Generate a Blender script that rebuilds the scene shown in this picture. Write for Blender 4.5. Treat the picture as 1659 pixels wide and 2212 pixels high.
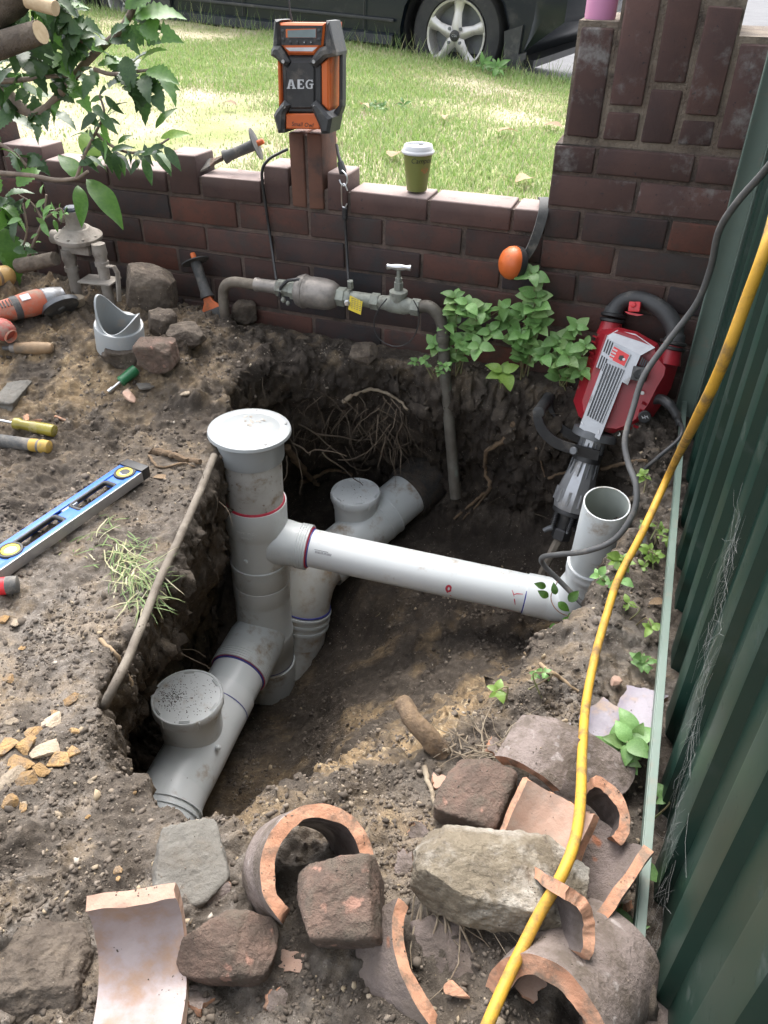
import bpy, bmesh, math, random
import numpy as np
from mathutils import Vector, Matrix, noise as mn
for o in list(bpy.data.objects): bpy.data.objects.remove(o)
SC = bpy.context.scene; COL = SC.collection
R_ = math.radians
# ---------------------------------------------------------------- camera
# phone camera held about 1.15 m over the yard, pitched 36 degrees down, fence on its right
CX, CY, FPX, CAMH = 829.5, 1106.0, 1684.0, 1.15
def _n(v): return v/np.linalg.norm(v)
_nad = np.array([(799-CX)/FPX, -(3409-CY)/FPX, -1.0]); _fen = np.array([(1566-CX)/FPX, (CY+135)/FPX, -1.0])
_Z = _n(-_nad); _Y = _n(_fen-_Z*(_fen@_Z)); _X = np.cross(_Y, _Z); ROT = np.array([_X, _Y, _Z]); CAMP = np.array([0, 0, CAMH])
cd = bpy.data.cameras.new('camera'); cam = bpy.data.objects.new('camera', cd); COL.objects.link(cam)
cd.sensor_fit = 'VERTICAL'; cd.sensor_height = 24.0; cd.lens = 24.0*FPX/2212.0; cd.clip_start = 0.02; cd.clip_end = 500
m4 = Matrix(ROT.tolist()).to_4x4(); m4.translation = Vector(CAMP); cam.matrix_world = m4; SC.camera = cam
# ---------------------------------------------------------------- sky, sun, exposure
W = bpy.data.worlds.new('World'); SC.world = W; W.use_nodes = True
wn = W.node_tree; wn.nodes.clear()
sky = wn.nodes.new('ShaderNodeTexSky'); sky.sky_type = 'NISHITA'; sky.sun_disc = False
SUN_EL, SUN_AZ = R_(58), R_(-22)      # azimuth from +Y (the street side), towards -X
sky.sun_elevation = SUN_EL; sky.sun_rotation = SUN_AZ; sky.air_density = 1.0; sky.dust_density = 4.0; sky.ozone_density = 1.0
hs = wn.nodes.new('ShaderNodeHueSaturation'); hs.inputs['Saturation'].default_value = 0.30
bg = wn.nodes.new('ShaderNodeBackground'); bg.inputs['Strength'].default_value = 0.15
wo = wn.nodes.new('ShaderNodeOutputWorld')
wn.links.new(sky.outputs[0], hs.inputs['Color']); wn.links.new(hs.outputs[0], bg.inputs[0]); wn.links.new(bg.outputs[0], wo.inputs[0])
sl = bpy.data.lights.new('sun', 'SUN'); sl.energy = 0.5; sl.angle = R_(60); sl.color = (1.0, 0.96, 0.9)
so = bpy.data.objects.new('sun', sl); COL.objects.link(so)
sd = Vector((math.sin(SUN_AZ)*math.cos(SUN_EL), math.cos(SUN_AZ)*math.cos(SUN_EL), math.sin(SUN_EL)))
so.rotation_euler = sd.to_track_quat('Z', 'Y').to_euler(); so.location = (0, 3, 8)
vs = SC.view_settings; vs.view_transform = 'Standard'; vs.look = 'None'; vs.gamma = 1; vs.exposure = 2.12; vs.use_curve_mapping = False
SC.render.engine = 'CYCLES'
# ---------------------------------------------------------------- measuring helpers (photo pixel of a 1659x2212 copy -> point on a real plane)
def ray(px, py): return ROT @ np.array([(px-CX)/FPX, -(py-CY)/FPX, -1.0])
def atz(px, py, z): d = ray(px, py); return Vector(CAMP+d*((z-CAMP[2])/d[2]))
def aty(px, py, y): d = ray(px, py); return Vector(CAMP+d*(y/d[1]))
def atx(px, py, x): d = ray(px, py); return Vector(CAMP+d*(x/d[0]))
def atd(px, py, t): return Vector(CAMP+ray(px, py)*t)
class Frame:
    """a real plane in the scene: origin, in-plane axes U (right) and V (up), normal N towards the viewer's side"""
    def __init__(s, o, U, V):
        s.o = Vector(o); s.U = Vector(U).normalized(); s.V = (Vector(V)-s.U*Vector(V).dot(s.U)).normalized(); s.N = s.U.cross(s.V)
    def uv(s, px, py):
        d = Vector(ray(px, py)); c = Vector(CAMP); t = (s.o-c).dot(s.N)/d.dot(s.N); p = c+d*t-s.o
        return (p.dot(s.U), p.dot(s.V))
    def mat(s):
        m = Matrix((s.U, s.V, s.N)).transposed().to_4x4(); m.translation = s.o; return m
# ---------------------------------------------------------------- numpy noise
_rng = np.random.RandomState(7)
_perm = _rng.permutation(256); _perm = np.concatenate([_perm, _perm, _perm]); _val = _rng.rand(256)*2-1
def vnoise(x, y, z):
    xi = np.floor(x).astype(int); yi = np.floor(y).astype(int); zi = np.floor(z).astype(int)
    xf = x-xi; yf = y-yi; zf = z-zi; s = lambda t: t*t*t*(t*(t*6-15)+10); u, v, w = s(xf), s(yf), s(zf)
    h = lambda a, b, c: _val[_perm[_perm[_perm[(xi+a) & 255]+((yi+b) & 255)]+((zi+c) & 255)]]
    l = lambda a, b, t: a+(b-a)*t
    return l(l(l(h(0,0,0),h(1,0,0),u), l(h(0,1,0),h(1,1,0),u), v), l(l(h(0,0,1),h(1,0,1),u), l(h(0,1,1),h(1,1,1),u), v), w)
def fbm(x, y, z, sc, oc=4, gain=.5, lac=2.03):
    a = 1.0; t = 0; r = 0; f = sc
    for i in range(oc):
        r = r+a*vnoise(x*f+13.7*i, y*f+7.1*i, z*f+3.3*i); t += a; a *= gain; f *= lac
    return r/t
def sstep(a, b, x): t = np.clip((x-a)/(b-a), 0, 1); return t*t*(3-2*t)
# ---------------------------------------------------------------- object helpers
def link(name, me, mats, parent=None, loc=None, smooth=None):
    o = bpy.data.objects.new(name, me); COL.objects.link(o)
    if mats is not None and len(me.materials) == 0:
        for m in (mats if isinstance(mats, (list, tuple)) else [mats]): me.materials.append(m)
    if parent is not None: o.parent = parent
    if loc is not None: o.location = loc
    if smooth is not None:
        me.polygons.foreach_set('use_smooth', [bool(smooth)]*len(me.polygons))
        if smooth and smooth is not True:
            try: me.set_sharp_from_angle(angle=R_(smooth))
            except Exception: pass
    return o
def tag(o, label=None, cat=None, group=None, kind=None):
    if label: o['label'] = label
    if cat: o['category'] = cat
    if group: o['group'] = group
    if kind: o['kind'] = kind
    return o
def thing(name, label, cat, loc=(0,0,0), group=None, mat=None):
    o = bpy.data.objects.new(name, None); COL.objects.link(o); o.empty_display_size = .05
    if mat is not None: o.matrix_world = mat
    else: o.location = loc
    return tag(o, label, cat, group)
class MB:
    """collects shapes, then builds ONE mesh"""
    def __init__(s): s.v = []; s.f = []; s.m = []
    def add(s, vs, fs, mi=0):
        b = len(s.v); s.v += [tuple(v) for v in vs]; s.f += [tuple(i+b for i in f) for f in fs]; s.m += [mi]*len(fs); return s
    def box(s, c, d, mi=0, rot=None):
        x, y, z = (k/2 for k in d); vs = [Vector((a*x, b*y, e*z)) for a in (-1,1) for b in (-1,1) for e in (-1,1)]
        if rot is not None: vs = [rot @ v for v in vs]
        c = Vector(c); return s.add([v+c for v in vs], [(0,1,3,2),(4,6,7,5),(0,4,5,1),(2,3,7,6),(0,2,6,4),(1,5,7,3)], mi)
    def prism(s, poly, z0, z1, mi=0, inset=0.0, fn=None, mtop=None):
        """polygon (u,v) extruded along local z; inset shrinks the top for a chamfer"""
        a = sum(poly[i][0]*poly[(i+1)%len(poly)][1]-poly[(i+1)%len(poly)][0]*poly[i][1] for i in range(len(poly)))
        if a < 0: poly = poly[::-1]
        n = len(poly); cx = sum(p[0] for p in poly)/n; cy = sum(p[1] for p in poly)/n
        if inset:
            ch = min(inset, abs(z1-z0)*.9); ins = []
            for i in range(n):
                p0, p1, p2 = Vector(poly[i-1]), Vector(poly[i]), Vector(poly[(i+1)%n]); e1 = (p1-p0).normalized(); e2 = (p2-p1).normalized()
                nn = Vector((-e1.y-e2.y, e1.x+e2.x)); L = nn.length; nn = nn/L if L > 1e-6 else Vector((0,0))
                k = inset/max(.4, (1+e1.dot(e2))/2)**.5; ins.append((p1.x+nn.x*k, p1.y+nn.y*k))
            vs = [(x,y,z0) for x,y in poly]+[(x,y,z1-ch) for x,y in poly]+[(x,y,z1) for x,y in ins]
        else: vs = [(x,y,z0) for x,y in poly]+[(x,y,z1) for x,y in poly]
        if fn: vs = [fn(v) for v in vs]
        k = len(vs)//n; fs = [tuple(range(n))[::-1]]
        for r in range(k-1): fs += [(r*n+i, r*n+(i+1)%n, (r+1)*n+(i+1)%n, (r+1)*n+i) for i in range(n)]
        s.add(vs, fs, mi); s.add(vs[-n:], [tuple(range(n))], mi if mtop is None else mtop); return s
    def lathe(s, p0, ax, prof, n=24, mi=0, cap=(True, True), a0=0.0, a1=2*math.pi):
        """profile [(t along axis, radius)] turned about the axis through p0"""
        p0 = Vector(p0); ax = Vector(ax).normalized(); q = ax.to_track_quat('Z', 'Y'); U = q @ Vector((1,0,0)); V = q @ Vector((0,1,0))
        full = abs(a1-a0-2*math.pi) < 1e-6; nn = n if full else n+1; vs = []
        for t, r in prof:
            for i in range(nn):
                a = a0+(a1-a0)*i/n; vs.append(p0+ax*t+(U*math.cos(a)+V*math.sin(a))*r)
        fs = []
        for k in range(len(prof)-1):
            for i in range(n): j = (i+1) % nn; fs.append((k*nn+i, k*nn+j, (k+1)*nn+j, (k+1)*nn+i))
        if full and cap[0]: fs.append(tuple(range(nn))[::-1])
        if full and cap[1]: fs.append(tuple(range((len(prof)-1)*nn, len(prof)*nn)))
        return s.add(vs, fs, mi)
    def tube(s, pts, r, n=10, mi=0, cap=True, wob=0, seed=0, flat=1.0, up=None):
        """tube along a polyline; r number or list"""
        P = [Vector(p) for p in pts]; k = len(P); rs = r if isinstance(r, (list, tuple)) else [r]*k; vs = []
        rr = random.Random(seed); T = [(P[min(i+1,k-1)]-P[max(i-1,0)]).normalized() for i in range(k)]
        ref = Vector(up) if up is not None else (Vector((0,0,1)) if abs(T[0].z) < .9 else Vector((1,0,0)))
        U = (ref-T[0]*ref.dot(T[0])).normalized()
        for i in range(k):
            U = (U-T[i]*U.dot(T[i])).normalized(); V = T[i].cross(U)
            for j in range(n):
                a = 2*math.pi*j/n; w = 1+wob*(rr.random()-.5); vs.append(P[i]+(U*math.cos(a)*flat+V*math.sin(a))*rs[i]*w)
        fs = [(i*n+j, i*n+(j+1)%n, (i+1)*n+(j+1)%n, (i+1)*n+j) for i in range(k-1) for j in range(n)]
        if cap: fs += [tuple(range(n))[::-1], tuple(range((k-1)*n, k*n))]
        return s.add(vs, fs, mi)
    def ball(s, c, d, n=12, mi=0, rot=None):
        vs = []; fs = []; m = n//2; c = Vector(c)
        for i in range(m+1):
            th = math.pi*i/m
            for j in range(n):
                a = 2*math.pi*j/n; v = Vector((math.sin(th)*math.cos(a)*d[0]/2, math.sin(th)*math.sin(a)*d[1]/2, math.cos(th)*d[2]/2))
                vs.append((rot @ v if rot else v)+c)
        fs = [(i*n+j, (i+1)*n+j, (i+1)*n+(j+1)%n, i*n+(j+1)%n) for i in range(m) for j in range(n)]
        return s.add(vs, fs, mi)
    def mesh(s, name):
        me = bpy.data.meshes.new(name); me.from_pydata(s.v, [], s.f); me.polygons.foreach_set('material_index', s.m); me.update(); return me
    def build(s, name, mats, parent=None, smooth=35, bevel=0, loc=None, keep=True):
        me = s.mesh(name); o = link(name, me, mats, parent, loc)
        if bevel:
            bm = bmesh.new(); bm.from_mesh(me); bmesh.ops.remove_doubles(bm, verts=bm.verts, dist=1e-6)
            ed = [e for e in bm.edges if e.is_manifold and e.calc_face_angle(0) > .5]
            bmesh.ops.bevel(bm, geom=ed, offset=bevel, segments=2, affect='EDGES', profile=.6, clamp_overlap=True)
            bm.to_mesh(me); bm.free()
        if smooth:
            me.polygons.foreach_set('use_smooth', [True]*len(me.polygons))
            try: me.set_sharp_from_angle(angle=R_(smooth))
            except Exception: pass
        return o
def smoothpath(pts, n=8):
    """Catmull-Rom through the points"""
    P = [Vector(p) for p in pts]; P = [P[0]*2-P[1]]+P+[P[-1]*2-P[-2]]; out = []
    for i in range(1, len(P)-2):
        for k in range(n):
            t = k/n; a, b, c, d = P[i-1], P[i], P[i+1], P[i+2]
            out.append(((b*2)+(c-a)*t+(a*2-b*5+c*4-d)*t*t+(b*3-a-c*3+d)*t*t*t)/2)
    out.append(P[-2]); return out
def text_poly(body, size, extrude=.0006, shear=0.0, space=1.0):
    """letter meshes (verts, faces) of a line of text, centred at the origin in its plane"""
    cu = bpy.data.curves.new('text', 'FONT'); cu.body = body; cu.size = size; cu.extrude = extrude; cu.align_x = 'CENTER'; cu.align_y = 'CENTER'; cu.shear = shear; cu.space_character = space; cu.resolution_u = 3
    o = bpy.data.objects.new('text', cu); COL.objects.link(o); dg = bpy.context.evaluated_depsgraph_get(); dg.update()
    me = bpy.data.meshes.new_from_object(o.evaluated_get(dg)); vs = [v.co.copy() for v in me.vertices]; fs = [tuple(p.vertices) for p in me.polygons]
    bpy.data.objects.remove(o); bpy.data.curves.remove(cu); bpy.data.meshes.remove(me); return vs, fs
# ---------------------------------------------------------------- materials (all procedural)
def pmat(name, c1, c2=None, scale=20., rough=.6, metal=0., bump=.0, bscale=80., dirt=None, damt=.5, dscale=12., spec=.5, rnd=0., trans=0., coat=0., spk=None, spkamt=.6, spkscale=200., aniso=None, dup=0.0):
    """noise mix of two colours + soft dirt patches + fine speckle + bump; pattern is shifted per object"""
    m = bpy.data.materials.new(name); m.use_nodes = True; nt = m.node_tree; N = nt.nodes; L = nt.links; N.clear()
    out = N.new('ShaderNodeOutputMaterial'); b = N.new('ShaderNodeBsdfPrincipled'); L.new(b.outputs[0], out.inputs[0])
    b.inputs['Roughness'].default_value = rough; b.inputs['Metallic'].default_value = metal; b.inputs['Specular IOR Level'].default_value = spec
    if coat: b.inputs['Coat Weight'].default_value = coat; b.inputs['Coat Roughness'].default_value = .12
    tc = N.new('ShaderNodeTexCoord'); oi = N.new('ShaderNodeObjectInfo'); ad = N.new('ShaderNodeVectorMath'); ad.operation = 'MULTIPLY_ADD'
    L.new(oi.outputs['Random'], ad.inputs[0]); ad.inputs[1].default_value = (17, 31, 23); L.new(tc.outputs['Object'], ad.inputs[2]); vec = ad.outputs[0]
    if aniso:
        mp = N.new('ShaderNodeVectorMath'); mp.operation = 'MULTIPLY'; mp.inputs[1].default_value = aniso; L.new(vec, mp.inputs[0]); vec = mp.outputs[0]
    def noise(sc, det=5, ro=.6):
        n = N.new('ShaderNodeTexNoise'); n.inputs['Scale'].default_value = sc; n.inputs['Detail'].default_value = det; n.inputs['Roughness'].default_value = ro; L.new(vec, n.inputs['Vector']); return n
    def ramp(a, b_, src):
        r = N.new('ShaderNodeMapRange'); r.inputs[1].default_value = a; r.inputs[2].default_value = b_; L.new(src, r.inputs[0]); r.interpolation_type = 'SMOOTHSTEP'; return r.outputs[0]
    def mix(fac, a, bcol):
        x = N.new('ShaderNodeMix'); x.data_type = 'RGBA'
        if isinstance(fac, float): x.inputs[0].default_value = fac
        else: L.new(fac, x.inputs[0])
        for s, v in ((6, a), (7, bcol)):
            if isinstance(v, tuple): x.inputs[s].default_value = (*v[:3], 1)
            else: L.new(v, x.inputs[s])
        return x.outputs[2]
    c = mix(ramp(.33, .67, noise(scale).outputs[0]), tuple(c1), tuple(c2 or [k*.8 for k in c1]))
    if rnd:
        hv = N.new('ShaderNodeHueSaturation'); mr = N.new('ShaderNodeMapRange'); mr.inputs[3].default_value = 1-rnd; mr.inputs[4].default_value = 1+rnd
        L.new(oi.outputs['Random'], mr.inputs[0]); L.new(mr.outputs[0], hv.inputs['Value']); L.new(c, hv.inputs['Color']); c = hv.outputs[0]
    if spk: c = mix(ramp(.72-spkamt*.2, .76-spkamt*.2+.04, noise(spkscale, 2, .5).outputs[0]), c, spk)
    if dirt:
        d = ramp(.62-damt*.35, .80-damt*.25, noise(dscale, 8, .68).outputs[0])
        if dup:      # dust that has settled on faces that look up
            ge = N.new('ShaderNodeNewGeometry'); sx = N.new('ShaderNodeSeparateXYZ'); L.new(ge.outputs['Normal'], sx.inputs[0])
            u = N.new('ShaderNodeMath'); u.operation = 'MULTIPLY_ADD'; L.new(sx.outputs[2], u.inputs[0]); u.inputs[1].default_value = dup; u.inputs[2].default_value = 1-dup; u.use_clamp = True
            mu = N.new('ShaderNodeMath'); mu.operation = 'MULTIPLY'; L.new(d, mu.inputs[0]); L.new(u.outputs[0], mu.inputs[1]); d = mu.outputs[0]
        c = mix(d, c, dirt); rr = N.new('ShaderNodeMix'); L.new(d, rr.inputs[0]); rr.inputs[2].default_value = rough; rr.inputs[3].default_value = .9; L.new(rr.outputs[0], b.inputs['Roughness'])
        if metal: mm = N.new('ShaderNodeMix'); L.new(d, mm.inputs[0]); mm.inputs[2].default_value = metal; mm.inputs[3].default_value = 0; L.new(mm.outputs[0], b.inputs['Metallic'])
    L.new(c, b.inputs['Base Color'])
    if bump:
        bp = N.new('ShaderNodeBump'); bp.inputs['Strength'].default_value = min(1, bump); bp.inputs['Distance'].default_value = .004 if bump < .65 else .009; L.new(noise(bscale, 7, .65).outputs[0], bp.inputs['Height']); L.new(bp.outputs[0], b.inputs['Normal'])
    if trans:
        t = N.new('ShaderNodeBsdfTranslucent'); L.new(c, t.inputs[0]); ms = N.new('ShaderNodeMixShader'); ms.inputs[0].default_value = trans
        L.new(b.outputs[0], ms.inputs[1]); L.new(t.outputs[0], ms.inputs[2]); L.new(ms.outputs[0], out.inputs[0])
    return m
MUD = (.075, .058, .043); DUST = (.30, .255, .205)
M = {}
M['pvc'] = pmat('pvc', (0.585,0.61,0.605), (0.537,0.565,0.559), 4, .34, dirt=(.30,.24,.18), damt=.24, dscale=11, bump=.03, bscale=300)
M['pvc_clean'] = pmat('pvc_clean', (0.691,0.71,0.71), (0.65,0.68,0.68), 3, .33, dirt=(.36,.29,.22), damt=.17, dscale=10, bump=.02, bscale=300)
M['pvc_old'] = pmat('pvc_old', (0.505,0.501,0.478), (0.425,0.415,0.388), 9, .5, dirt=(.27,.21,.15), damt=.42, dscale=16, bump=.05, bscale=200, spk=(.22,.17,.13), spkamt=.45, spkscale=60)
M['pvc_muddy'] = pmat('pvc_muddy', (0.53,0.541,0.522), (0.474,0.465,0.426), 6, .42, dirt=(.33,.25,.17), damt=.48, dscale=10, bump=.05, bscale=200)
M['lid'] = pmat('lid', (0.318,0.334,0.336), (0.297,0.315,0.318), 5, .36, dirt=(.42,.36,.30), damt=.17, dscale=14, bump=.02, bscale=250)  # same plastic as the pipes, colour darkened to offset strong sky light on the lid
M['lid_lightened'] = pmat('lid_lightened', (0.684,0.704,0.704), (0.643,0.668,0.668), 5, .4, dirt=(.45,.40,.34), damt=.2, dscale=16, bump=.02, bscale=250)  # same plastic for the caps, colour lightened to offset the shade in the pit
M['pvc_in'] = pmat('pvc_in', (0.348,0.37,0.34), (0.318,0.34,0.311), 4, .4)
M['glue_red'] = pmat('glue_red', (.55,.04,.07), (.42,.03,.06), 40, .4)
M['glue_blue'] = pmat('glue_blue', (.04,.045,.22), (.07,.08,.32), 60, .4)
M['print'] = pmat('print', (.08,.08,.10), (.14,.14,.16), 90, .6)
M['soilbit'] = pmat('soilbit', (.055,.042,.03), (.10,.08,.055), 60, .95, bump=.5, bscale=200, rnd=.35)
M['brick'] = pmat('brick', (0.07,0.0354,0.0281), (0.0457,0.0255,0.0219), 7, .82, bump=.5, bscale=130, dirt=(.045,.037,.034), damt=.5, dscale=14, rnd=.0, spk=(.035,.028,.027), spkamt=.35, spkscale=110)
def brick_mat():
    m = M['brick']; nt = m.node_tree; N = nt.nodes; L = nt.links
    oi = [n for n in N if n.bl_idname == 'ShaderNodeObjectInfo'][0]; b = [n for n in N if n.bl_idname == 'ShaderNodeBsdfPrincipled'][0]
    src = b.inputs['Base Color'].links[0].from_socket
    cr = N.new('ShaderNodeValToRGB'); cr.color_ramp.interpolation = 'CONSTANT'; e = cr.color_ramp.elements
    cols = [(0,(1.0,1.0,1.0)),(.16,(1.3,1.05,.95)),(.30,(.72,.80,.88)),(.44,(1.5,1.08,.88)),(.56,(.85,.92,1.0)),(.70,(.55,.72,.88)),(.80,(1.2,1.1,1.08)),(.90,(.78,.74,.74))]
    for i, (p, c) in enumerate(cols):
        el = e[i] if i < 2 else e.new(p); el.position = p; el.color = (*c, 1)
    L.new(oi.outputs['Random'], cr.inputs[0]); mx = N.new('ShaderNodeMix'); mx.data_type = 'RGBA'; mx.blend_type = 'MULTIPLY'; mx.inputs[0].default_value = 1
    L.new(src, mx.inputs[6]); L.new(cr.outputs[0], mx.inputs[7]); L.new(mx.outputs[2], b.inputs['Base Color'])
brick_mat()
M['brick_pale'] = pmat('brick_pale', (0.0915,0.0487,0.0406), (0.0643,0.0371,0.0338), 8, .85, bump=.35, bscale=120, dirt=(.20,.19,.18), damt=.28, dscale=11, rnd=.3, spk=(.04,.03,.03), spkamt=.3, spkscale=90)
M['mortar'] = pmat('mortar', (0.149,0.106,0.0872), (0.0872,0.0655,0.0543), 14, .95, bump=.8, bscale=160, dirt=(.055,.045,.038), damt=.4, dscale=7)
M['mortar_pale'] = pmat('mortar_pale', (0.247,0.201,0.156), (0.156,0.119,0.0918), 12, .95, bump=.9, bscale=140, dirt=(.07,.055,.045), damt=.4, dscale=9)
M['terra'] = pmat('terra', (.55,.30,.19), (.45,.22,.13), 30, .9, bump=.6, bscale=150, dirt=(.20,.145,.105), damt=.52, dscale=34)
M['terra_pale'] = pmat('terra_pale', (0.444,0.293,0.221), (0.38,0.238,0.175), 18, .9, bump=.4, bscale=120, dirt=(.40,.31,.25), damt=.4, dscale=10)
M['clay_out'] = pmat('clay_out', (.23,.185,.165), (.15,.118,.10), 22, .85, bump=.7, bscale=110, dirt=(.115,.09,.07), damt=.55, dscale=22, spk=(.33,.29,.27), spkamt=.42, spkscale=46)
M['clay_muddy'] = pmat('clay_muddy', (.19,.15,.135), (.12,.095,.08), 18, .85, bump=.7, bscale=110, dirt=(.21,.165,.135), damt=.42, dscale=10, spk=(.32,.13,.07), spkamt=.25, spkscale=26)
M['clay_glaze'] = pmat('clay_glaze', (0.327,0.27,0.258), (0.27,0.226,0.233), 14, .42, bump=.25, bscale=70, dirt=(.30,.20,.14), damt=.55, dscale=14)
M['clay_dark'] = pmat('clay_dark', (.085,.07,.065), (.12,.10,.095), 10, .35, bump=.35, bscale=60, dirt=(.06,.045,.035), damt=.5, dscale=9)
M['clay_purple'] = pmat('clay_purple', (0.216,0.188,0.22), (0.16,0.14,0.172), 16, .4, bump=.3, bscale=80, dirt=(.36,.27,.2), damt=.4, dscale=18)
M['rock_dark'] = pmat('rock_dark', (.12,.096,.074), (.065,.05,.038), 30, .95, bump=1.0, bscale=70, dirt=(.17,.135,.10), damt=.3, dscale=22, spk=(.3,.24,.17), spkamt=.18, spkscale=90)
M['rock_red'] = pmat('rock_red', (.175,.115,.088), (.10,.07,.054), 28, .95, bump=1., bscale=120, dirt=(.115,.09,.068), damt=.58, dscale=26, spk=(.34,.19,.14), spkamt=.4, spkscale=40)
M['rock_grey'] = pmat('rock_grey', (.165,.155,.135), (.12,.112,.098), 12, .9, bump=.7, bscale=60, dirt=(.11,.09,.068), damt=.35, dscale=10)
M['sandstone'] = pmat('sandstone', (0.23,0.191,0.136), (0.149,0.121,0.085), 22, .92, bump=.9, bscale=110, dirt=(.42,.39,.34), damt=.5, dscale=12, dup=.9, spk=(.12,.095,.07), spkamt=.3, spkscale=70)
M['chip'] = pmat('chip', (.44,.27,.11), (.34,.22,.115), 50, .95, bump=1., bscale=190, dirt=(.22,.175,.13), damt=.45, dscale=40, rnd=.25)
M['chip_pale'] = pmat('chip_pale', (.42,.34,.25), (.32,.26,.19), 22, .95, bump=.8, bscale=150, rnd=.3)
M['root'] = pmat('root', (.23,.155,.09), (.14,.095,.06), 40, .9, bump=.8, bscale=130, dirt=(.09,.065,.045), damt=.4, dscale=22)
M['root_fine'] = pmat('root_fine', (0.118,0.0899,0.062), (0.0744,0.0558,0.0403), 30, .9)
M['root_pale'] = pmat('root_pale', (.30,.25,.18), (.22,.17,.12), 30, .9, dirt=(.12,.09,.06), damt=.4, dscale=20)
M['twig'] = pmat('twig', (.36,.26,.16), (.25,.18,.11), 40, .85, bump=.4, bscale=150)
M['bark'] = pmat('bark', (.145,.115,.085), (.085,.066,.05), 22, .9, bump=.9, bscale=90)
M['branch'] = pmat('branch', (.24,.185,.14), (.15,.115,.09), 30, .85, bump=.5, bscale=110)
M['cutwood'] = pmat('cutwood', (.58,.45,.28), (.47,.34,.2), 40, .85, bump=.3, bscale=120)
M['leaf_dark'] = pmat('leaf_dark', (0.0518,0.109,0.029), (0.0331,0.0776,0.0228), 12, .38, trans=.28, rnd=.35)
M['leaf_mid'] = pmat('leaf_mid', (.105,.23,.04), (.075,.18,.032), 14, .4, trans=.35, rnd=.3)
M['leaf_weed'] = pmat('leaf_weed', (0.188,0.345,0.105), (0.135,0.277,0.078), 16, .45, trans=.25, rnd=.25)
M['leaf_light'] = pmat('leaf_light', (.26,.40,.085), (.20,.33,.07), 14, .42, trans=.35, rnd=.2)
M['stem'] = pmat('stem', (.16,.20,.075), (.17,.12,.07), 30, .6)
M['deadleaf'] = pmat('deadleaf', (.36,.25,.15), (.25,.17,.1), 20, .8, rnd=.3, trans=.2)
M['steel'] = pmat('steel', (.55,.55,.55), (.48,.48,.48), 30, .28, 1.0, dirt=(.2,.17,.14), damt=.25, dscale=20)
M['alu'] = pmat('alu', (0.37,0.377,0.389), (0.333,0.337,0.348), 22, .38, .75, bump=.12, bscale=220, dirt=(.24,.22,.20), damt=.25, dscale=14)
M['alu_dark'] = pmat('alu_dark', (.16,.165,.175), (.12,.125,.13), 20, .5, .5)
M['brass'] = pmat('brass', (.27,.245,.22), (.20,.185,.17), 24, .5, .55, bump=.35, bscale=120, dirt=(.13,.12,.105), damt=.42, dscale=14)
M['verdigris'] = pmat('verdigris', (.27,.285,.245), (.19,.20,.175), 26, .6, .25, bump=.4, bscale=110, dirt=(.10,.088,.072), damt=.42, dscale=16)
M['copper_old'] = pmat('copper_old', (.135,.125,.105), (.085,.075,.062), 16, .6, .3, bump=.5, bscale=90, dirt=(.19,.24,.21), damt=.22, dscale=14)
M['copper_muddy'] = pmat('copper_muddy', (.17,.145,.115), (.11,.09,.07), 16, .75, .1, bump=.6, bscale=90, dirt=(.24,.21,.17), damt=.35, dscale=12)
M['castgrey'] = pmat('castgrey', (.30,.27,.235), (.22,.195,.165), 14, .8, .1, bump=.5, bscale=120, dirt=(.13,.105,.085), damt=.4, dscale=12)
M['black'] = pmat('black', (.016,.016,.017), (.026,.026,.027), 20, .45, bump=.15, bscale=200, dirt=(.12,.105,.09), damt=.16, dscale=14)
M['rubber'] = pmat('rubber', (.045,.046,.047), (.032,.033,.034), 20, .55, bump=.15, bscale=220, dirt=(.17,.155,.135), damt=.22, dscale=16)
M['rubber_dusty'] = pmat('rubber_dusty', (.085,.085,.083), (.055,.055,.054), 18, .7, bump=.2, bscale=200, dirt=(.2,.18,.155), damt=.42, dscale=20)
M['cable_grey'] = pmat('cable_grey', (.115,.115,.115), (.085,.085,.085), 14, .5, dirt=(.2,.185,.165), damt=.3, dscale=20)
M['cable_black'] = pmat('cable_black', (.035,.036,.038), (.05,.05,.052), 14, .45, dirt=(.15,.135,.12), damt=.2, dscale=20)
M['cable_yellow'] = pmat('cable_yellow', (.60,.33,.03), (.50,.27,.028), 9, .6, dirt=(.20,.125,.05), damt=.45, dscale=26, bump=.1, bscale=200)
M['orange'] = pmat('orange', (0.595,0.132,0.0255), (0.51,0.102,0.0213), 10, .45, dirt=(.26,.12,.06), damt=.22, dscale=16)
M['orange_dusty'] = pmat('orange_dusty', (.46,.115,.06), (.38,.10,.055), 12, .6, dirt=(.30,.23,.175), damt=.52, dscale=24, bump=.1, bscale=160)
M['red'] = pmat('red', (.34,.018,.028), (.28,.014,.022), 12, .36, dirt=(.20,.10,.08), damt=.2, dscale=14)
M['red_bright'] = pmat('red_bright', (.62,.022,.03), (.55,.018,.025), 12, .35, dirt=(.28,.14,.1), damt=.2, dscale=16)
M['decal_red'] = pmat('decal_red', (.62,.03,.03), (.55,.025,.025), 12, .3)
M['white'] = pmat('white', (0.581,0.589,0.596), (0.544,0.551,0.567), 8, .4)
M['screen'] = pmat('screen', (.22,.27,.27), (.17,.21,.215), 10, .12)
M['silver_print'] = pmat('silver_print', (.56,.57,.58), (.48,.49,.5), 40, .4, .3)
M['blue'] = pmat('blue', (.025,.14,.58), (.02,.11,.50), 10, .38, dirt=(.16,.2,.3), damt=.14, dscale=14)
M['yellow'] = pmat('yellow', (.78,.60,.04), (.7,.53,.035), 12, .45, dirt=(.4,.32,.12), damt=.2, dscale=20)
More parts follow.
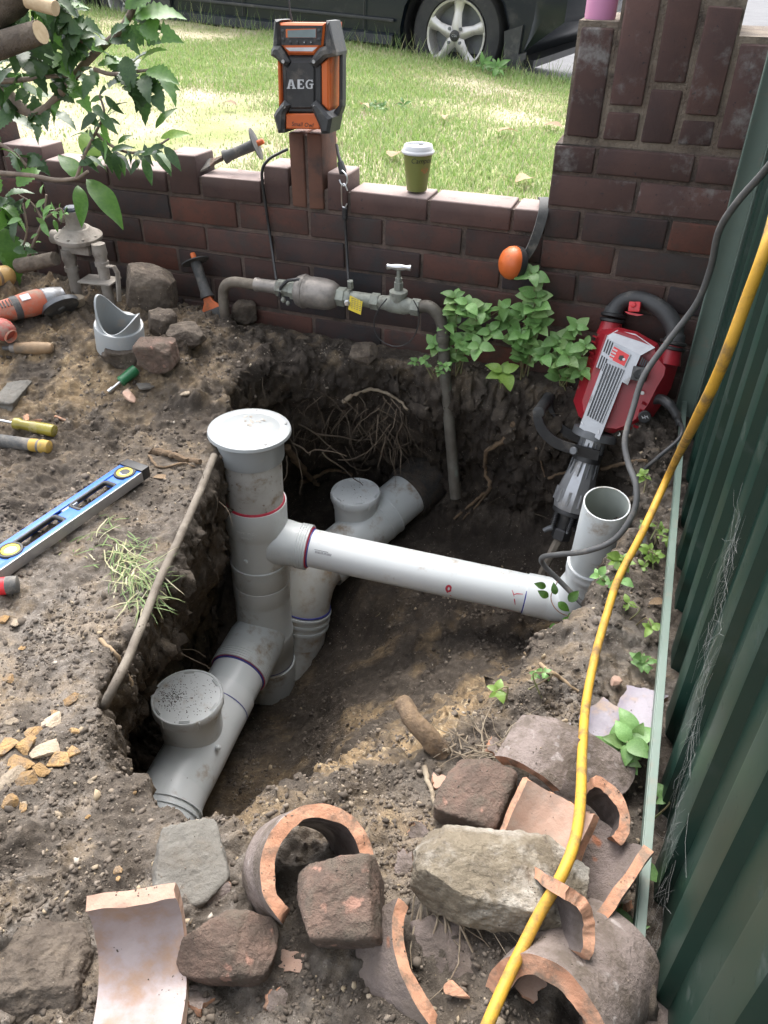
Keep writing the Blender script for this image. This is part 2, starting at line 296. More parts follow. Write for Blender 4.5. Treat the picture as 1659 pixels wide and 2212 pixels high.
M['yellow_clear'] = pmat('yellow_clear', (0.252,0.216,0.03), (0.204,0.168,0.03), 14, .25, dirt=(.3,.25,.16), damt=.3, dscale=20)
M['vial'] = pmat('vial', (.40,.44,.50), (.20,.22,.32), 30, .12)
M['green_tool'] = pmat('green_tool', (.02,.14,.05), (.016,.1,.04), 20, .35, dirt=(.14,.13,.1), damt=.2, dscale=20)
M['wood'] = pmat('wood', (.30,.20,.11), (.22,.14,.075), 18, .6, bump=.2, bscale=100, dirt=(.15,.115,.08), damt=.42, dscale=14, aniso=(1,1,1))
M['wood_light'] = pmat('wood_light', (.52,.33,.12), (.40,.23,.08), 10, .4, dirt=(.16,.10,.055), damt=.42, dscale=10)
M['fence'] = pmat('fence', (.0075,.031,.0215), (.006,.025,.0175), 3, .42, dirt=(.035,.05,.04), damt=.18, dscale=14, spk=(.16,.17,.15), spkamt=-.3, spkscale=120)
M['rail'] = pmat('rail', (.17,.225,.19), (.14,.19,.16), 6, .42, dirt=(.26,.225,.18), damt=.28, dscale=12)
M['web'] = pmat('web', (0.45,0.45,0.432), (0.39,0.39,0.378), 30, .8, trans=.3)
M['cup_green'] = pmat('cup_green', (.165,.18,.045), (.145,.16,.04), 8, .5)
M['pink'] = pmat('pink', (.62,.28,.46), (.58,.25,.42), 5, .35)
M['car'] = pmat('car', (.006,.010,.014), (.005,.008,.012), 4, .32, spec=.3, coat=.25, dirt=(.045,.045,.043), damt=.15, dscale=5)
M['car_trim'] = pmat('car_trim', (.02,.021,.022), (.026,.027,.028), 12, .55, dirt=(.09,.085,.075), damt=.25, dscale=9)
M['car_glass'] = pmat('car_glass', (.012,.015,.017), (.01,.012,.014), 4, .06)
M['tyre'] = pmat('tyre', (.024,.024,.025), (.034,.033,.032), 14, .8, bump=.3, bscale=90, dirt=(.085,.08,.07), damt=.25, dscale=10)
M['wheel'] = pmat('wheel', (.52,.50,.47), (.44,.42,.395), 9, .4, .55, dirt=(.22,.185,.15), damt=.3, dscale=9)
M['lamp_red'] = pmat('lamp_red', (.25,.01,.012), (.2,.008,.01), 8, .15)
M['lamp_white'] = pmat('lamp_white', (.5,.52,.54), (.42,.44,.46), 8, .12)
M['asphalt'] = pmat('asphalt', (.105,.105,.11), (.08,.08,.085), 3, .85, bump=.6, bscale=120, spk=(.17,.17,.17), spkamt=.35, spkscale=160)
M['kerb'] = pmat('kerb', (.13,.13,.125), (.10,.10,.098), 5, .9, bump=.5, bscale=70, dirt=(.14,.13,.11), damt=.3, dscale=4)
M['brick_top'] = pmat('brick_top', (.085,.046,.038), (.06,.034,.03), 8, .85, bump=.35, bscale=120, dirt=(.30,.235,.215), damt=1.25, dscale=18, dup=1.0, rnd=.25, spk=(.04,.03,.03), spkamt=.3, spkscale=90)
M['rubber_muddy'] = pmat('rubber_muddy', (.03,.028,.026), (.05,.045,.04), 30, .7, bump=.8, bscale=90, dirt=(.085,.066,.05), damt=.62, dscale=16)
M['leaf_weed2'] = pmat('leaf_weed2', (.23,.36,.13), (.17,.29,.09), 16, .45, trans=.25, rnd=.25)
M['red_dusty'] = pmat('red_dusty', (.36,.06,.045), (.30,.05,.04), 14, .55, dirt=(.27,.19,.15), damt=.4, dscale=24)
M['yellow_dusty'] = pmat('yellow_dusty', (.45,.29,.05), (.38,.24,.045), 14, .6, dirt=(.17,.14,.10), damt=.42, dscale=24)
# ---------------------------------------------------------------- soil with the pit
# rim of the pit: x, y, wall width w, sideways shift of the wall foot u (larger than w = undercut)
RIM = [(-.975,1.50,.26,.42),(-.875,1.20,.26,.53),(-.83,.97,.26,.54),(-.785,.74,.24,.40),(-.735,.655,.22,.29),(-.645,.585,.20,.20),(-.50,.555,.18,.12),(-.40,.575,.16,.05),
       (-.30,.64,.12,.0),(-.20,.74,.12,.0),(-.10,.87,.12,.0),(-.01,1.07,.12,.0),(.06,1.32,.12,.0),(.09,1.60,.16,.08),(.09,1.92,.24,.20),(-.06,2.03,.26,.26),(-.32,2.06,.28,.29),
       (-.50,2.06,.28,.36),(-.66,2.06,.28,.50),(-.86,2.03,.28,.50),(-1.02,1.92,.28,.44),(-1.06,1.72,.26,.38)]
def dense(P, n=5):
    P = np.array(P); out = []
    for i in range(len(P)):
        a, b, c, d = P[i-1], P[i], P[(i+1)%len(P)], P[(i+2)%len(P)]
        for k in range(n):
            t = k/n; out.append((2*b+(c-a)*t+(2*a-5*b+4*c-d)*t*t+(3*b-a-3*c+d)*t**3)/2)
    return np.array(out)
RD = dense(RIM)
def rim_sd(x, y):
    best = np.full(x.shape, 1e9); w = np.zeros(x.shape); u = np.zeros(x.shape); ins = np.zeros(x.shape, bool); nx = np.zeros(x.shape); ny = np.zeros(x.shape)
    for i in range(len(RD)):
        a = RD[i]; b = RD[(i+1)%len(RD)]; dx, dy = b[0]-a[0], b[1]-a[1]
        t = np.clip(((x-a[0])*dx+(y-a[1])*dy)/(dx*dx+dy*dy), 0, 1); ex = x-a[0]-t*dx; ey = y-a[1]-t*dy; d = ex*ex+ey*ey; k = d < best
        best = np.where(k, d, best); w = np.where(k, a[2]+(b[2]-a[2])*t, w); u = np.where(k, a[3]+(b[3]-a[3])*t, u); nx = np.where(k, ex, nx); ny = np.where(k, ey, ny)
        c = ((a[1] > y) != (b[1] > y)); c[c] &= x[c] < (b[0]-a[0])*(y[c]-a[1])/(b[1]-a[1])+a[0]; ins ^= c
    d = np.sqrt(best); L = np.maximum(d, 1e-6); return np.where(ins, d, -d), w, u, nx/L, ny/L
FLOOR = np.array([(-.93,1.57,-.88),(-.80,1.40,-.84),(-.92,1.05,-.80),(-.86,.85,-.80),(-.80,.70,-.80),(-1.05,.95,-.82),(-.72,1.08,-.77),(-1.0,1.3,-.82),(-.68,2.12,-.55),(-.80,1.95,-.57),(-.95,1.80,-.78),(-.62,1.70,-.66),
    (-.58,1.40,-.62),(-.42,1.62,-.50),(-.2,1.65,-.45),(.0,1.67,-.43),(-.32,1.30,-.42),(-.15,1.38,-.36),(0,1.42,-.33),(-.2,1.02,-.10),(-.38,1.0,-.28),(-.5,.82,-.36),(-.66,.84,-.70),(-.1,1.95,-.42),(-.4,2.0,-.50),(.05,1.8,-.28),
    (-.40,.62,.0),(-.30,.68,.03),(-.2,.79,.03),(-.1,.93,.0),(0,1.13,-.05),(.06,1.36,-.14),(.07,1.6,-.22)])
def tps(P):
    n = len(P); d = np.hypot(P[:,None,0]-P[None,:,0], P[:,None,1]-P[None,:,1]); K = np.where(d > 0, d*d*np.log(d+1e-9), 0)+np.eye(n)*.002
    Q = np.c_[np.ones(n), P[:,:2]]; A = np.block([[K, Q],[Q.T, np.zeros((3,3))]]); s = np.linalg.solve(A, np.r_[P[:,2], 0,0,0])
    def f(x, y):
        r = s[n]+s[n+1]*x+s[n+2]*y
        for i in range(n):
            q = (x-P[i,0])**2+(y-P[i,1])**2; r = r+s[i]*q*.5*np.log(q+1e-12)
        return r
    return f
floor_f = tps(FLOOR)
def ground_f(x, y):
    g = .075+.055*sstep(1.5, 2.0, y)+.03*sstep(-.9, -1.5, x)
    g = g+.17*np.exp(-(((x+1.98)/.40)**2+((y-1.72)/.36)**2))+.05*np.exp(-(((x+1.45)/.25)**2+((y-1.72)/.2)**2))
    g = g+.035*np.exp(-(((x+.75)/.3)**2+((y-.35)/.2)**2))
    g = g+.055*np.exp(-(((x+1.3)/.16)**2+((y-1.95)/.12)**2))
    for cx, cy, rx, ry, h in ((-.66,.24,.09,.08,.06),(-.28,.24,.09,.06,.04),(-.14,.30,.09,.07,.03),(-.72,.42,.10,.08,.03),(-.42,.42,.07,.05,.025),(-.95,1.7,.12,.1,.03),(-1.2,1.75,.15,.12,.03)): g = g+h*np.exp(-(((x-cx)/rx)**2+((y-cy)/ry)**2))
    g = g+.062*np.exp(-(((x+.02)/.17)**2+((y-.52)/.22)**2))+.02*np.exp(-(((x+.25)/.12)**2+((y-.45)/.08)**2))
    return g-.05*sstep(.02, .2, x)
def soil():
    sp = .005; xs = np.arange(-2.75, .62, sp); ys = np.arange(.02, 2.23, sp); X0, Y0 = np.meshgrid(xs, ys); sh = X0.shape; x = X0.ravel(); y = Y0.ravel()
    wx = x+.034*fbm(x, y, x*0, 5, 3)+.024*fbm(x, y, x*0+4, 17, 4, .6); wy = y+.034*fbm(x, y, x*0+9, 5, 3)+.024*fbm(x, y, x*0+2, 17, 4, .6)
    d, w, u, nx, ny = rim_sd(wx, wy); g = ground_f(x, y)
    s = np.clip(d/w, 0, 1); S = s**1.15*(1-.0*s); S = np.where(s < .12, S*.75, S)
    # horizontal shift of the wall foot, fading over the floor
    tau = u*np.where(s < 1, sstep(0, 1, s), 1-sstep(w, w+.20, d)); tau = np.where(d > 0, tau, 0)
    def blur(a, r=15):
        a = a.reshape(sh)
        for ax in (0, 1, 0, 1, 0, 1):
            p_ = np.pad(a, [(r+1, r) if k == ax else (0, 0) for k in (0, 1)], mode='edge'); c_ = np.cumsum(p_, axis=ax); n_ = sh[ax]
            a = (np.take(c_, np.arange(2*r+1, 2*r+1+n_), axis=ax)-np.take(c_, np.arange(0, n_), axis=ax))/(2*r+1)
        return a.ravel()
    far_ = sstep(.75, 1.15, s); tx, ty = nx*tau, ny*tau; bx, by = blur(tx), blur(ty); tx = tx+(bx-tx)*far_; ty = ty+(by-ty)*far_
    px = x-tx; py = y-ty
    fl = floor_f(np.clip(px, -1.15, .1), np.clip(py, .55, 2.25)); fl = np.minimum(fl, g-.02); z = g+(fl-g)*sstep(0, 1, s)*.35+(fl-g)*S*.65
    P = np.stack([px, py, z], 1).reshape(sh[0], sh[1], 3)
    du = np.gradient(P, axis=1); dv = np.gradient(P, axis=0); Nn = np.cross(du, dv); Nn /= np.linalg.norm(Nn, axis=2, keepdims=True)+1e-12
    p = P.reshape(-1, 3); N2 = Nn.reshape(-1, 3); q = p
    inside = sstep(-.02, .08, d)
    big = fbm(q[:,0], q[:,1], q[:,2], 6, 4); mid = fbm(q[:,0], q[:,1], q[:,2], 24, 4, .55); fine = fbm(q[:,0]+5, q[:,1], q[:,2], 75, 3, .6)
    lump = 1-np.abs(fbm(q[:,0]+3, q[:,1]+8, q[:,2], 13, 3)); clod = np.abs(fbm(q[:,0]-3, q[:,1]+1, q[:,2]+5, 40, 2))
    rough = .55+.6*sstep(-.3, .4, fbm(q[:,0], q[:,1], q[:,2]+20, 3, 2))
    smooth_left = np.exp(-(((q[:,0]+.92)/.28)**2+((q[:,1]-.95)/.35)**2))*(d < 0)
    amp = rough*(1-.6*smooth_left)
    clods = np.maximum(0, fbm(q[:,0]+31, q[:,1]+2, q[:,2], 17, 2))*sstep(.0, .3, fbm(q[:,0]+1, q[:,1]+12, q[:,2], 4, 2)); disp = .022*big*(.6+.7*inside)+amp*(.019*mid+.009*fine+.012*(lump-.75)-.016*clod*(1-inside*.3)+.030*clods)
    wallness = inside*(1-np.abs(N2[:,2])); disp = disp+wallness*(.020*mid+.022*big-.014*clod+.012*fine); lumpy = sstep(1.45, 1.8, p[:,1])*sstep(-.6, -.95, p[:,0])*(d < .03); disp = disp+lumpy*(.020*mid+.030*clods+.012*np.abs(fine)); disp *= 1-.6*sstep(2.02, 2.14, p[:,1])*(d < 0)
    p = p+N2*disp[:,None]
    n = sh[0]*sh[1]; me = bpy.data.meshes.new('soil'); me.vertices.add(n); me.vertices.foreach_set('co', p.astype(np.float32).ravel())
    i = np.arange((sh[0]-1)*(sh[1]-1)); r = i//(sh[1]-1); c = i % (sh[1]-1); a = r*sh[1]+c; F = np.stack([a, a+1, a+1+sh[1], a+sh[1]], 1).ravel().astype(np.int32)
    nf = len(i); me.loops.add(nf*4); me.loops.foreach_set('vertex_index', F); me.polygons.add(nf); me.polygons.foreach_set('loop_start', (np.arange(nf)*4).astype(np.int32)); me.polygons.foreach_set('use_smooth', np.ones(nf, bool)); me.update(calc_edges=True)
    # what the ground is made of, by place: yellow sand in the floor and in the spoil heap, pale dry crust on the trodden surface
    nz = fbm(p[:,0], p[:,1], p[:,2], 7, 4); n2 = fbm(p[:,0]+9, p[:,1], p[:,2], 20, 3)
    gs = lambda cx, cy, rx, ry: np.exp(-(((p[:,0]-cx)/rx)**2+((p[:,1]-cy)/ry)**2))
    sand = inside*sstep(-.1, .45, nz+.25*n2)*(.25+.75*gs(-.25,1.25,.35,.5))*sstep(2.05, 1.6, p[:,1])+.75*inside*gs(-.25,.78,.3,.22)*sstep(-.4, .3, n2+nz)
    sand += (1-inside)*(1.2*gs(-1.85,1.60,.50,.28)*sstep(-.45, .1, nz+.3*n2)+.9*gs(-.98,.50,.14,.13)*sstep(-.15, .25, nz+.4*n2)+.25*sstep(.05, .5, n2+nz*.6)+.5*gs(-.22,.62,.08,.05))
    dry = (1-inside)*np.clip(gs(-.95,.75,.5,.5)*.9+gs(-.5,.35,.5,.3)*.9+gs(.1,1.2,.12,.8)*1.0+.25, 0, 1)*sstep(-.45, .35, nz+.5*n2)
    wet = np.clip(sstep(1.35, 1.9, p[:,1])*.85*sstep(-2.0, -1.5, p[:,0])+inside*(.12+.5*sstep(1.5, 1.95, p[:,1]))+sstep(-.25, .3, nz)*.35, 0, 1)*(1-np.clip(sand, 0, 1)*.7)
    for nm, v in (('wet', wet), ('sand', np.clip(sand, 0, 1)), ('dry', np.clip(dry, 0, 1))):
        at = me.attributes.new(nm, 'FLOAT', 'POINT'); at.data.foreach_set('value', v.astype(np.float32))
    return me, p, N2
def soil_mat(name='soil'):
    m = bpy.data.materials.new(name); m.use_nodes = True; nt = m.node_tree; N = nt.nodes; L = nt.links; N.clear()
    out = N.new('ShaderNodeOutputMaterial'); b = N.new('ShaderNodeBsdfPrincipled'); L.new(b.outputs[0], out.inputs[0]); b.inputs['Specular IOR Level'].default_value = .3
    tc = N.new('ShaderNodeTexCoord')
    def noise(sc, det=6, ro=.62):
        n = N.new('ShaderNodeTexNoise'); n.inputs['Scale'].default_value = sc; n.inputs['Detail'].default_value = det; n.inputs['Roughness'].default_value = ro; L.new(tc.outputs['Object'], n.inputs['Vector']); return n.outputs[0]
    def rmp(a, c, src):
        r = N.new('ShaderNodeMapRange'); r.interpolation_type = 'SMOOTHSTEP'; r.inputs[1].default_value = a; r.inputs[2].default_value = c; L.new(src, r.inputs[0]); return r.outputs[0]
    def mix(fac, a, c):
        x = N.new('ShaderNodeMix'); x.data_type = 'RGBA'; L.new(fac, x.inputs[0])
        for s, v in ((6, a), (7, c)):
            if isinstance(v, tuple): x.inputs[s].default_value = (*v, 1)
            else: L.new(v, x.inputs[s])
        return x.outputs[2]
    def mul(a, c):
        x = N.new('ShaderNodeMath'); x.operation = 'MULTIPLY'; L.new(a, x.inputs[0]); L.new(c, x.inputs[1]) if not isinstance(c, float) else setattr(x.inputs[1], 'default_value', c); return x.outputs[0]
    at = lambda nm: (lambda n: (setattr(n, 'attribute_name', nm), n.outputs['Fac'])[1])(N.new('ShaderNodeAttribute'))
    c = mix(rmp(.35, .65, noise(9)), (.064,.051,.040), (.108,.088,.069)); c = mix(rmp(.45, .7, noise(55)), c, (.155,.126,.098)); c = mix(rmp(.55, .72, noise(26, 8, .7)), c, (.040,.031,.024))
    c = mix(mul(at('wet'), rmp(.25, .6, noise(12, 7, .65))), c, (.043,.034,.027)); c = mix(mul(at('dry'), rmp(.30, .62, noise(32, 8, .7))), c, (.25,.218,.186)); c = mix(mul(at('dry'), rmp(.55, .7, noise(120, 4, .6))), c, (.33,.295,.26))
    c = mix(mul(at('sand'), rmp(.28, .60, noise(22, 8, .7))), c, (.35,.245,.135)); c = mix(mul(at('sand'), rmp(.52, .68, noise(70, 5, .6))), c, (.47,.36,.22))
    c = mix(rmp(.70, .735, noise(190, 2, .5)), c, (.34,.29,.23)); c = mix(rmp(.69, .75, noise(330, 2, .5)), c, (.02,.016,.013)); L.new(c, b.inputs['Base Color'])
    rr = N.new('ShaderNodeMapRange'); L.new(noise(14), rr.inputs[0]); rr.inputs[1].default_value = .3; rr.inputs[2].default_value = .6; rr.inputs[3].default_value = .68; rr.inputs[4].default_value = .97; L.new(rr.outputs[0], b.inputs['Roughness'])
    b1 = N.new('ShaderNodeBump'); b1.inputs['Strength'].default_value = .9; b1.inputs['Distance'].default_value = .010; L.new(noise(95, 9, .72), b1.inputs['Height'])
    b2 = N.new('ShaderNodeBump'); b2.inputs['Strength'].default_value = .8; b2.inputs['Distance'].default_value = .003; L.new(noise(420, 4, .6), b2.inputs['Height']); L.new(b1.outputs[0], b2.inputs['Normal']); L.new(b2.outputs[0], b.inputs['Normal'])
    return m
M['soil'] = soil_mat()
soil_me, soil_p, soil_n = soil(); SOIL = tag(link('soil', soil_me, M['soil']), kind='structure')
from mathutils.bvhtree import BVHTree
_sub = soil_me.polygons; _fa = np.zeros(len(_sub)*4, np.int32); _sub.foreach_get('vertices', _fa)
BVH = BVHTree.FromPolygons([tuple(v) for v in soil_p.tolist()], [tuple(f) for f in _fa.reshape(-1, 4).tolist()])
def drop(x, y, z=1.0):
    h = BVH.ray_cast(Vector((x, y, z)), Vector((0,0,-1))); return h[0].z if h[0] else .08
def hit(px, py):
    """point of the soil seen at a photo pixel, with its normal"""
    h = BVH.ray_cast(Vector(CAMP), Vector(ray(px, py)).normalized()); return (h[0], h[1]) if h[0] else (atz(px, py, .1), Vector((0,0,1)))
# the yard around, under and behind the camera
yb = MB(); yb.add([(-6,-4,.07),(5,-4,.02),(5,.03,.03),(-6,.03,.07)], [(0,1,2,3)]); yb.add([(-6,.03,.07),(-2.72,.03,.09),(-2.72,2.3,.12),(-6,2.3,.12)], [(0,1,2,3)]); yb.add([(.58,.03,.03),(5,.03,.03),(5,2.3,.05),(.58,2.3,.05)], [(0,1,2,3)])
tag(yb.build('yard_ground', M['soil'], smooth=None), kind='structure')
# ---------------------------------------------------------------- lawn, road
def lawn_z(x, y): return .350-.062*x+.034*(y-2.3)+.03*math.sin(x*1.7+y)*.5
EDGE = lambda x: 5.43-.129*(x+1.4)         # far edge of the lawn, where the car stands
def lawn():
    b = MB(); nx, ny = 60, 26; xs = [-9+10.2*i/nx for i in range(nx+1)]
    for j in range(ny+1):
        for x in xs: y = 2.25+(EDGE(x)-2.25)*j/ny; b.v.append((x, y, lawn_z(x, y)+.012*mn.noise((x*3, y*3, 0))))
    for j in range(ny):
        for i in range(nx): a = j*(nx+1)+i; b.f.append((a, a+1, a+nx+2, a+nx+1)); b.m.append(0)
    return b
M['lawn'] = pmat('lawn', (.22,.25,.085), (.42,.365,.24), 1.6, .95, bump=.8, bscale=90, dirt=(.39,.335,.245), damt=.42, dscale=1.3, spk=(.22,.25,.08), spkamt=.5, spkscale=60)
tag(lawn().build('lawn', M['lawn'], smooth=80), kind='structure')
ROAD = lambda x: .3215-.0395*x
rb = MB(); rb.add([(-40,EDGE(-40)+2.2,ROAD(-9)),(-9,EDGE(-9),ROAD(-9)),(-9,40,ROAD(-9)),(-40,40,ROAD(-9))], [(0,1,2,3)]); rb.add([(-9,EDGE(-9),ROAD(-9)),(1.2,EDGE(1.2),ROAD(1.2)),(1.2,40,ROAD(1.2)),(-9,40,ROAD(-9))], [(0,1,2,3)]); rb.add([(1.2,EDGE(1.2),ROAD(1.2)),(40,EDGE(1.2),ROAD(1.2)),(40,40,ROAD(1.2)),(1.2,40,ROAD(1.2))], [(0,1,2,3)])
tag(rb.build('road', M['asphalt'], smooth=None), kind='structure')
kb = MB()
for i in range(14):
    x0 = -9+i*.73; x1 = x0+.725; q = []
    for x in (x0, x1):
        y = EDGE(x); zt = lawn_z(x, y)-.004; q += [(x, y-.02, zt),(x, y+.09, zt-.02),(x, y+.12, ROAD(x)-.05),(x, y-.02, ROAD(x)-.05)]
    kb.add(q, [(0,1,5,4),(1,2,6,5),(0,3,2,1),(4,5,6,7),(0,4,7,3)])
tag(kb.build('kerb', M['kerb'], smooth=None), kind='structure')
def grass(region, n, seed, h0, h1, dryf, w=.0022):
    rg = np.random.RandomState(seed); xs = rg.uniform(region[0], region[1], n); ys = 2.27+(rg.rand(n)**1.0)*(3.7); ok = ys < EDGE(xs)-.005
    # only what the camera side can see, and thinner on the bare sandy patches
    pat = fbm(xs, ys, xs*0, .9, 4)+.10*(ys-3.2)+.28*(xs+2.0)*sstep(5.2, 3.2, ys)*.5; dens = sstep(-.22, .16, pat); ok &= rg.rand(n) < .16+.84*dens
    xs, ys, pat = xs[ok], ys[ok], pat[ok]; n = len(xs); zs = np.array([lawn_z(a, b) for a, b in zip(xs, ys)])
    far = sstep(.35, .02, EDGE(xs)-ys); h = (h0+(h1-h0)*rg.rand(n)**1.6)*(.55+.7*sstep(-.3, .3, pat))*(1+.9*far*rg.rand(n)); a = rg.uniform(0, 2*np.pi, n); lean = rg.uniform(.15, 1.1, n)*h; ww = w*(.7+.7*rg.rand(n)); b = a+rg.uniform(-.6, .6, n)+np.pi/2
    bx, by = np.cos(b)*ww, np.sin(b)*ww; lx, ly = np.cos(a)*lean, np.sin(a)*lean
    V = np.zeros((n, 5, 3)); V[:,0] = np.stack([xs-bx, ys-by, zs-.006], 1); V[:,1] = np.stack([xs+bx, ys+by, zs-.006], 1)
    V[:,2] = np.stack([xs+lx*.4+bx*.8, ys+ly*.4+by*.8, zs+h*.62], 1); V[:,3] = np.stack([xs+lx*.4-bx*.8, ys+ly*.4-by*.8, zs+h*.62], 1); V[:,4] = np.stack([xs+lx, ys+ly, zs+h], 1)
    k = np.arange(n)*5; me = bpy.data.meshes.new('grass'); me.vertices.add(n*5); me.vertices.foreach_set('co', V.astype(np.float32).ravel())
    q = np.stack([k, k+1, k+2, k+3], 1); t = np.stack([k+3, k+2, k+4], 1); lv = np.concatenate([q, t], 1).ravel().astype(np.int32); st = np.stack([np.arange(n)*7, np.arange(n)*7+4], 1).ravel().astype(np.int32)
    me.loops.add(len(lv)); me.loops.foreach_set('vertex_index', lv); me.polygons.add(n*2); me.polygons.foreach_set('loop_start', st); me.update(calc_edges=True)
    dry = np.clip((rg.rand(n) < dryf+.5*(1-sstep(-.25, .25, pat))).astype(float)*rg.uniform(.6, 1, n), 0, 1); at = me.attributes.new('dry', 'FLOAT', 'POINT'); at.data.foreach_set('value', np.repeat(dry, 5).astype(np.float32))
    at = me.attributes.new('var', 'FLOAT', 'POINT'); at.data.foreach_set('value', np.repeat(rg.rand(n), 5).astype(np.float32)); return me
def attr_mat(name, stops, attr2=None, col2=None, rough=.6, trans=.3, var='var'):
    m = bpy.data.materials.new(name); m.use_nodes = True; nt = m.node_tree; N = nt.nodes; L = nt.links; N.clear(); out = N.new('ShaderNodeOutputMaterial'); b = N.new('ShaderNodeBsdfPrincipled'); b.inputs['Roughness'].default_value = rough
    a = N.new('ShaderNodeAttribute'); a.attribute_name = var; cr = N.new('ShaderNodeValToRGB'); e = cr.color_ramp.elements
    for i, (p, c) in enumerate(stops): el = e[i] if i < 2 else e.new(p); el.position = p; el.color = (*c, 1)
    L.new(a.outputs['Fac'], cr.inputs[0]); c = cr.outputs[0]
    if attr2:
        a2 = N.new('ShaderNodeAttribute'); a2.attribute_name = attr2; x = N.new('ShaderNodeMix'); x.data_type = 'RGBA'; L.new(a2.outputs['Fac'], x.inputs[0]); L.new(c, x.inputs[6]); x.inputs[7].default_value = (*col2, 1); c = x.outputs[2]
    L.new(c, b.inputs['Base Color'])
    if trans:
        t = N.new('ShaderNodeBsdfTranslucent'); L.new(c, t.inputs[0]); ms = N.new('ShaderNodeMixShader'); ms.inputs[0].default_value = trans; L.new(b.outputs[0], ms.inputs[1]); L.new(t.outputs[0], ms.inputs[2]); L.new(ms.outputs[0], out.inputs[0])
    else: L.new(b.outputs[0], out.inputs[0])
    return m
M['grass'] = attr_mat('grass', [(0,(.185,.30,.075)),(.5,(.27,.38,.12)),(1,(.385,.46,.20))], 'dry', (.43,.38,.25), .55, .35)
tag(link('grass', grass((-5.2, 1.15), 280000, 3, .009, .026, .14), M['grass']), 'short patchy green grass of the verge beyond the brick wall', 'grass', kind='stuff')
# dead leaves and tall tufts on the lawn are added with the plants
M['brick_pier'] = pmat('brick_pier', (.135,.062,.04), (.10,.048,.034), 9, .82, bump=.3, bscale=120, dirt=(.06,.045,.04), damt=.3, dscale=9, rnd=.15)
# ---------------------------------------------------------------- brick wall, pier, pillar
RB = random.Random(11); BRICK = {}
def brick_mesh(L, D, H, k):
    key = (round(L,3), round(D,3), round(H,3), k)
    if key in BRICK: return BRICK[key]
    bm = bmesh.new(); bmesh.ops.create_cube(bm, size=1); rr = random.Random(hash(key) & 0xffff)
    for v in bm.verts: v.co = Vector((v.co.x*L, v.co.y*D, v.co.z*H))+Vector((rr.uniform(-1,1), rr.uniform(-1,1), rr.uniform(-1,1)))*.0016
    bmesh.ops.bevel(bm, geom=list(bm.edges), offset=.0035+.002*rr.random(), segments=2, affect='EDGES', profile=.5)
    me = bpy.data.meshes.new('brick'); bm.to_mesh(me); bm.free(); me.polygons.foreach_set('use_smooth', [True]*len(me.polygons)); me.set_sharp_from_angle(angle=R_(50)); BRICK[key] = me; return me
def brick(parent, x0, x1, z0, z1, y0, y1, mat='brick', j=.005):
    L, H, D = x1-x0-2*j, z1-z0-2*j, y1-y0; me = brick_mesh(L, D, H, RB.randrange(4)+10*(sorted(M).index(mat)))
    o = link('brick', me, M[mat], parent, ((x0+x1)/2+RB.uniform(-.001,.001), (y0+y1)/2+RB.uniform(-.0035,.0035), (z0+z1)/2)); o.rotation_euler = (RB.uniform(-.006,.006), RB.uniform(-.004,.004), RB.uniform(-.006,.006)); return o
WALL_Y, WALL_B = 2.15, 2.26; LINES = [.517-.0815*k for k in range(7)]
wall = thing('brick_wall', 'low dark brown brick front wall with stepped top and raised middle pier', 'wall', (-1.2, WALL_Y, -.05))
wi = wall.matrix_world.inverted() if False else Matrix.Translation((1.2, -WALL_Y, .05))
class Off: pass
def wb(x0, x1, z0, z1, y0=WALL_Y, y1=WALL_B, mat='brick'): return brick(wall, x0+1.2, x1+1.2, z0+.05, z1+.05, y0-WALL_Y, y1-WALL_Y, mat)
TOPZ = .588
for k in range(6):            # running courses
    z1, z0 = LINES[k], LINES[k+1]; x = -.290-(0.0 if k % 2 else .0); first = -.516 if k % 2 == 0 else -.40; edges = [-.292, first]
    while edges[-1] > -2.9: edges.append(edges[-1]-.234)
    for a, b in zip(edges[1:], edges[:-1]): wb(a, b, z0, z1)
for a, b in ((-.385,-.292),(-.62,-.385),(-.858,-.62)): wb(a, b, .517, TOPZ, mat='brick_top')        # top course right of the pier
for a, b in ((-1.335,-1.13),(-1.66,-1.447),(-1.895,-1.66)): wb(a, b, .517, TOPZ, mat='brick_top')   # and left of it
for a, b, t in ((-.93,-.858,.630),(-1.128,-1.040,.632),(-1.447,-1.335,.640),(-2.06,-1.895,.622)): wb(a, b, .517, t, mat='brick_top')     # upright blocks
for a, b in ((-1.040,-.986),(-.986,-.930)): wb(a, b, .517, .727, mat='brick_pier')                   # the pier under the radio: two soldiers
for a, b in ((-2.17,-2.06),(-2.28,-2.17)): wb(a, b, .517, .76)
for a, b, t in ((-2.45,-2.28,.622),(-2.7,-2.45,TOPZ),(-2.95,-2.7,TOPZ)): wb(a, b, .517, t, mat='brick_top')
mb = MB()
mb.box((-.42, (WALL_B-WALL_Y)/2, .28), (3.45, WALL_B-WALL_Y-.010, .555)); mb.box((.215, .055, .60), (.10, .094, .33)); mb.box((-.97, .055, .62), (.2, .094, .33)); mb.box((-.42, .055, .585), (3.44, .097, .08))
mb.build('mortar', M['mortar'], wall, smooth=None)
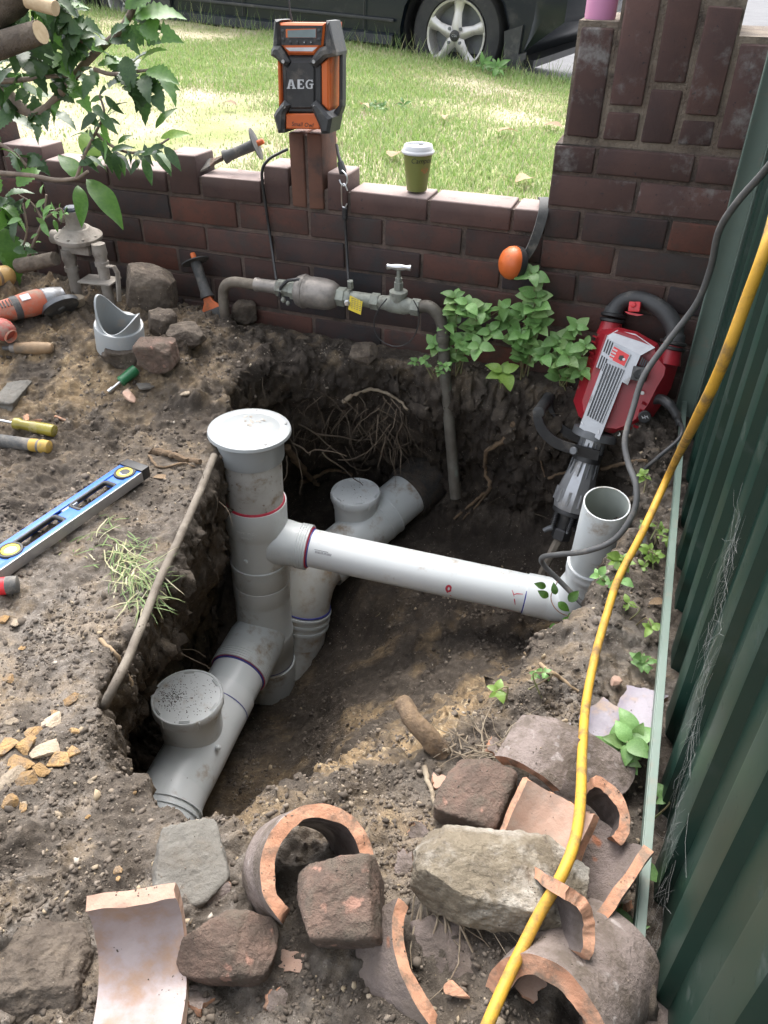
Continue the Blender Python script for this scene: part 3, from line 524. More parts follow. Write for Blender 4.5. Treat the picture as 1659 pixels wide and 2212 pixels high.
# ---- tall pillar
PY, PB = 2.128, 2.46; PIL = thing('brick_pillar', 'tall stepped brown brick gate pillar beside the green fence', 'pillar', (0, PY, -.05))
def pb(x0, x1, z0, z1, y0=PY, y1=PY+.11, mat='brick', j=.005): return brick(PIL, x0, x1, z0+.05, z1+.05, y0-PY, y1-PY, mat, j)
PX0, PX1 = -.297, .17; PL = [.752, .682]+[.599-.0815*k for k in range(8)]
JA = [PX0, -.187, .046, PX1]; JB = [PX0, -.078, PX1]; JC = [PX0, -.20, .018, PX1]; JD = [PX0, -.098, .14, PX1]
for k in range(len(PL)-1):
    E_ = (JA, JB, JC, JD, JA, JB, JC, JD, JA)[k]
    for a, b in zip(E_[:-1], E_[1:]): pb(a, b, PL[k+1], PL[k], mat='brick_pale' if k in (0,1) else 'brick')
    # returns along the sides and back
    for y0, y1 in ((PY+.115, PB-.115),): pb(PX0, PX0+.105, PL[k+1], PL[k], y0, y1); pb(PX1-.105, PX1, PL[k+1], PL[k], y0, y1)
    pb(PX0, -.06, PL[k+1], PL[k], PB-.11, PB); pb(-.06, PX1, PL[k+1], PL[k], PB-.11, PB)
SOL = [(-.277,-.187,[.760,1.003]),(-.187,-.097,[.760,.835,1.078]),(-.097,-.012,[.760,.888,1.128]),(-.012,.074,[.760,.828,1.052]),(.074,.17,[.760,.985])]
for a, b, zs in SOL:
    for q0, q1 in zip(zs[:-1], zs[1:]):
        pb(a, b, q0, q1, PY+.004, PY+.114, 'brick_pale', .007); pb(a, b, q0, q1, PB-.12, PB-.01, 'brick', .006)
    pb(a, b, zs[-1]-.09, zs[-1], PY+.12, PB-.125, 'brick_pale', .006)
for q in range(3): pb(.178, .40, .955, .99, PY+.02+q*.1, PY+.112+q*.1, 'brick_pale', .003)   # side wing beyond the fence end
pb(.178, .40, .70, .955, PY+.02, PY+.32)
mb = MB(); mb.box(((PX0+PX1)/2, (PB-PY)/2, .40), (PX1-PX0-.010, PB-PY-.010, .80)); mb.build('mortar', M['mortar'], PIL, smooth=None)
mb = MB(); h = .80
for a, b, zs in SOL: mb.box(((a+b)/2, (PB-PY)/2+.002, .80+(zs[-1]-.764)/2), (b-a-.0005, PB-PY-.018, zs[-1]-.764+.05-.008))
mb.build('mortar', M['mortar_pale'], PIL, smooth=None)
# ---------------------------------------------------------------- steel fence
fen = thing('steel_fence', 'dark green ribbed steel sheet fence with pale green bottom rail', 'fence', (.19, 1.0, 0))
FY0, FY1 = -.75, 2.10
def sheet():
    """one folded rib panel: profile along Y, sheet upright"""
    out = []; y = 0.0; per = .163
    prof = [(0,0),(.052,0),(.060,.030),(.066,.032),(.116,.032),(.122,.030),(.130,0),(.163,0)]
    return prof, per
prof, per = sheet(); y = FY1; ridx = 0
while y > FY0:
    b = MB(); n = 9; nn = len(prof); hs_ = [-.02, .5, 1.0, 1.95]
    for z in hs_:
        for (t, d) in prof: b.v.append((d*-.5+.012+.002*math.sin(7*(y-t)+z), y-t-1.0, z))
    for r in range(len(hs_)-1):
        for i in range(nn-1): a = r*nn+i; b.f.append((a, a+1, a+1+nn, a+nn)); b.m.append(0)
    o = b.build('sheet_rib', M['fence'], fen, smooth=25); y -= per
rl = MB(); rz = .105
rl.box((-.038, (FY0+FY1)/2-1.0+.02, rz+.011), (.002, FY1-FY0+.03, .020)); rl.box((-.031, (FY0+FY1)/2-1.0+.02, rz+.0215), (.012, FY1-FY0+.03, .002)); rl.box((-.031, (FY0+FY1)/2-1.0+.02, rz), (.012, FY1-FY0+.03, .002))
rl.build('bottom_rail', M['rail'], fen, smooth=None, bevel=.0008)
rl = MB(); rl.box((.02, 2.108-1.0, .95), (.145, .004, 2.0)); rl.box((-.052, 2.085-1.0, .95), (.0025, .028, 2.0)); rl.box((-.004, 2.085-1.0, .95), (.0025, .028, 2.0))
rl.build('end_post', M['rail'], fen, smooth=None, bevel=.0008)
# ---------------------------------------------------------------- PVC drain in the pit (glued together: one thing)
DR = thing('plastic_drain', 'pale grey plastic drain with riser, trap, branch and inspection caps in the pit', 'drain pipe', (-.93, 1.56, -.93))
DO = Vector((-.93, 1.56, -.93))
def seg(name, p0, p1, prof, mat='pvc', n=40, parent=None, cap=(True, True), smooth=40):
    p0, p1 = Vector(p0), Vector(p1); b = MB().lathe(p0-DO, p1-p0, prof, n, 0, cap)
    o = b.build(name, M[mat], parent or DR, smooth=smooth); return o
def ringp(r, t, w, e=.002): return [(t, r-.004),(t, r+e*.4),(t+e*.5, r+e),(t+w-e*.5, r+e),(t+w, r+e*.4),(t+w, r-.004)]
RT, RBm = Vector((-.913,1.564,.119)), Vector((-.936,1.560,-.93)); RAX = (RBm-RT).normalized(); at_r = lambda z: RT+RAX*((z-RT.z)/RAX.z)
def rseg(name, z0, z1, prof, mat='pvc', **k): return seg(name, at_r(z0), at_r(z1), prof, mat, **k)
# lid with flange, groove and screws
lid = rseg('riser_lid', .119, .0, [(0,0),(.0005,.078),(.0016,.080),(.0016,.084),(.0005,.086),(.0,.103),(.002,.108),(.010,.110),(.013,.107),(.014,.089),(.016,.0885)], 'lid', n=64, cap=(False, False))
for k in range(5):
    a = k*2*math.pi/5+.6; c = at_r(.119)-DO; MB().lathe(c+Vector((math.cos(a)*.096, math.sin(a)*.096, .0012)), (0,0,-1), [(0,0),(0,.0032),(.0012,.0036),(.0035,.0036)], 12).build('screw', M['steel'], lid, smooth=40)
rr = random.Random(3); b = MB()
for k in range(26):
    a = rr.uniform(1.1, 2.2); q = rr.uniform(.01, .06); c = at_r(.119)-DO; b.box(c+Vector((math.cos(a)*q*1.1-.005, math.sin(a)*q, .0006)), (rr.uniform(.003,.010), rr.uniform(.002,.005), .0006), 0, Matrix.Rotation(rr.uniform(0,3), 3, 'Z'))
tag(b.build('dried_mud', pmat('dried_mud', (.42,.36,.30), (.50,.45,.40), 60, .95), lid, smooth=None), kind='stuff')
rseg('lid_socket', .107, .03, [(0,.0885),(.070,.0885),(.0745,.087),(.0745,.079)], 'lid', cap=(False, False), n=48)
rseg('riser_pipe', .05, -.16, [(0,.080),(.21,.080)], 'pvc_old', cap=(False, False), n=48)
TE = rseg('upper_junction', -.112, -.33, [(0,.080),(0,.0868),(.002,.0878),(.086,.0878),(.092,.085),(.098,.0842),(.205,.0842),(.218,.0842)], 'pvc', n=56, cap=(False, False))
rseg('glue_ring', -.106, -.12, [(0,.0795),(.001,.0822),(.0062,.0842),(.0085,.083)], 'glue_red', parent=TE, n=48, cap=(False, False))
vs, fs = text_poly('DWV  PVC-U', .011, .0005); b = MB(); cz = -.168
dirc = Vector((-RT.x, -RT.y, 0)).normalized(); tang = Vector((-dirc.y, dirc.x, 0))*1
def wrap(vs, r, zc, off=-.35):
    out = []
    for v in vs:
        a = v.x/r+off; d = dirc*math.cos(a)+tang*math.sin(a); out.append(at_r(zc)+d*(r+v.z)+Vector((0,0,v.y))-DO)
    return out
b.add(wrap(vs, .0879, cz), fs).build('moulded_lettering', M['pvc'], TE, smooth=None)
vs, fs = text_poly('150 X 100', .009, .0005); MB().add(wrap(vs, .0879, cz-.016), fs).build('moulded_lettering', M['pvc'], TE, smooth=None)
p = at_r(-.27)+(dirc*math.cos(-.5)+tang*math.sin(-.5))*.083-DO; MB().lathe(p, dirc*math.cos(-.5)+tang*math.sin(-.5), [(0,.0065),(.006,.006),(.0068,.004),(.0068,0)], 14).build('moulding_stub', M['pvc'], TE)
rseg('riser_coupling', -.318, -.48, [(0,.0842),(.001,.0872),(.004,.0882),(.008,.0872),(.009,.0856),(.078,.0856),(.079,.0848),(.081,.0848),(.082,.0860),(.140,.0860),(.143,.0846),(.155,.0842)], 'pvc', n=56, cap=(False, False))
LT = rseg('lower_junction', -.462, -.80, [(0,.0845),(.145,.0845),(.150,.0868),(.155,.0880),(.165,.0872),(.225,.0872),(.228,.0848),(.30,.0848)], 'pvc', n=56, cap=(False, False))
rseg('ink_ring', -.742, -.75, [(0,.0853),(.0035,.0853)], 'glue_blue', parent=LT, cap=(False, False))
rseg('trap_foot', -.753, -.92, [(0,.0848),(.001,.0888),(.115,.0888),(.16,.083)], 'pvc', n=56, cap=(False, True))
# ---- branch to the right with its standpipe
B0, B1 = at_r(-.243), Vector((-.080,1.662,-.308)); bd = (B1-B0).normalized(); bl = (B1-B0).length
seg('branch_socket', B0, B1, [(.05,.070),(.085,.0672),(.105,.0645),(.108,.0640),(.118,.0636)]+[q for t in (.124,.131,.138,.145) for q in ((t,.0640),(t+.001,.0662),(t+.004,.0662),(t+.005,.0642))]+[(.152,.0660),(.156,.0655),(.157,.0545)], 'pvc', parent=TE, n=48, cap=(False, False))
seg('glue_ring', B0, B1, [(.1565,.0545),(.1568,.0610),(.1582,.0604),(.160,.0562),(.160,.0545)], 'glue_red', parent=TE, cap=(False, False))
seg('ink_ring', B0, B1, [(.1605,.0545),(.1605,.0568),(.1635,.0562),(.164,.0545)], 'glue_blue', parent=TE, cap=(False, False))
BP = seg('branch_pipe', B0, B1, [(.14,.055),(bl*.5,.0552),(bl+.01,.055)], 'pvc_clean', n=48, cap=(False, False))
bu = Vector((0,0,1)); bu = (bu-bd*bu.dot(bd)).normalized(); bs = bd.cross(bu)      # bs points to the camera side or away
if bs.dot(Vector((0,-1,0))) < 0: bs = -bs
def onbranch(t, a, r=.0555): return B0+bd*t+(bs*math.cos(a)+bu*math.sin(a))*r-DO
def stroke(name, pts, w, mat, parent):
    """paint stroke on the branch pipe: pts = [(t, angle)]"""
    P = [onbranch(t, a) for t, a in pts]; vs = []; fs = []
    for i, p in enumerate(P):
        tg = (P[min(i+1,len(P)-1)]-P[max(i-1,0)]).normalized(); nrm = (bs*math.cos(pts[i][1])+bu*math.sin(pts[i][1])); sd_ = tg.cross(nrm).normalized()*w*(1 if 0 < i < len(P)-1 else .5)/2
        vs += [p-sd_, p+sd_]
    fs = [(2*i, 2*i+1, 2*i+3, 2*i+2) for i in range(len(P)-1)]; return MB().add(vs, fs).build(name, M[mat], parent, smooth=None)
tb = bl-.075
b = MB(); rr = random.Random(9)
for k in range(15): t = .185+.0032*k; b.add([onbranch(t, .62, .0554), onbranch(t+rr.uniform(.0008,.0022), .62, .0554), onbranch(t+.0016, .50, .0554), onbranch(t, .50, .0554)], [(0,1,2,3)])
b.add([onbranch(.182,.68,.0554), onbranch(.222,.68,.0554), onbranch(.222,.655,.0554), onbranch(.182,.655,.0554)], [(0,1,2,3)]); b.build('printed_barcode', M['print'], BP, smooth=None)
stroke('red_paint_mark', [(tb-.205+.006*math.cos(q), .12+.17*math.sin(q)) for q in np.linspace(0, 6.28, 12)], .0065, 'glue_red', BP); stroke('red_paint_mark', [(tb-.207,-.02),(tb-.208,-.1),(tb-.204,-.16)], .005, 'glue_red', BP); stroke('red_paint_mark', [(tb-.198,-.33),(tb-.194,-.38)], .006, 'glue_red', BP)
stroke('red_paint_mark', [(tb-.037,.75),(tb-.03,.55),(tb-.022,.62),(tb-.006,.66)], .0028, 'glue_red', BP); stroke('red_paint_mark', [(tb-.03,.55),(tb-.024,.25),(tb-.02,.02)], .003, 'glue_red', BP)
stroke('red_paint_mark', [(tb-.13,-.60),(tb-.10,-.72),(tb-.05,-.66),(tb-.035,-.60),(tb-.005,-.58)], .0026, 'glue_red', BP); stroke('red_paint_mark', [(tb-.035,-.60),(tb-.033,-.75)], .0026, 'glue_red', BP)
stroke('blue_ink_line', [(tb+.002, a) for a in np.linspace(-.95, .85, 10)], .0035, 'glue_blue', BP)
EL = seg('branch_elbow', B0, B1, [(tb+.004,.055),(tb+.005,.0585),(tb+.06,.0592),(tb+.062,.0585)], 'pvc_clean', n=48, cap=(False, False))
S0, S1 = Vector((.002,1.668,-.20)), Vector((.010,1.600,.080)); sdv = (S1-S0).normalized()
e0 = B0+bd*(tb+.06); ctr = [e0-DO, e0+bd*.03-DO, e0+bd*.06+Vector((.004,0,.016))-DO, S0+Vector((-.004,.004,-.035))-DO, S0-DO, S0+sdv*.03-DO]
MB().tube(smoothpath(ctr, 8), .0588, 40, cap=False).build('elbow_bend', M['pvc_clean'], EL, smooth=60)
b = MB().lathe(S0-DO, sdv, [(.018,.055),(.018,.0605),(.026,.0612),(.034,.0612),(.036,.0602),(.052,.0602),(.055,.0615),(.0575,.0605),(.058,.0545)], 48, cap=(False, False)); b.build('elbow_socket', M['pvc_clean'], EL)
sl_ = (S1-S0).length
ST = MB().lathe(S0-DO, sdv, [(.03,.0552),(sl_-.001,.0550),(sl_,.0545),(sl_,.0515),(sl_-.001,.051)], 56, cap=(False, False)).build('standpipe', M['pvc'], DR)
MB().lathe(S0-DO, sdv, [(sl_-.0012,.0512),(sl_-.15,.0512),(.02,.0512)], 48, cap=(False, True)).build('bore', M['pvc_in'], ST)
# ---- inspection tee towards the front
F0, F1 = Vector((-.928,1.54,-.600)), Vector((-.905,.98,-.652)); fd = (F1-F0).normalized()
seg('front_socket', F0, F1, [(.0,.078),(.05,.0865),(.135,.0875)]+[q for t in (.140,.148,.156,.164) for q in ((t,.0878),(t+.001,.0892),(t+.005,.0892),(t+.006,.0878))]+[(.176,.0885),(.178,.080)], 'pvc', parent=LT, n=56, cap=(False, False))
seg('ink_ring', F0, F1, [(.178,.0795),(.178,.0838),(.182,.0815),(.183,.0795)], 'glue_blue', parent=LT, cap=(False, False)); seg('glue_ring', F0, F1, [(.176,.08),(.1775,.0862),(.1782,.084),(.1782,.0795)], 'glue_red', parent=LT, cap=(False, False))
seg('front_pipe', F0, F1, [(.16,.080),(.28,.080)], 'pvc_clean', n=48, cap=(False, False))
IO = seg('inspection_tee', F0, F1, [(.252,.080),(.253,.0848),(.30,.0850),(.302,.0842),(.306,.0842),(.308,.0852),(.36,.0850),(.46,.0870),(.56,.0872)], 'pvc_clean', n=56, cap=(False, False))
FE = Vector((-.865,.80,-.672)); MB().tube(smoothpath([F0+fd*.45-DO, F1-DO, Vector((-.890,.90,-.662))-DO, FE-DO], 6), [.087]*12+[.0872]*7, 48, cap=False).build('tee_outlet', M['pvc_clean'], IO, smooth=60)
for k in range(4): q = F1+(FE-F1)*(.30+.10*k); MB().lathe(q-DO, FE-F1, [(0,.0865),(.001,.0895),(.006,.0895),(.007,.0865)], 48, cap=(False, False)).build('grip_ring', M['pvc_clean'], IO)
seg('ink_arc', F0, F1, [(.300,.0853),(.303,.0853)], 'glue_blue', parent=IO, cap=(False, False))
def insp_cap(name, c, ax, r, parent, lugs, specks, drop_):
    """screw cap with turned rim, grip bars near the edge, on its short neck"""
    c = Vector(c)-DO; ax = Vector(ax).normalized()
    nk = MB().lathe(c, ax, [(-drop_,r*.86),(-.062,r*.87),(-.060,r*.90),(-.045,r*.90),(-.043,r*.93),(-.020,r*.94)], 48, cap=(False, False)).build('neck', M['pvc_clean'], parent)
    cp = MB().lathe(c, ax, [(-.028,r*.93),(-.028,r*.985),(-.024,r),(-.004,r*.995),(0,r*.965),(-.0005,r*.93),(-.0028,r*.91),(-.0028,r*.4),(-.0028,0)], 64, cap=(False, False)).build(name, M['lid_lightened'], DR)
    q = ax.to_track_quat('Z', 'Y')
    for k in range(lugs):
        a0 = k*2*math.pi/lugs; b = MB()
        for rr_ in (.845, .885):
            vs = []; fs = []
            for j in range(6):
                a = a0+(j-2.5)*.065
                for (h, dr) in ((-.003,0),(.001,0),(.001,.014),(-.003,.014)): vs.append(c+q @ Vector((math.cos(a)*r*(rr_+dr), math.sin(a)*r*(rr_+dr), h)))
            for j in range(5): fs += [tuple(4*j+m for m in (0,1,5,4)), tuple(4*j+m for m in (1,2,6,5)), tuple(4*j+m for m in (2,3,7,6))]
            b.add(vs, fs)
        b.build('grip_bar', M['lid_lightened'], cp, smooth=None); e = q @ Vector((math.cos(a0+.4), math.sin(a0+.4), 0)); MB().lathe(c+e*r*.992-ax*.027, ax, [(0,.002),(.024,.002),(.026,0)], 8).build('grip_nib', M['lid_lightened'], cp)
    MB().lathe(c-ax*.0029, ax, [(0,.007),(.001,.0068),(.0011,0)], 16, cap=(False, False)).build('centre_boss', M['lid_lightened'], cp)
    rr = random.Random(5); b = MB()
    for k in range(specks):
        if rr.random() < .62: a = rr.gauss(2.5, .55); d = abs(rr.gauss(.5, .2))
        else: a = rr.uniform(0, 6.28); d = rr.uniform(0,1)**.5*.85
        s = rr.uniform(.0006, .0022)*(1.5 if rr.random() < .12 else 1); v = c+q @ Vector((math.cos(a)*d*r*.95, math.sin(a)*d*r*.95, -.0024)); b.ball(v, (s*1.7, s*1.4, s*1.1), 5)
    if specks: tag(b.build('soil_specks', M['soilbit'], cp, smooth=None), kind='stuff')
    return cp
insp_cap('inspection_cap', (-.922,1.118,-.447), (.03,-.02,1), .094, IO, 6, 420, .16)
MB().ball(Vector((-.832,1.09,-.585))-DO, (.016,.016,.016), 10).build('moulding_stub', M['pvc_clean'], IO)
b = MB(); rr = random.Random(8)
for k in range(150):
    a = rr.gauss(0, 1); v = Vector((-.905+rr.gauss(0,.022), 1.01+rr.gauss(0,.022), 0)); yy = v.x+.9; v.z = -.655+math.sqrt(max(0, .0875**2-yy*yy)); s = rr.uniform(.0008,.0024); b.ball(v-DO, (s*1.6,s*1.4,s), 5)
tag(b.build('soil_specks', M['soilbit'], IO, smooth=None), kind='stuff')
# ---- trap outlet rising behind the riser, second inspection tee, pipe into the rubber coupling
back = [(-.93,1.58,-.93),(-.900,1.64,-.86),(-.878,1.690,-.76),(-.868,1.715,-.66),(-.866,1.735,-.60),(-.858,1.78,-.545),(-.835,1.85,-.515)]
TB = MB().tube(smoothpath([Vector(p)-DO for p in back[:4]], 8), .082, 44, cap=False).build('trap_bend', M['pvc_muddy'], DR, smooth=60)
q = Vector(back[3]); ax = (Vector(back[3])-Vector(back[2])).normalized(); UB = MB().tube(smoothpath([Vector(p)-DO for p in back[2:]], 8), .0855, 44, cap=False).build('upper_bend', M['pvc_muddy'], DR, smooth=60)
for k, t in enumerate((-.045,-.018,.009)): MB().lathe(q+ax*t-DO, ax, [(0,.083),(.001,.0905),(.006,.0915),(.011,.0905),(.012,.083)], 48, cap=(False, False)).build('seal_ring', M['pvc'], UB)
MB().lathe(q+ax*.024-DO, ax, [(0,.084),(.001,.0880),(.005,.0880),(.006,.084)], 48, cap=(False, False)).build('ink_ring', M['glue_blue'], UB); MB().lathe(q-ax*.085-DO, ax, [(0,.081),(0,.0845),(.022,.0845),(.023,.081)], 48, cap=(False, False)).build('ink_ring', pmat('ink_faded', (.13,.16,.30),(.2,.22,.32),60,.5), TB)
K0, K1 = Vector(back[-2]), Vector((-.650,2.195,-.425)); kd = (K1-K0).normalized()
I2 = seg('rear_inspection_tee', K0, K1, [(.05,.0855),(.09,.0855),(.092,.0842),(.094,.0855),(.30,.0855),(.302,.0875),(.312,.0875),(.313,.0855),(.345,.0860),(.347,.0878),(.352,.0878),(.353,.080)], 'pvc', n=48, cap=(False, False))
seg('ink_ring', K0, K1, [(.088,.0862),(.094,.0862)], 'glue_blue', parent=I2, cap=(False, False))
insp_cap('rear_inspection_cap', (-.788,2.000,-.335), (.0,.0,1), .0835, I2, 6, 40, .14)
seg('rear_pipe', K0, K1, [(.30,.080),(.56,.080)], 'pvc', n=40)
CP = seg('rubber_coupling', K0, K1, [(.455,.080),(.455,.090),(.465,.093),(.53,.094),(.62,.10)], 'rubber_muddy', n=40, cap=(False, True)); seg('clamp_band', K0, K1, ringp(.093,.470,.012,.0025), 'rubber_muddy', parent=CP, cap=(False, False))
# ---------------------------------------------------------------- things on and along the wall
# ---- jobsite radio on the pier (front plane just proud of the pier)
RF = Frame((-.985, 2.100, .727), (1,.03,0), (0,.04,1)); rad = thing('radio', 'battered orange and black jobsite radio standing on the brick pier', 'radio', mat=RF.mat())
K6 = lambda x, y: RF.uv((850+x/3.253)*.6636, (40+y/3.253)*.6636)
def rp(*pts): return [K6(x, y) for x, y in pts]
def part(parent, name, poly, z0, z1, mat, inset=0., smooth=None): return MB().prism(poly, z0, z1, 0, inset).build(name, M[mat], parent, smooth=smooth)
part(rad, 'casing', rp((175,130),(730,110),(735,480),(720,1010),(650,1240),(275,1240),(185,1000),(170,480)), -.085, -.004, 'orange', .006)
part(rad, 'grille', rp((225,560),(300,455),(585,455),(660,560),(660,970),(590,1075),(300,1070),(235,970)), -.01, .006, 'black', .006)
gp = part(rad, 'speaker_cover', rp((270,610),(330,510),(560,510),(585,600),(585,960),(545,1020),(330,1020),(275,950)), .0, .010, 'black', .004)
def glyph(parent, name, strokes, mat, z0, z1):
    b = MB()
    for poly in strokes: b.prism([K6(x, y) for x, y in poly], z0, z1)
    return b.build(name, M[mat], parent, smooth=None)
glyph(gp, 'letter_a', [[(290,805),(325,805),(325,795),(318,795),(336,720),(352,720),(352,708),(318,708),(298,795),(290,795)],[(336,720),(352,708),(376,795),(386,795),(386,806),(345,806),(345,795),(354,795)],[(314,765),(358,765),(358,775),(314,775)]], 'silver_print', .009, .0116)
glyph(gp, 'letter_e', [[(403,708),(415,708),(415,720),(428,720),(428,795),(415,795),(415,806),(403,806)],[(415,708),(468,708),(468,735),(460,735),(456,720),(415,720)],[(428,750),(450,750),(450,764),(428,764)],[(415,795),(460,795),(464,778),(472,778),(472,806),(415,806)]], 'silver_print', .009, .0116)
glyph(gp, 'letter_g', [[(500,722),(520,709),(545,712),(560,708),(566,735),(556,735),(545,722),(522,722),(508,740),(506,775),(518,795),(540,797),(540,806),(510,804),(492,785),(488,750)],[(530,752),(572,752),(572,764),(562,764),(562,800),(545,806),(540,797),(545,790),(545,764),(530,764)]], 'silver_print', .009, .0116)
hd = part(rad, 'control_panel_frame', rp((205,108),(690,112),(665,362),(630,375),(580,450),(300,445),(245,372),(228,350)), -.05, .010, 'orange', .005)
pn = part(rad, 'control_panel', rp((218,140),(668,140),(650,345),(236,345)), .004, .0112, 'black')
part(pn, 'display_frame', rp((282,176),(600,170),(600,268),(282,265)), .008, .0120, 'orange'); part(pn, 'display', rp((300,190),(598,176),(598,266),(302,263)), .009, .0126, 'screen')
for (x, y) in ((248,196),(255,285),(632,193),(630,285),(330,315),(402,316),(478,316),(548,316)):
    u, v = K6(x, y); MB().lathe((u, v, .0105), (0,0,1), [(0,.0042),(.002,.004),(.0026,.003),(.0026,0)], 14).build('button', M['rubber'], pn)
for (x, y, s) in ((476,316,-1),(549,316,1)):
    u, v = K6(x, y); MB().prism([(u+.0014*s, v), (u-.001*s, v+.0018), (u-.001*s, v-.0018)], .0125, .0133).build('arrow_mark', M['white'], pn, smooth=None)
part(hd, 'label_strip', rp((275,372),(610,368),(560,410),(320,408)), .0095, .0113, 'silver_print')
vs, fs = text_poly('DAB+', .007, .0003); u, v = K6(365,398); MB().add([(a.x+u, a.y+v, a.z+.0116) for a in vs], fs).build('printed_lettering', M['white'], hd, smooth=None)
for nm, pts, z in (('corner_bumper', [(152,350),(225,352),(325,520),(300,560),(270,572),(180,490),(124,455),(128,395)], .020), ('corner_bumper', [(700,355),(742,92),(815,420),(815,455),(770,470),(705,480),(600,580),(555,560),(525,530),(600,420),(640,372)], .020), ('corner_bumper', [(270,925),(330,975),(275,1075),(270,1270),(205,1272),(155,1085),(185,1030)], .022), ('corner_bumper', [(600,925),(650,980),(735,1080),(775,1110),(745,1275),(660,1280),(640,1200),(560,1020),(548,975)], .022), ('side_bumper', [(150,75),(228,80),(205,110),(222,352),(128,440),(145,110)], .012), ('side_bumper', [(695,85),(742,90),(775,240),(812,430),(700,360),(668,350),(692,130)], .012)):
    part(rad, nm, rp(*pts), -.065, z, 'rubber', .008)
for pts in ([(128,440),(160,440),(175,1000),(180,1080),(150,1090),(150,1020)], [(778,455),(815,450),(815,1010),(785,1100),(735,1130),(725,1060),(778,1000)]): part(rad, 'roll_bar', rp(*pts), -.06, -.030, 'rubber', .004)
for (x, y) in ((267,515),(588,517),(275,990),(597,990)): u, v = K6(x, y); MB().lathe((u, v, .019), (0,0,1), [(0,.0045),(.0028,.0043),(.0028,.0022),(.0015,.002),(.0015,0)], 12).build('screw', M['steel'], rad)
bp_ = part(rad, 'front_nameplate', rp((275,1070),(595,1068),(635,1150),(635,1235),(275,1230)), -.02, .010, 'orange', .003)
vs, fs = text_poly('Small Owl', .0145, .0003, .2, 1.05); u, v = K6(452,1185); MB().add([(a.x+u, a.y+v, a.z+.0104) for a in vs], fs).build('marker_handwriting', M['black'], bp_, smooth=None)
part(rad, 'side_stripe', rp((180,500),(215,545),(222,960),(195,1015)), -.03, .006, 'orange', .003); part(rad, 'side_stripe', rp((645,545),(715,490),(720,1010),(712,1030),(650,970)), -.03, .006, 'orange', .003)
u, v = K6(240,90); MB().tube([(u, v, -.05), (u-.004, v+.02, -.05), (u-.014, v+.22, -.052)], [.003,.0026,.0016], 8).build('antenna', M['black'], rad)
# ---- takeaway cup
cb = aty(900, 418, 2.205); cb.z = TOPZ; cup = thing('coffee_cup', 'olive green takeaway coffee cup with white lid on the wall', 'cup', cb)
CUPH, CR0, CR1 = .103, .028, .041
cbody = MB().lathe((0,0,.001), (0,0,1), [(0,CR0-.002),(0,CR0),(CUPH,CR1),(CUPH,CR1-.002)], 40, cap=(True, True)).build('cup_body', M['cup_green'], cup)
MB().lathe((0,0,CUPH-.006), (0,0,1), [(0,CR1-.001),(0,CR1+.003),(.004,CR1+.0045),(.007,CR1+.0035),(.009,CR1+.001),(.020,CR1-.002),(.0215,CR1-.0035),(.021,CR1-.006),(.016,CR1-.008),(.0155,.006),(.017,.004),(.017,0)], 44, cap=(False, False)).build('cup_lid', M['white'], cup)
MB().box((.0,.026,CUPH+.0105), (.012,.004,.002)).build('sip_hole', M['black'], cup, smooth=None)
cdir = Vector((-cb.x, -cb.y, 0)).normalized(); ctan = Vector((-cdir.y, cdir.x, 0))
def oncup(u, h, lift=.0004): r = CR0+(CR1-CR0)*h/CUPH+lift; a = u/r; d = cdir*math.cos(a)+ctan*math.sin(a); return d*r+Vector((0,0,h+.001))
vs, fs = text_poly('Campos', .019, .0002, .25); MB().add([oncup(a.x+.012, a.y+.082, .0004+a.z) for a in vs], fs).build('printed_lettering', M['black'], cbody, smooth=None)
b = MB()
for (u0, h0, u1, h1) in ((.022,.050,.022,.066),(.017,.053,.015,.064),(.027,.053,.029,.064),(.015,.052,.022,.049),(.029,.052,.022,.049),(.012,.056,.012,.062),(.032,.056,.032,.062)):
    w = .0015; b.add([oncup(u0-w, h0), oncup(u0+w, h0), oncup(u1+w*.3, h1), oncup(u1-w*.3, h1)], [(0,1,2,3)])
b.build('printed_emblem', pmat('cup_red', (.45,.13,.05),(.4,.11,.045),20,.5), cbody, smooth=None)
# ---- ear muffs hung over the wall against the pillar
em = thing('ear_muffs', 'orange ear muffs with dark headband hanging over the wall end', 'ear muffs', aty(1125, 520, 2.13))
eo = em.location.copy(); bandp = [aty(1172,428,2.215), aty(1176,432,2.17), aty(1174,455,2.125), aty(1165,490,2.108), aty(1150,530,2.10), aty(1132,560,2.095)]
b = MB(); P = smoothpath(bandp, 6); vs = []; fs = []
for i, p in enumerate(P):
    tg = (P[min(i+1,len(P)-1)]-P[max(i-1,0)]).normalized(); sdw = Vector((.92,.38,0)); nr = tg.cross(sdw).normalized()
    vs += [p-sdw*.013-nr*.003-eo, p+sdw*.013-nr*.003-eo, p+sdw*.013+nr*.003-eo, p-sdw*.013+nr*.003-eo]
for i in range(len(P)-1):
    for j in range(4): a = 4*i; fs.append((a+j, a+(j+1)%4, a+4+(j+1)%4, a+4+j))
b.add(vs, fs+[(3,2,1,0), tuple(len(vs)-4+k for k in range(4))]).build('headband', M['rubber_dusty'], em, smooth=50)
c = aty(1108,568,2.085)-eo; ax = Vector((-.75,-.55,.18)).normalized()
MB().lathe(c, ax, [(-.026,.036),(-.020,.043),(-.004,.045),(-.003,.040)], 28).build('cushion', M['black'], em)
MB().lathe(c, ax, [(-.004,.0425),(.002,.0440),(.014,.0415),(.026,.033),(.033,.021),(.036,0)], 30, cap=(True, False)).build('ear_cup', M['orange'], em)
MB().tube([bandp[-1]-eo, c+ax*.022+Vector((.02,-.004,.02)), c+ax*.030], .0035, 8).build('yoke', M['black'], em)
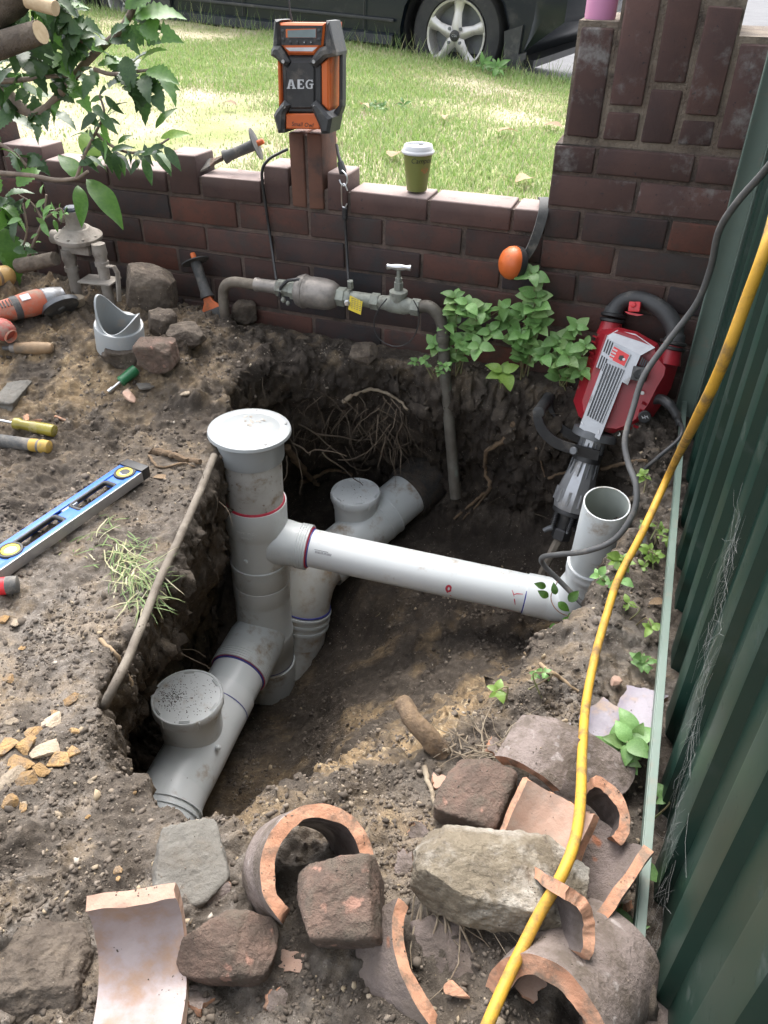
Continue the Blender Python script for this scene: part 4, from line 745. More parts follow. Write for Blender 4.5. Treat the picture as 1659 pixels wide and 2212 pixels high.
c2 = aty(1165,470,2.245)-eo; MB().lathe(c2, (.2,.9,0), [(-.02,.030),(0,.036),(.014,.034),(.026,.024),(.03,0)], 24).build('ear_cup', M['orange'], em)
# ---- pink bottle on the pillar step
pk = MB().lathe((0,0,0), (0,0,1), [(0,.030),(.002,.034),(.012,.036),(.12,.036),(.135,.030),(.145,.016),(.16,.014)], 30).build('pink_bottle', M['pink'], None); pk.location = (-.238, 2.205, 1.0035)
tag(pk, 'round pink plastic bottle standing on the tall pillar step', 'bottle')
# ---- bolster chisels
def chisel(name, label, p_tip, p_top, blade_n, mat_blade, hand_r=.016, disc=.030, sc=1.0):
    p0, p1 = Vector(p_tip), Vector(p_top); ax = (p1-p0).normalized(); L = (p1-p0).length; n = Vector(blade_n); n = (n-ax*n.dot(ax)).normalized(); u = ax.cross(n)
    t = thing(name, label, 'chisel', p0); b = MB()
    def P(a, w, th): return [ax*a+u*w*s1+n*th*s2 for s1, s2 in ((-1,-1),(1,-1),(1,1),(-1,1))]
    rows = [(0,.030,.0012),(.012,.030,.0025),(.045,.027,.004),(.065,.012,.005),(.085,.008,.006),(L*.42,.008,.006)]; vs = []; fs = []
    for a, w, th in rows: vs += P(a*sc, w*sc, th*sc)
    for i in range(len(rows)-1):
        for j in range(4): fs.append((4*i+j, 4*i+(j+1)%4, 4*i+4+(j+1)%4, 4*i+4+j))
    bl = MB().add(vs[8:], [tuple(k-8 for k in f) for f in fs[8:]]+[(0,1,2,3)]).build('blade', M[mat_blade], t, smooth=30); MB().add(vs[:12], fs[:8]+[(3,2,1,0)]).build('cutting_edge', M['rubber_dusty'], bl, smooth=30)
    h0, h1 = L*.40, L*.90
    MB().lathe(ax*h0, ax, [(0,hand_r*.7),(.001,hand_r*1.25),(.008,hand_r*1.2),(.02,hand_r),((h1-h0)*.5,hand_r*.92),(h1-h0-.01,hand_r*1.0),(h1-h0-.001,hand_r*.9)], 18).build('grip', M['rubber_dusty'], t)
    MB().lathe(ax*(h1-.004), ax, [(0,hand_r),(.001,disc),(.004,disc*1.02),(.006,disc*.8),(.008,hand_r*.8)], 26).build('hand_guard', M['rubber_dusty'], t)
    MB().lathe(ax*h1, ax, [(0,.0085),(L-h1,.0085),(L-h1+.002,.007)], 10).build('struck_head', M['orange'], t); return t
chisel('bolster_chisel', 'orange bolster chisel with black hand guard stuck in the soil', aty(470,706,2.03), aty(416,548,2.11), (.25,-1,.1), 'orange', .017, .043, 1.25)
ctip = aty(428,356,2.19); ctip.z = TOPZ+.004
ctop = aty(568,305,2.255); chisel('bolster_chisel', 'dusty bolster chisel lying on top of the low wall', ctip, ctop, (0,-.3,1), 'rock_red', .016, .045, .9)
# ---- elastic cords with hooks on the pier
def cord(name, label, pts, r, mat, cat='elastic cord', n=8, extra=None):
    o0 = Vector(pts[0]); t = thing(name, label, cat, o0); MB().tube([p-o0 for p in smoothpath(pts, n)], r, 8).build('cord', M[mat], t, smooth=60)
    return t, o0
cord('elastic_cord', 'thin black cord from the pier left side down to the water pipe', [aty(622,322,2.18), aty(605,330,2.17), aty(580,345,2.143), aty(566,372,2.138), aty(572,430,2.14), aty(585,520,2.135), aty(597,605,2.06)], .0042, 'black')
t, o0 = cord('elastic_cord', 'black hooked elastic cord hanging right of the pier over the meter', [aty(745,470,2.133), aty(748,520,2.134), aty(752,590,2.11), aty(756,645,2.03)], .0045, 'black')
MB().tube([q-o0 for q in (aty(727,312,2.20), aty(731,335,2.18), aty(736,352,2.165))], [.004,.0045,.006], 8).build('cord_end', M['black'], t); MB().tube([q-o0 for q in (aty(735,350,2.165), aty(740,368,2.155), aty(741,374,2.152))], [.009,.011,.010], 10).build('ferrule', M['black'], t)
MB().tube([q-o0 for q in smoothpath([aty(739,368,2.143), aty(748,378,2.138), aty(750,392,2.136), aty(744,401,2.134), aty(737,397,2.134), aty(733,388,2.135)], 6)], .0022, 8).build('wire_hook', M['steel'], t)
MB().tube([q-o0 for q in smoothpath([aty(751,412,2.131), aty(744,398,2.131), aty(738,402,2.131), aty(738,420,2.131), aty(739,444,2.132), aty(745,448,2.132), aty(750,440,2.131)], 6)], .0022, 8).build('wire_hook', M['steel'], t)
for k in range(4): q = aty(745,452+6*k,2.132)-o0; MB().lathe(q, (0,0,1), [(-.005,.006),(-.003,.0082),(.003,.0082),(.005,.006)], 12).build('binding', M['black'], t)
# ---- water meter assembly
WY = 2.035; wm = thing('water_meter', 'weathered brass water meter with stop tap on copper pipes along the wall', 'water meter', aty(480,740,WY)); wo = wm.location.copy()
w_ = lambda x, y, Y=WY: aty(x, y, Y)-wo
MB().tube(smoothpath([w_(497,758)+Vector((0,0,-.06)), w_(495,745), w_(487,690), w_(482,640), w_(487,617), w_(505,609), w_(540,613), w_(565,616)], 6), .0155, 16).build('inlet_pipe', M['copper_muddy'], wm, smooth=60)
a0, a1 = w_(550,614), w_(930,668); ax = (a1-a0).normalized(); al = (a1-a0).length; tt = lambda x: al*(x-550)/(930-550)
MB().lathe(a0, ax, [(tt(552),.0155),(tt(552),.0205),(tt(556),.021),(tt(560),.0195),(tt(562),.019),(tt(592),.0195),(tt(604),.0215)], 24).build('reducer', M['brass'], wm)
MB().lathe(a0, ax, [(tt(600),.018),(tt(602),.025),(tt(618),.026),(tt(620),.022),(tt(632),.022),(tt(634),.028),(tt(646),.028)], 6, cap=(True, True)).build('union_nut', M['verdigris'], wm, smooth=None)
mbod = MB().lathe(a0, ax, [(tt(642),.024),(tt(646),.034),(tt(650),.043),(tt(656),.0465),(tt(668),.0475),(tt(671),.0455),(tt(674),.0445),(tt(680),.0455),(tt(708),.0450),(tt(722),.041),(tt(732),.034),(tt(736),.026)], 36).build('meter_body', M['brass'], wm)
MB().lathe(a0, ax, [(tt(660),.0478),(tt(661),.0492),(tt(666),.0492),(tt(667),.0478)], 36, cap=(False, False)).build('body_seam', M['brass'], mbod)
MB().tube([w_(*p, WY-.02) for p in ((604,640),(607,620),(622,606),(645,603),(660,612))], .005, 8).build('tie_strap', M['black'], wm)
for (x, y, r) in ((612,648,.008),(622,655,.007),(636,625,.009)): MB().ball(w_(x, y, WY-.028), (r*2,r*1.8,r*2.2), 8).build('seal_lump', M['verdigris'], wm)
MB().lathe(a0, ax, [(tt(734),.020),(tt(736),.027),(tt(752),.028),(tt(754),.024),(tt(764),.024)], 6).build('union_nut', M['verdigris'], wm, smooth=None)
b_ = w_(752,652,WY-.03); MB().lathe(b_, (.1,-1,.1), [(0,.009),(.012,.009),(.013,.006),(.02,.006)], 6).build('clamp_bolt', M['steel'], wm, smooth=None); MB().lathe(w_(757,615,WY), (0,-.2,1), [(-.01,.009),(.012,.009)], 6).build('clamp_bolt', M['verdigris'], wm, smooth=None)
MB().lathe(a0, ax, [(tt(760),.0195),(tt(762),.0205),(tt(806),.0205),(tt(810),.017)], 24).build('tail_pipe', M['verdigris'], wm)
TF = Frame(aty(765,655,WY-.036), (1,.1,-.05), (0,.15,1)); tg_ = thing('tmp_tag', None, None); bpy.data.objects.remove(tg_)
tgm = MB().prism([(-.016,-.020),(.022,-.030),(.024,.008),(-.014,.020)], -.0006, .0006); to = tgm.build('warning_tag', M['yellow'], wm, smooth=None); to.matrix_local = Matrix.Translation(-wo) @ TF.mat()
rr = random.Random(2); b = MB()
for k in range(6):
    v = .012-.0055*k
    for j in range(4): x = -.009+.008*j; b.box((x+.0035, v-.18*x, .001), (rr.uniform(.004,.007), .0016, .0003))
b.build('tag_print', M['print'], to, smooth=None)
vb = MB().lathe(a0, ax, [(tt(806),.018),(tt(808),.024),(tt(824),.024)], 6).build('valve_nut', M['verdigris'], wm, smooth=None)
vbody = MB().lathe(a0, ax, [(tt(822),.019),(tt(838),.021),(tt(850),.025),(tt(878),.025),(tt(888),.021),(tt(902),.019)], 26).build('valve_body', M['verdigris'], wm); MB().lathe(a0, ax, [(tt(892),.024),(tt(908),.024),(tt(910),.018)], 6).build('valve_nut', M['verdigris'], wm, smooth=None)
vc = a0+ax*tt(864); up = Vector((0,-.02,1)).normalized()
MB().lathe(vc, up, [(.0,.022),(.030,.0225),(.031,.026),(.040,.026),(.042,.022),(.044,.014)], 24).build('valve_bonnet', M['verdigris'], wm); MB().lathe(vc+up*.042, up, [(0,.0135),(.024,.0135),(.025,.0105),(.036,.0105)], 6).build('gland_nut', M['verdigris'], wm, smooth=None); MB().lathe(vc+up*.070, up, [(0,.0062),(.036,.0062)], 12).build('spindle', M['verdigris'], wm)
hx = Vector((.97,.2,.0)).normalized(); hc = vc+up*.108; MB().lathe(hc-hx*.036, hx, [(0,.004),(.003,.0082),(.009,.0075),(.016,.0062),(.026,.0085),(.046,.0085),(.056,.0062),(.063,.0075),(.069,.0082),(.072,.004)], 16).build('tap_handle', M['steel'], wm)
MB().tube(smoothpath([a0+ax*tt(900), w_(925,662), w_(943,676), w_(955,700), w_(958,740), w_(963,830), w_(972,930), w_(984,1075,WY-.03)], 7), .0172, 18).build('outlet_pipe', M['copper_old'], wm, smooth=60)
MB().lathe(w_(957,722), (w_(958,745)-w_(957,722)), [(0,.0172),(.001,.0205),(.018,.0205),(.022,.0185)], 20).build('pipe_collar', M['copper_old'], wm)
lp = [w_(*p, WY-.045) for p in ((836,645),(818,668),(808,695),(814,725),(835,743),(862,748),(888,735),(903,705),(904,672),(893,648))]; MB().tube(smoothpath(lp, 5), .0017, 6).build('wire_loop', M['black'], wm)
# ---- gas regulator
GY = 1.95; gr = thing('gas_regulator', 'dusty grey gas regulator on two pipe legs by the wall', 'gas regulator', aty(190,640,GY)); go = gr.location.copy(); g_ = lambda x, y, Y=GY: aty(x, y, Y)-go
gc = g_(170,512); MB().lathe(gc, (.04,-.06,1), [(-.016,.020),(-.012,.055),(-.006,.068),(.0,.070),(.006,.070),(.009,.066),(.014,.056),(.024,.044),(.030,.038)], 36).build('diaphragm_case', M['castgrey'], gr)
for k in range(9): a = k*6.283/9; MB().lathe(gc+Vector((math.cos(a)*.061, math.sin(a)*.061, .004)), (0,0,1), [(0,.005),(.006,.005)], 6).build('bolt', M['castgrey'], gr, smooth=None)
MB().lathe(gc+Vector((.0,-.004,.028)), (.03,-.05,1), [(0,.032),(.012,.026),(.030,.0245),(.052,.024),(.054,.020)], 24).build('spring_tower', M['castgrey'], gr); MB().lathe(gc+Vector((.002,-.008,.081)), (.03,-.05,1), [(-.002,.022),(.005,.022),(.010,.017),(.011,0)], 10).build('tower_cap', pmat('cap_blue', (.055,.065,.085),(.04,.05,.065),20,.6), gr, smooth=None)
MB().tube([gc+Vector((-.005,0,.062)), gc+Vector((-.034,-.004,.060)), gc+Vector((-.046,-.004,.045))], [.010,.011,.010], 12).build('vent', M['castgrey'], gr)
MB().lathe(gc+Vector((-.04,-.01,-.006)), (-1,-.1,.05), [(0,.026),(.02,.024),(.022,.021),(.045,.020),(.048,.016)], 20).build('side_port', M['castgrey'], gr)
MB().box(gc+Vector((.0,-.005,-.03)), (.10,.05,.03)).build('valve_chest', M['castgrey'], gr, bevel=.008)
for (x, y, dx) in ((150,560,0),(216,548,0)):
    q = g_(x, y, GY-.02); MB().lathe(q+Vector((0,0,.03)), (0,0,-1), [(0,.020),(.03,.022),(.04,.018),(.052,.018),(.053,.021),(.066,.021),(.067,.017),(.15,.0165),(.28,.0165)], 18).build('pipe_leg', M['castgrey'], gr)
MB().box(g_(215,605,GY-.03), (.11,.07,.006), 0, Matrix.Rotation(.1,3,'Z')).build('bracket', M['castgrey'], gr, bevel=.002); P = [g_(232,575,GY-.04), g_(246,576,GY-.04), g_(254,590,GY-.04), g_(258,650,GY-.05)]
MB().tube(P, .009, 6, flat=.5).build('bracket_arm', M['castgrey'], gr)
# ---------------------------------------------------------------- demolition hammer leaning in the far corner of the pit
ht, hb, hr = atd(1390,650,2.03), atd(1165,1245,2.30), atd(1475,860,2.02)
HF = Frame(hb, hr-(hb+(ht-hb)*.6), ht-hb); HF = Frame(hb, HF.U, HF.V)
if HF.N.dot(Vector(CAMP)-hb) < 0: HF.U = -HF.U; HF.N = HF.U.cross(HF.V)
HM = thing('demolition_hammer', 'red and silver electric demolition hammer leaning in the corner of the pit', 'demolition hammer', mat=HF.mat())
def K7(x, y, z=0.0):
    f2 = Frame(HF.o+HF.N*z, HF.U, HF.V); u, v = f2.uv((1700+x/2.404)*.6636, (930+y/2.404)*.6636); return Vector((u, v, z))
MM = .000348
def facet(name, pts, faces, mat, parent=HM, thick=None, smooth=30, bevel=0.0):
    P = [K7(*p) for p in pts]; b = MB(); b.add(P, faces); return b.build(name, M[mat], parent, smooth=smooth, bevel=bevel)
def loft(name, rings, mat, parent=HM, smooth=32):
    """closed rings of (x,y,z) template points joined into a solid"""
    b = MB(); n = len(rings[0]); vs = [K7(*p) for r in rings for p in r]; fs = []
    for k in range(len(rings)-1):
        for i in range(n): fs.append((k*n+i, k*n+(i+1)%n, (k+1)*n+(i+1)%n, (k+1)*n+i))
    fs += [tuple(range(n))[::-1], tuple(range((len(rings)-1)*n, len(rings)*n))]; return b.add(vs, fs).build(name, M[mat], parent, smooth=smooth)
back_z = -.075
out_ = [(600,345),(700,335),(760,325),(900,360),(1060,450),(1110,540),(1225,570),(1215,640),(1165,800),(1090,930),(1000,1060),(880,1145),(740,1172),(640,1140),(520,1090),(440,1020),(400,900),(455,720),(520,560)]
fz = [-.01,.02,.03,.03,.01,-.015,-.05,-.055,-.055,-.055,-.05,-.035,.0,.02,.025,.01,-.012,-.012,-.012]
mid_ = [(650,385),(700,372),(760,360),(890,400),(1030,485),(1060,570),(1120,640),(1110,700),(1050,800),(990,920),(925,1010),(840,1080),(740,1120),(655,1110),(560,1060),(480,985),(470,900),(530,720),(590,560)]
mz = [.025,.05,.055,.052,.045,.03,.0,-.002,.004,.008,.01,.016,.03,.045,.048,.036,.03,.028,.026]
loft('motor_casing', [[(x, y, back_z) for x, y in out_], [(x, y, z) for (x, y), z in zip(out_, fz)], [(x, y, z) for (x, y), z in zip(mid_, mz)]], 'red', HM, 16)
# silver front plate with cooling ribs and top plate
plate = loft('front_plate', [[(x, y, .01) for x, y in ((660,400),(925,545),(825,782),(780,756),(632,1140),(600,1212),(440,1112),(600,690),(612,655),(572,640))], [(x, y, .060) for x, y in ((664,396),(928,541),(826,776),(782,752),(632,1134),(602,1208),(446,1108),(603,688),(615,652),(577,637))]], 'alu')
loft('top_plate', [[(660,388,.0),(740,342,.0),(885,372,.0),(1045,485,.0),(930,548,.0),(700,432,.0)], [(664,392,.056),(742,348,.046),(885,378,.046),(1040,484,.046),(930,544,.060),(700,430,.063)]], 'alu')
for k in range(7):
    f = k/6; x0, y0 = 655+f*135, 605+f*52; x1, y1 = 500+f*115, 1015+f*62
    dx, dy = .30, .14
    loft('cooling_rib', [[(x0-4, y0-2, .052),(x0+5, y0+2, .052),(x1+5, y1+2, .052),(x1-4, y1-2, .052)], [(x0-2, y0, .0665),(x0+4, y0+2, .0665),(x1+4, y1+2, .0665),(x1-2, y1, .0665)]], 'alu', plate, None)
    if k < 6: x0 += 12; x1 += 10; loft('cooling_slot', [[(x0-2, y0+4, .0575),(x0+8, y0+9, .0575),(x1+8, y1+9, .0575),(x1-2, y1+4, .0575)], [(x0-2, y0+4, .0608),(x0+8, y0+9, .0608),(x1+8, y1+9, .0608),(x1-2, y1+4, .0608)]], 'alu_dark', plate, None)
for k in range(6):
    r, c = divmod(k, 3); x = 668+c*18-r*46; y = 418+c*12+r*126; loft('air_vent', [[(x, y, .055),(x+9, y+5, .055),(x-26, y+102, .055),(x-35, y+97, .055)], [(x, y, .0615),(x+9, y+5, .0615),(x-26, y+102, .0615),(x-35, y+97, .0615)]], 'black', plate, None)
dc = loft('badge_frame', [[(715,465,.055),(848,540,.055),(800,640,.055),(665,572,.055)], [(715,465,.0655),(848,540,.0655),(800,640,.0655),(665,572,.0655)]], 'alu', plate, None)
bd_ = loft('badge', [[(718,474,.060),(838,543,.060),(797,630,.060),(676,568,.060)], [(718,474,.0665),(838,543,.0665),(797,630,.0665),(676,568,.0665)]], 'decal_red', plate, None)
b0, bu_, bv_ = K7(755,553,.0668), (K7(838,543,.0668)-K7(718,474,.0668)).normalized(), (K7(718,474,.0668)-K7(676,568,.0668)).normalized()
for j, wd in enumerate(('BAU', 'MAX', 'PRO')):
    pass
b = MB(); rr = random.Random(4)
for j in range(4):          # rows of small white lettering, unreadable at this size, as blocks
    for q in range(4): c = K7(712+j*8-q*12+4, 498+j*4+q*22, .0668); b.box(c, (.0022, .0042, .0003), 0, Matrix((bu_, bv_, Vector((0,0,1)))).transposed())
b.build('badge_lettering', M['white'], bd_, smooth=None)
b = MB(); c = K7(775,565,.0668); b.lathe(c, (0,0,1), [(0,.008),(.0003,.008),(.0003,0)], 5); b.build('badge_emblem', M['black'], bd_, smooth=None); b = MB(); b.lathe(K7(795,577,.0668), (0,0,1), [(0,.0036),(.0006,.0036),(.0006,0)], 8); b.build('badge_emblem', M['white'], bd_, smooth=None)
# right flank: brush cap, vents, round logo, step ribs, screws
p = K7(920,690,.050); MB().box(p, (.036,.036,.03), 0, Matrix.Rotation(-.45,3,'Z')).build('brush_cap_socket', M['rubber'], HM, bevel=.003); MB().lathe(p+Vector((0,0,.008)), (.25,-.1,1), [(0,.0145),(.006,.0145),(.008,.012),(.008,.003),(.006,.002),(.006,0)], 22).build('brush_cap', M['black'], HM)
p = K7(957,1025,.016); lg = MB().lathe(p, (.35,-.25,1), [(-.004,.0165),(.004,.0165),(.006,.0145),(.006,0)], 26).build('round_badge', M['black'], HM)
q3 = Vector((.35,-.25,1)).normalized().to_track_quat('Z','Y').to_matrix(); b = MB()
for sgn in (1,-1): b.add([p+q3 @ Vector((sgn*x, sgn*y, .0064)) for x, y in ((.001,.011),(-.006,.004),(-.002,.001),(-.005,-.004),(.001,.0),(-.002,.003))], [(0,1,2,3,4,5)])
b.build('badge_mark', M['silver_print'], lg, smooth=None)
for k in range(4): loft('side_step', [[(940-22*k, 905+60*k, -.02),(985-22*k, 925+60*k, -.03),(978-22*k, 945+60*k, -.03),(933-22*k, 925+60*k, -.02)], [(940-22*k, 905+60*k, .022),(985-22*k, 925+60*k, .006),(978-22*k, 945+60*k, .006),(933-22*k, 925+60*k, .022)]], 'red', HM, None)
for k in range(5): x, y = 940+14*k, 560+10*k; loft('side_vent', [[(x, y, .0),(x+6, y+3, .0),(x-18, y+62, .0),(x-24, y+59, .0)], [(x, y, .056-.003*k),(x+6, y+3, .056-.003*k),(x-18, y+62, .052-.003*k),(x-24, y+59, .052-.003*k)]], 'alu_dark', HM, None)
for k in range(6): x, y = 575-9*k, 385+42*k; loft('flank_rib', [[(x-22, y, -.01),(x+14, y+16, -.01),(x+10, y+28, -.01),(x-26, y+12, -.01)], [(x-20, y, .006),(x+14, y+16, .022),(x+10, y+28, .022),(x-24, y+12, .006)]], 'red', HM, None)
for x, y, z in ((940,838,.022),(755,1160,.012)): MB().lathe(K7(x, y, z), (.2,-.2,1), [(0,.005),(.004,.005),(.004,.002),(.002,.002),(.002,0)], 12).build('screw', M['steel'], HM)
for x, y in ((470,1075),(598,1145)): MB().box(K7(x, y, .0610), (.003,.010,.002), 0, Matrix.Rotation(.4 if x < 500 else -.5, 3, 'Z')).build('plate_mark', M['white'], plate, smooth=None)
# loop handle with trigger and bellows
hp = [K7(x, y, z) for x, y, z in ((690,330,-.03),(705,260,-.03),(722,195,-.03),(790,120,-.03),(890,98,-.03),(1010,135,-.03),(1120,215,-.03),(1180,310,-.03),(1195,400,-.03),(1175,480,-.03),(1150,550,-.03))]
P = smoothpath(hp, 6); rs = [.0215+.002*math.sin(i*.2) if 12 < i < 48 else .026 for i in range(len(P))]; MB().tube(P[8:-8], rs[8:-8], 20).build('loop_handle', M['rubber'], HM, smooth=60)
for (a, b_, r) in ((hp[0], hp[2], .030), (hp[10], hp[8], .031)):
    d = (b_-a).normalized(); L = (b_-a).length; MB().lathe(a-d*.02, d, [(0,r*1.12),(.012,r*1.05),(L*.55,r*.95),(L*.95,r*.9)], 24).build('handle_post', M['red'], HM)
    for k in range(2): MB().lathe(a+d*(L*.32+.014*k), d, [(0,r*.98),(.002,r*1.10),(.008,r*1.12),(.010,r*.98)], 28, cap=(False, False)).build('bellows_ring', M['black'], HM)
tr = MB().box(K7(880,165,-.002), (.030,.026,.012), 0, Matrix.Rotation(-.35,3,'Z')).build('trigger_guard', M['red_bright'], HM, bevel=.003); MB().lathe(K7(868,148,.006), (0,0,1), [(0,.0075),(.003,.007),(.004,.004),(.004,0)], 16).build('lock_button', M['red_bright'], HM)
loft('trigger', [[(800,200,-.045),(950,228,-.045),(900,238,-.045),(830,222,-.045)], [(800,200,-.012),(950,228,-.012),(900,238,-.012),(830,222,-.012)]], 'red_bright', HM)
# gear neck, clamp, cone, springs, chuck, bit
A0, A1 = K7(575,1150,.0), K7(300,1960,.0); ad_ = (A1-A0).normalized(); AL = (A1-A0).length; tn = lambda y: AL*(y-1150)/(1960-1150)
MB().lathe(A0, ad_, [(tn(1150),.046),(tn(1190),.046),(tn(1200),.036),(tn(1300),.0345),(tn(1400),.034)], 10).build('gear_neck', M['alu'], HM, smooth=25)
MB().lathe(A0, ad_, [(tn(1130),.058),(tn(1135),.062),(tn(1185),.062),(tn(1190),.055)], 28).build('neck_flange', M['alu_dark'], HM)
cone = MB().lathe(A0, ad_, [(tn(1370),.034),(tn(1420),.036),(tn(1480),.044),(tn(1590),.0515),(tn(1700),.053),(tn(1735),.0495),(tn(1740),.030)], 10).build('nose_cone', M['alu'], HM, smooth=25)
q = ad_.to_track_quat('Z','Y')
for k in range(10):
    a = k*2*math.pi/10+.31; d = q @ Vector((math.cos(a), math.sin(a), 0)); p = A0+ad_*tn(1590)+d*.0505; MB().tube([p, A0+ad_*tn(1690)+d*.052], .0040, 6).build('cone_fin', M['alu'], cone); MB().tube([A0+ad_*tn(1220)+d*.0335, A0+ad_*tn(1470)+d*.040], .0022, 6).build('cone_groove', M['alu_dark'], cone)
MB().lathe(A0, ad_, [(tn(1738),.046),(tn(1745),.0475),(tn(1768),.0475),(tn(1775),.04)], 24).build('nose_flange', M['black'], HM)
for k in range(4):
    a = k*math.pi/2+.9; d = q @ Vector((math.cos(a), math.sin(a), 0)); pts = []
    for j in range(70): s = j/69; an = j*.75; pts.append(A0+ad_*(tn(1772)+s*.042)+d*.034+(q @ Vector((math.cos(an)*.0075, math.sin(an)*.0075, 0))))
    MB().tube(pts, .0017, 5).build('coil_spring', M['black'], HM, smooth=60); MB().tube([A0+ad_*tn(1760)+d*.034, A0+ad_*(tn(1775)+.05)+d*.034], .004, 8).build('spring_bolt', M['alu_dark'], HM)
MB().lathe(A0, ad_, [(tn(1765),.024),(tn(1860),.023),(tn(1870),.021),(tn(1900),.021)], 18).build('chuck_sleeve', M['black'], HM); MB().lathe(A0, ad_, [(tn(1895),.026),(tn(1905),.028),(tn(1975),.028),(tn(1985),.022)], 6).build('chuck_nut', M['black'], HM, smooth=None)
MB().tube([K7(245,1890,.0), K7(205,1900,.0), K7(170,1915,.0)], [.009,.008,.007], 10).build('chuck_latch', M['alu_dark'], HM)
MB().tube([A1, K7(255,2040,0), K7(150,2260,-.01)], [.0125,.0125,.012], 6).build('chisel_bit', M['copper_muddy'], HM, smooth=None)
cl = A0+ad_*tn(1325); MB().lathe(cl, ad_, [(-.014,.0362),(-.014,.0395),(.014,.0395),(.014,.0362)], 30, cap=(False, False)).build('handle_clamp', M['black'], HM)
def strap(name, pts, w, th, mat='black'):
    P = smoothpath([K7(*p) for p in pts], 7); vs = []; fs = []
    for i, p in enumerate(P):
        tg = (P[min(i+1,len(P)-1)]-P[max(i-1,0)]).normalized(); nn = Vector((.25,.15,1)); nn = (nn-tg*nn.dot(tg)).normalized(); sd_ = tg.cross(nn); sd_ = (sd_*.85+nn*.5).normalized(); nr = tg.cross(sd_).normalized()
        vs += [p-sd_*w/2-nr*th/2, p+sd_*w/2-nr*th/2, p+sd_*w/2+nr*th/2, p-sd_*w/2+nr*th/2]
    for i in range(len(P)-1):
        for j in range(4): fs.append((4*i+j, 4*i+(j+1)%4, 4*i+4+(j+1)%4, 4*i+4+j))
    MB().add(vs, fs+[(0,1,2,3), tuple(len(vs)-4+k for k in range(4))]).build(name, M[mat], HM, smooth=40)
strap('handle_arm', [(600,1330,.036),(420,1285,.045),(260,1225,.05),(160,1130,.055),(125,1040,.06),(130,985,.06)], .030, .005); strap('handle_arm', [(470,1200,-.03),(330,1140,-.03),(250,1060,-.03),(205,960,-.03),(205,890,-.025)], .030, .005)
g0, g1 = K7(125,995,.072), K7(208,872,-.045); MB().lathe(g0, g1-g0, [(0,.012),(.002,.0165),(.010,.0172),(.014,.0155),((g1-g0).length*.5,.0165),((g1-g0).length-.012,.0158),((g1-g0).length-.004,.0175),((g1-g0).length,.013)], 22).build('side_grip', M['rubber'], HM)
MB().lathe(K7(405,1290,.055), (0,0,1), [(0,.011),(.006,.011),(.008,.009),(.008,0)], 14).build('clamp_bolt', M['alu_dark'], HM)
MB().tube(smoothpath([K7(1035,890,-.02), K7(1090,890,-.01), K7(1150,930,.0), K7(1205,1010,.0), K7(1232,1090,.0)], 6), [.0135]*14+[.012]*6+[.009]*5, 14).build('cord_guard', M['black'], HM, smooth=60)
HMi = HM.matrix_world.inverted() if False else HF.mat().inverted()
cab = [HF.mat() @ K7(1225,1075,.0), atd(1474,925,1.97), atd(1465,950,1.95), atd(1425,985,1.95), atd(1392,1015,1.98), atd(1376,1045,2.0), atd(1366,1085,2.02), atd(1352,1150,2.02), atd(1340,1215,1.98)]
MB().tube([HMi @ p for p in smoothpath(cab, 8)], .0052, 10).build('power_cord', M['cable_black'], HM, smooth=60)
# ---------------------------------------------------------------- cables
def cable(name, label, pts, r, mat, n=10):
    P = [Vector(p) for p in pts]; o = MB().tube([p-P[0] for p in smoothpath(P, n)], r, 14).build(name, M[mat], None, smooth=60); o.location = P[0]; return tag(o, label, 'cable')
cable('extension_cable', 'grey extension cable looping down in front of the open standpipe', [atd(1680,335,1.27), atd(1650,372,1.32), atd(1590,440,1.40), atd(1553,500,1.47), atd(1535,580,1.55), atd(1505,655,1.63), atd(1445,735,1.70), atd(1392,810,1.74), atd(1368,880,1.76), atd(1350,950,1.76), atd(1357,1000,1.75), atd(1374,1050,1.73), atd(1369,1105,1.73), atd(1330,1163,1.76), atd(1270,1190,1.80), atd(1205,1198,1.88), atd(1172,1204,1.95), atd(1176,1222,1.98), atd(1212,1258,1.99), atd(1262,1308,1.97), atd(1296,1332,1.93), atd(1335,1315,1.87), atd(1378,1262,1.80), atd(1393,1200,1.78), atd(1391,1160,1.78)], .0068, 'cable_grey')
yp = [atx(1690,400,.125), atx(1659,520,.118), atx(1612,650,.112), atx(1555,800,.105), atx(1500,915,.10), atz(1452,1010,.31), atz(1385,1155,.22), atz(1336,1250,.17), atz(1310,1330,.145), atz(1285,1420,.13), atz(1266,1520,.13), atz(1258,1620,.17), atz(1254,1730,.20), atz(1242,1815,.225), atz(1212,1893,.225), atz(1165,1975,.20), atz(1110,2085,.185), atz(1065,2185,.18), atz(1035,2260,.17)]
cable('power_cable', 'long yellow cable hanging off the fence and over the rubble', yp, .0075, 'cable_yellow')['category'] = 'cable'
# ---------------------------------------------------------------- hand tools on the left
def gp_(px, py, lift=0.0): p, n = hit(px, py); return p+Vector((0,0,lift))
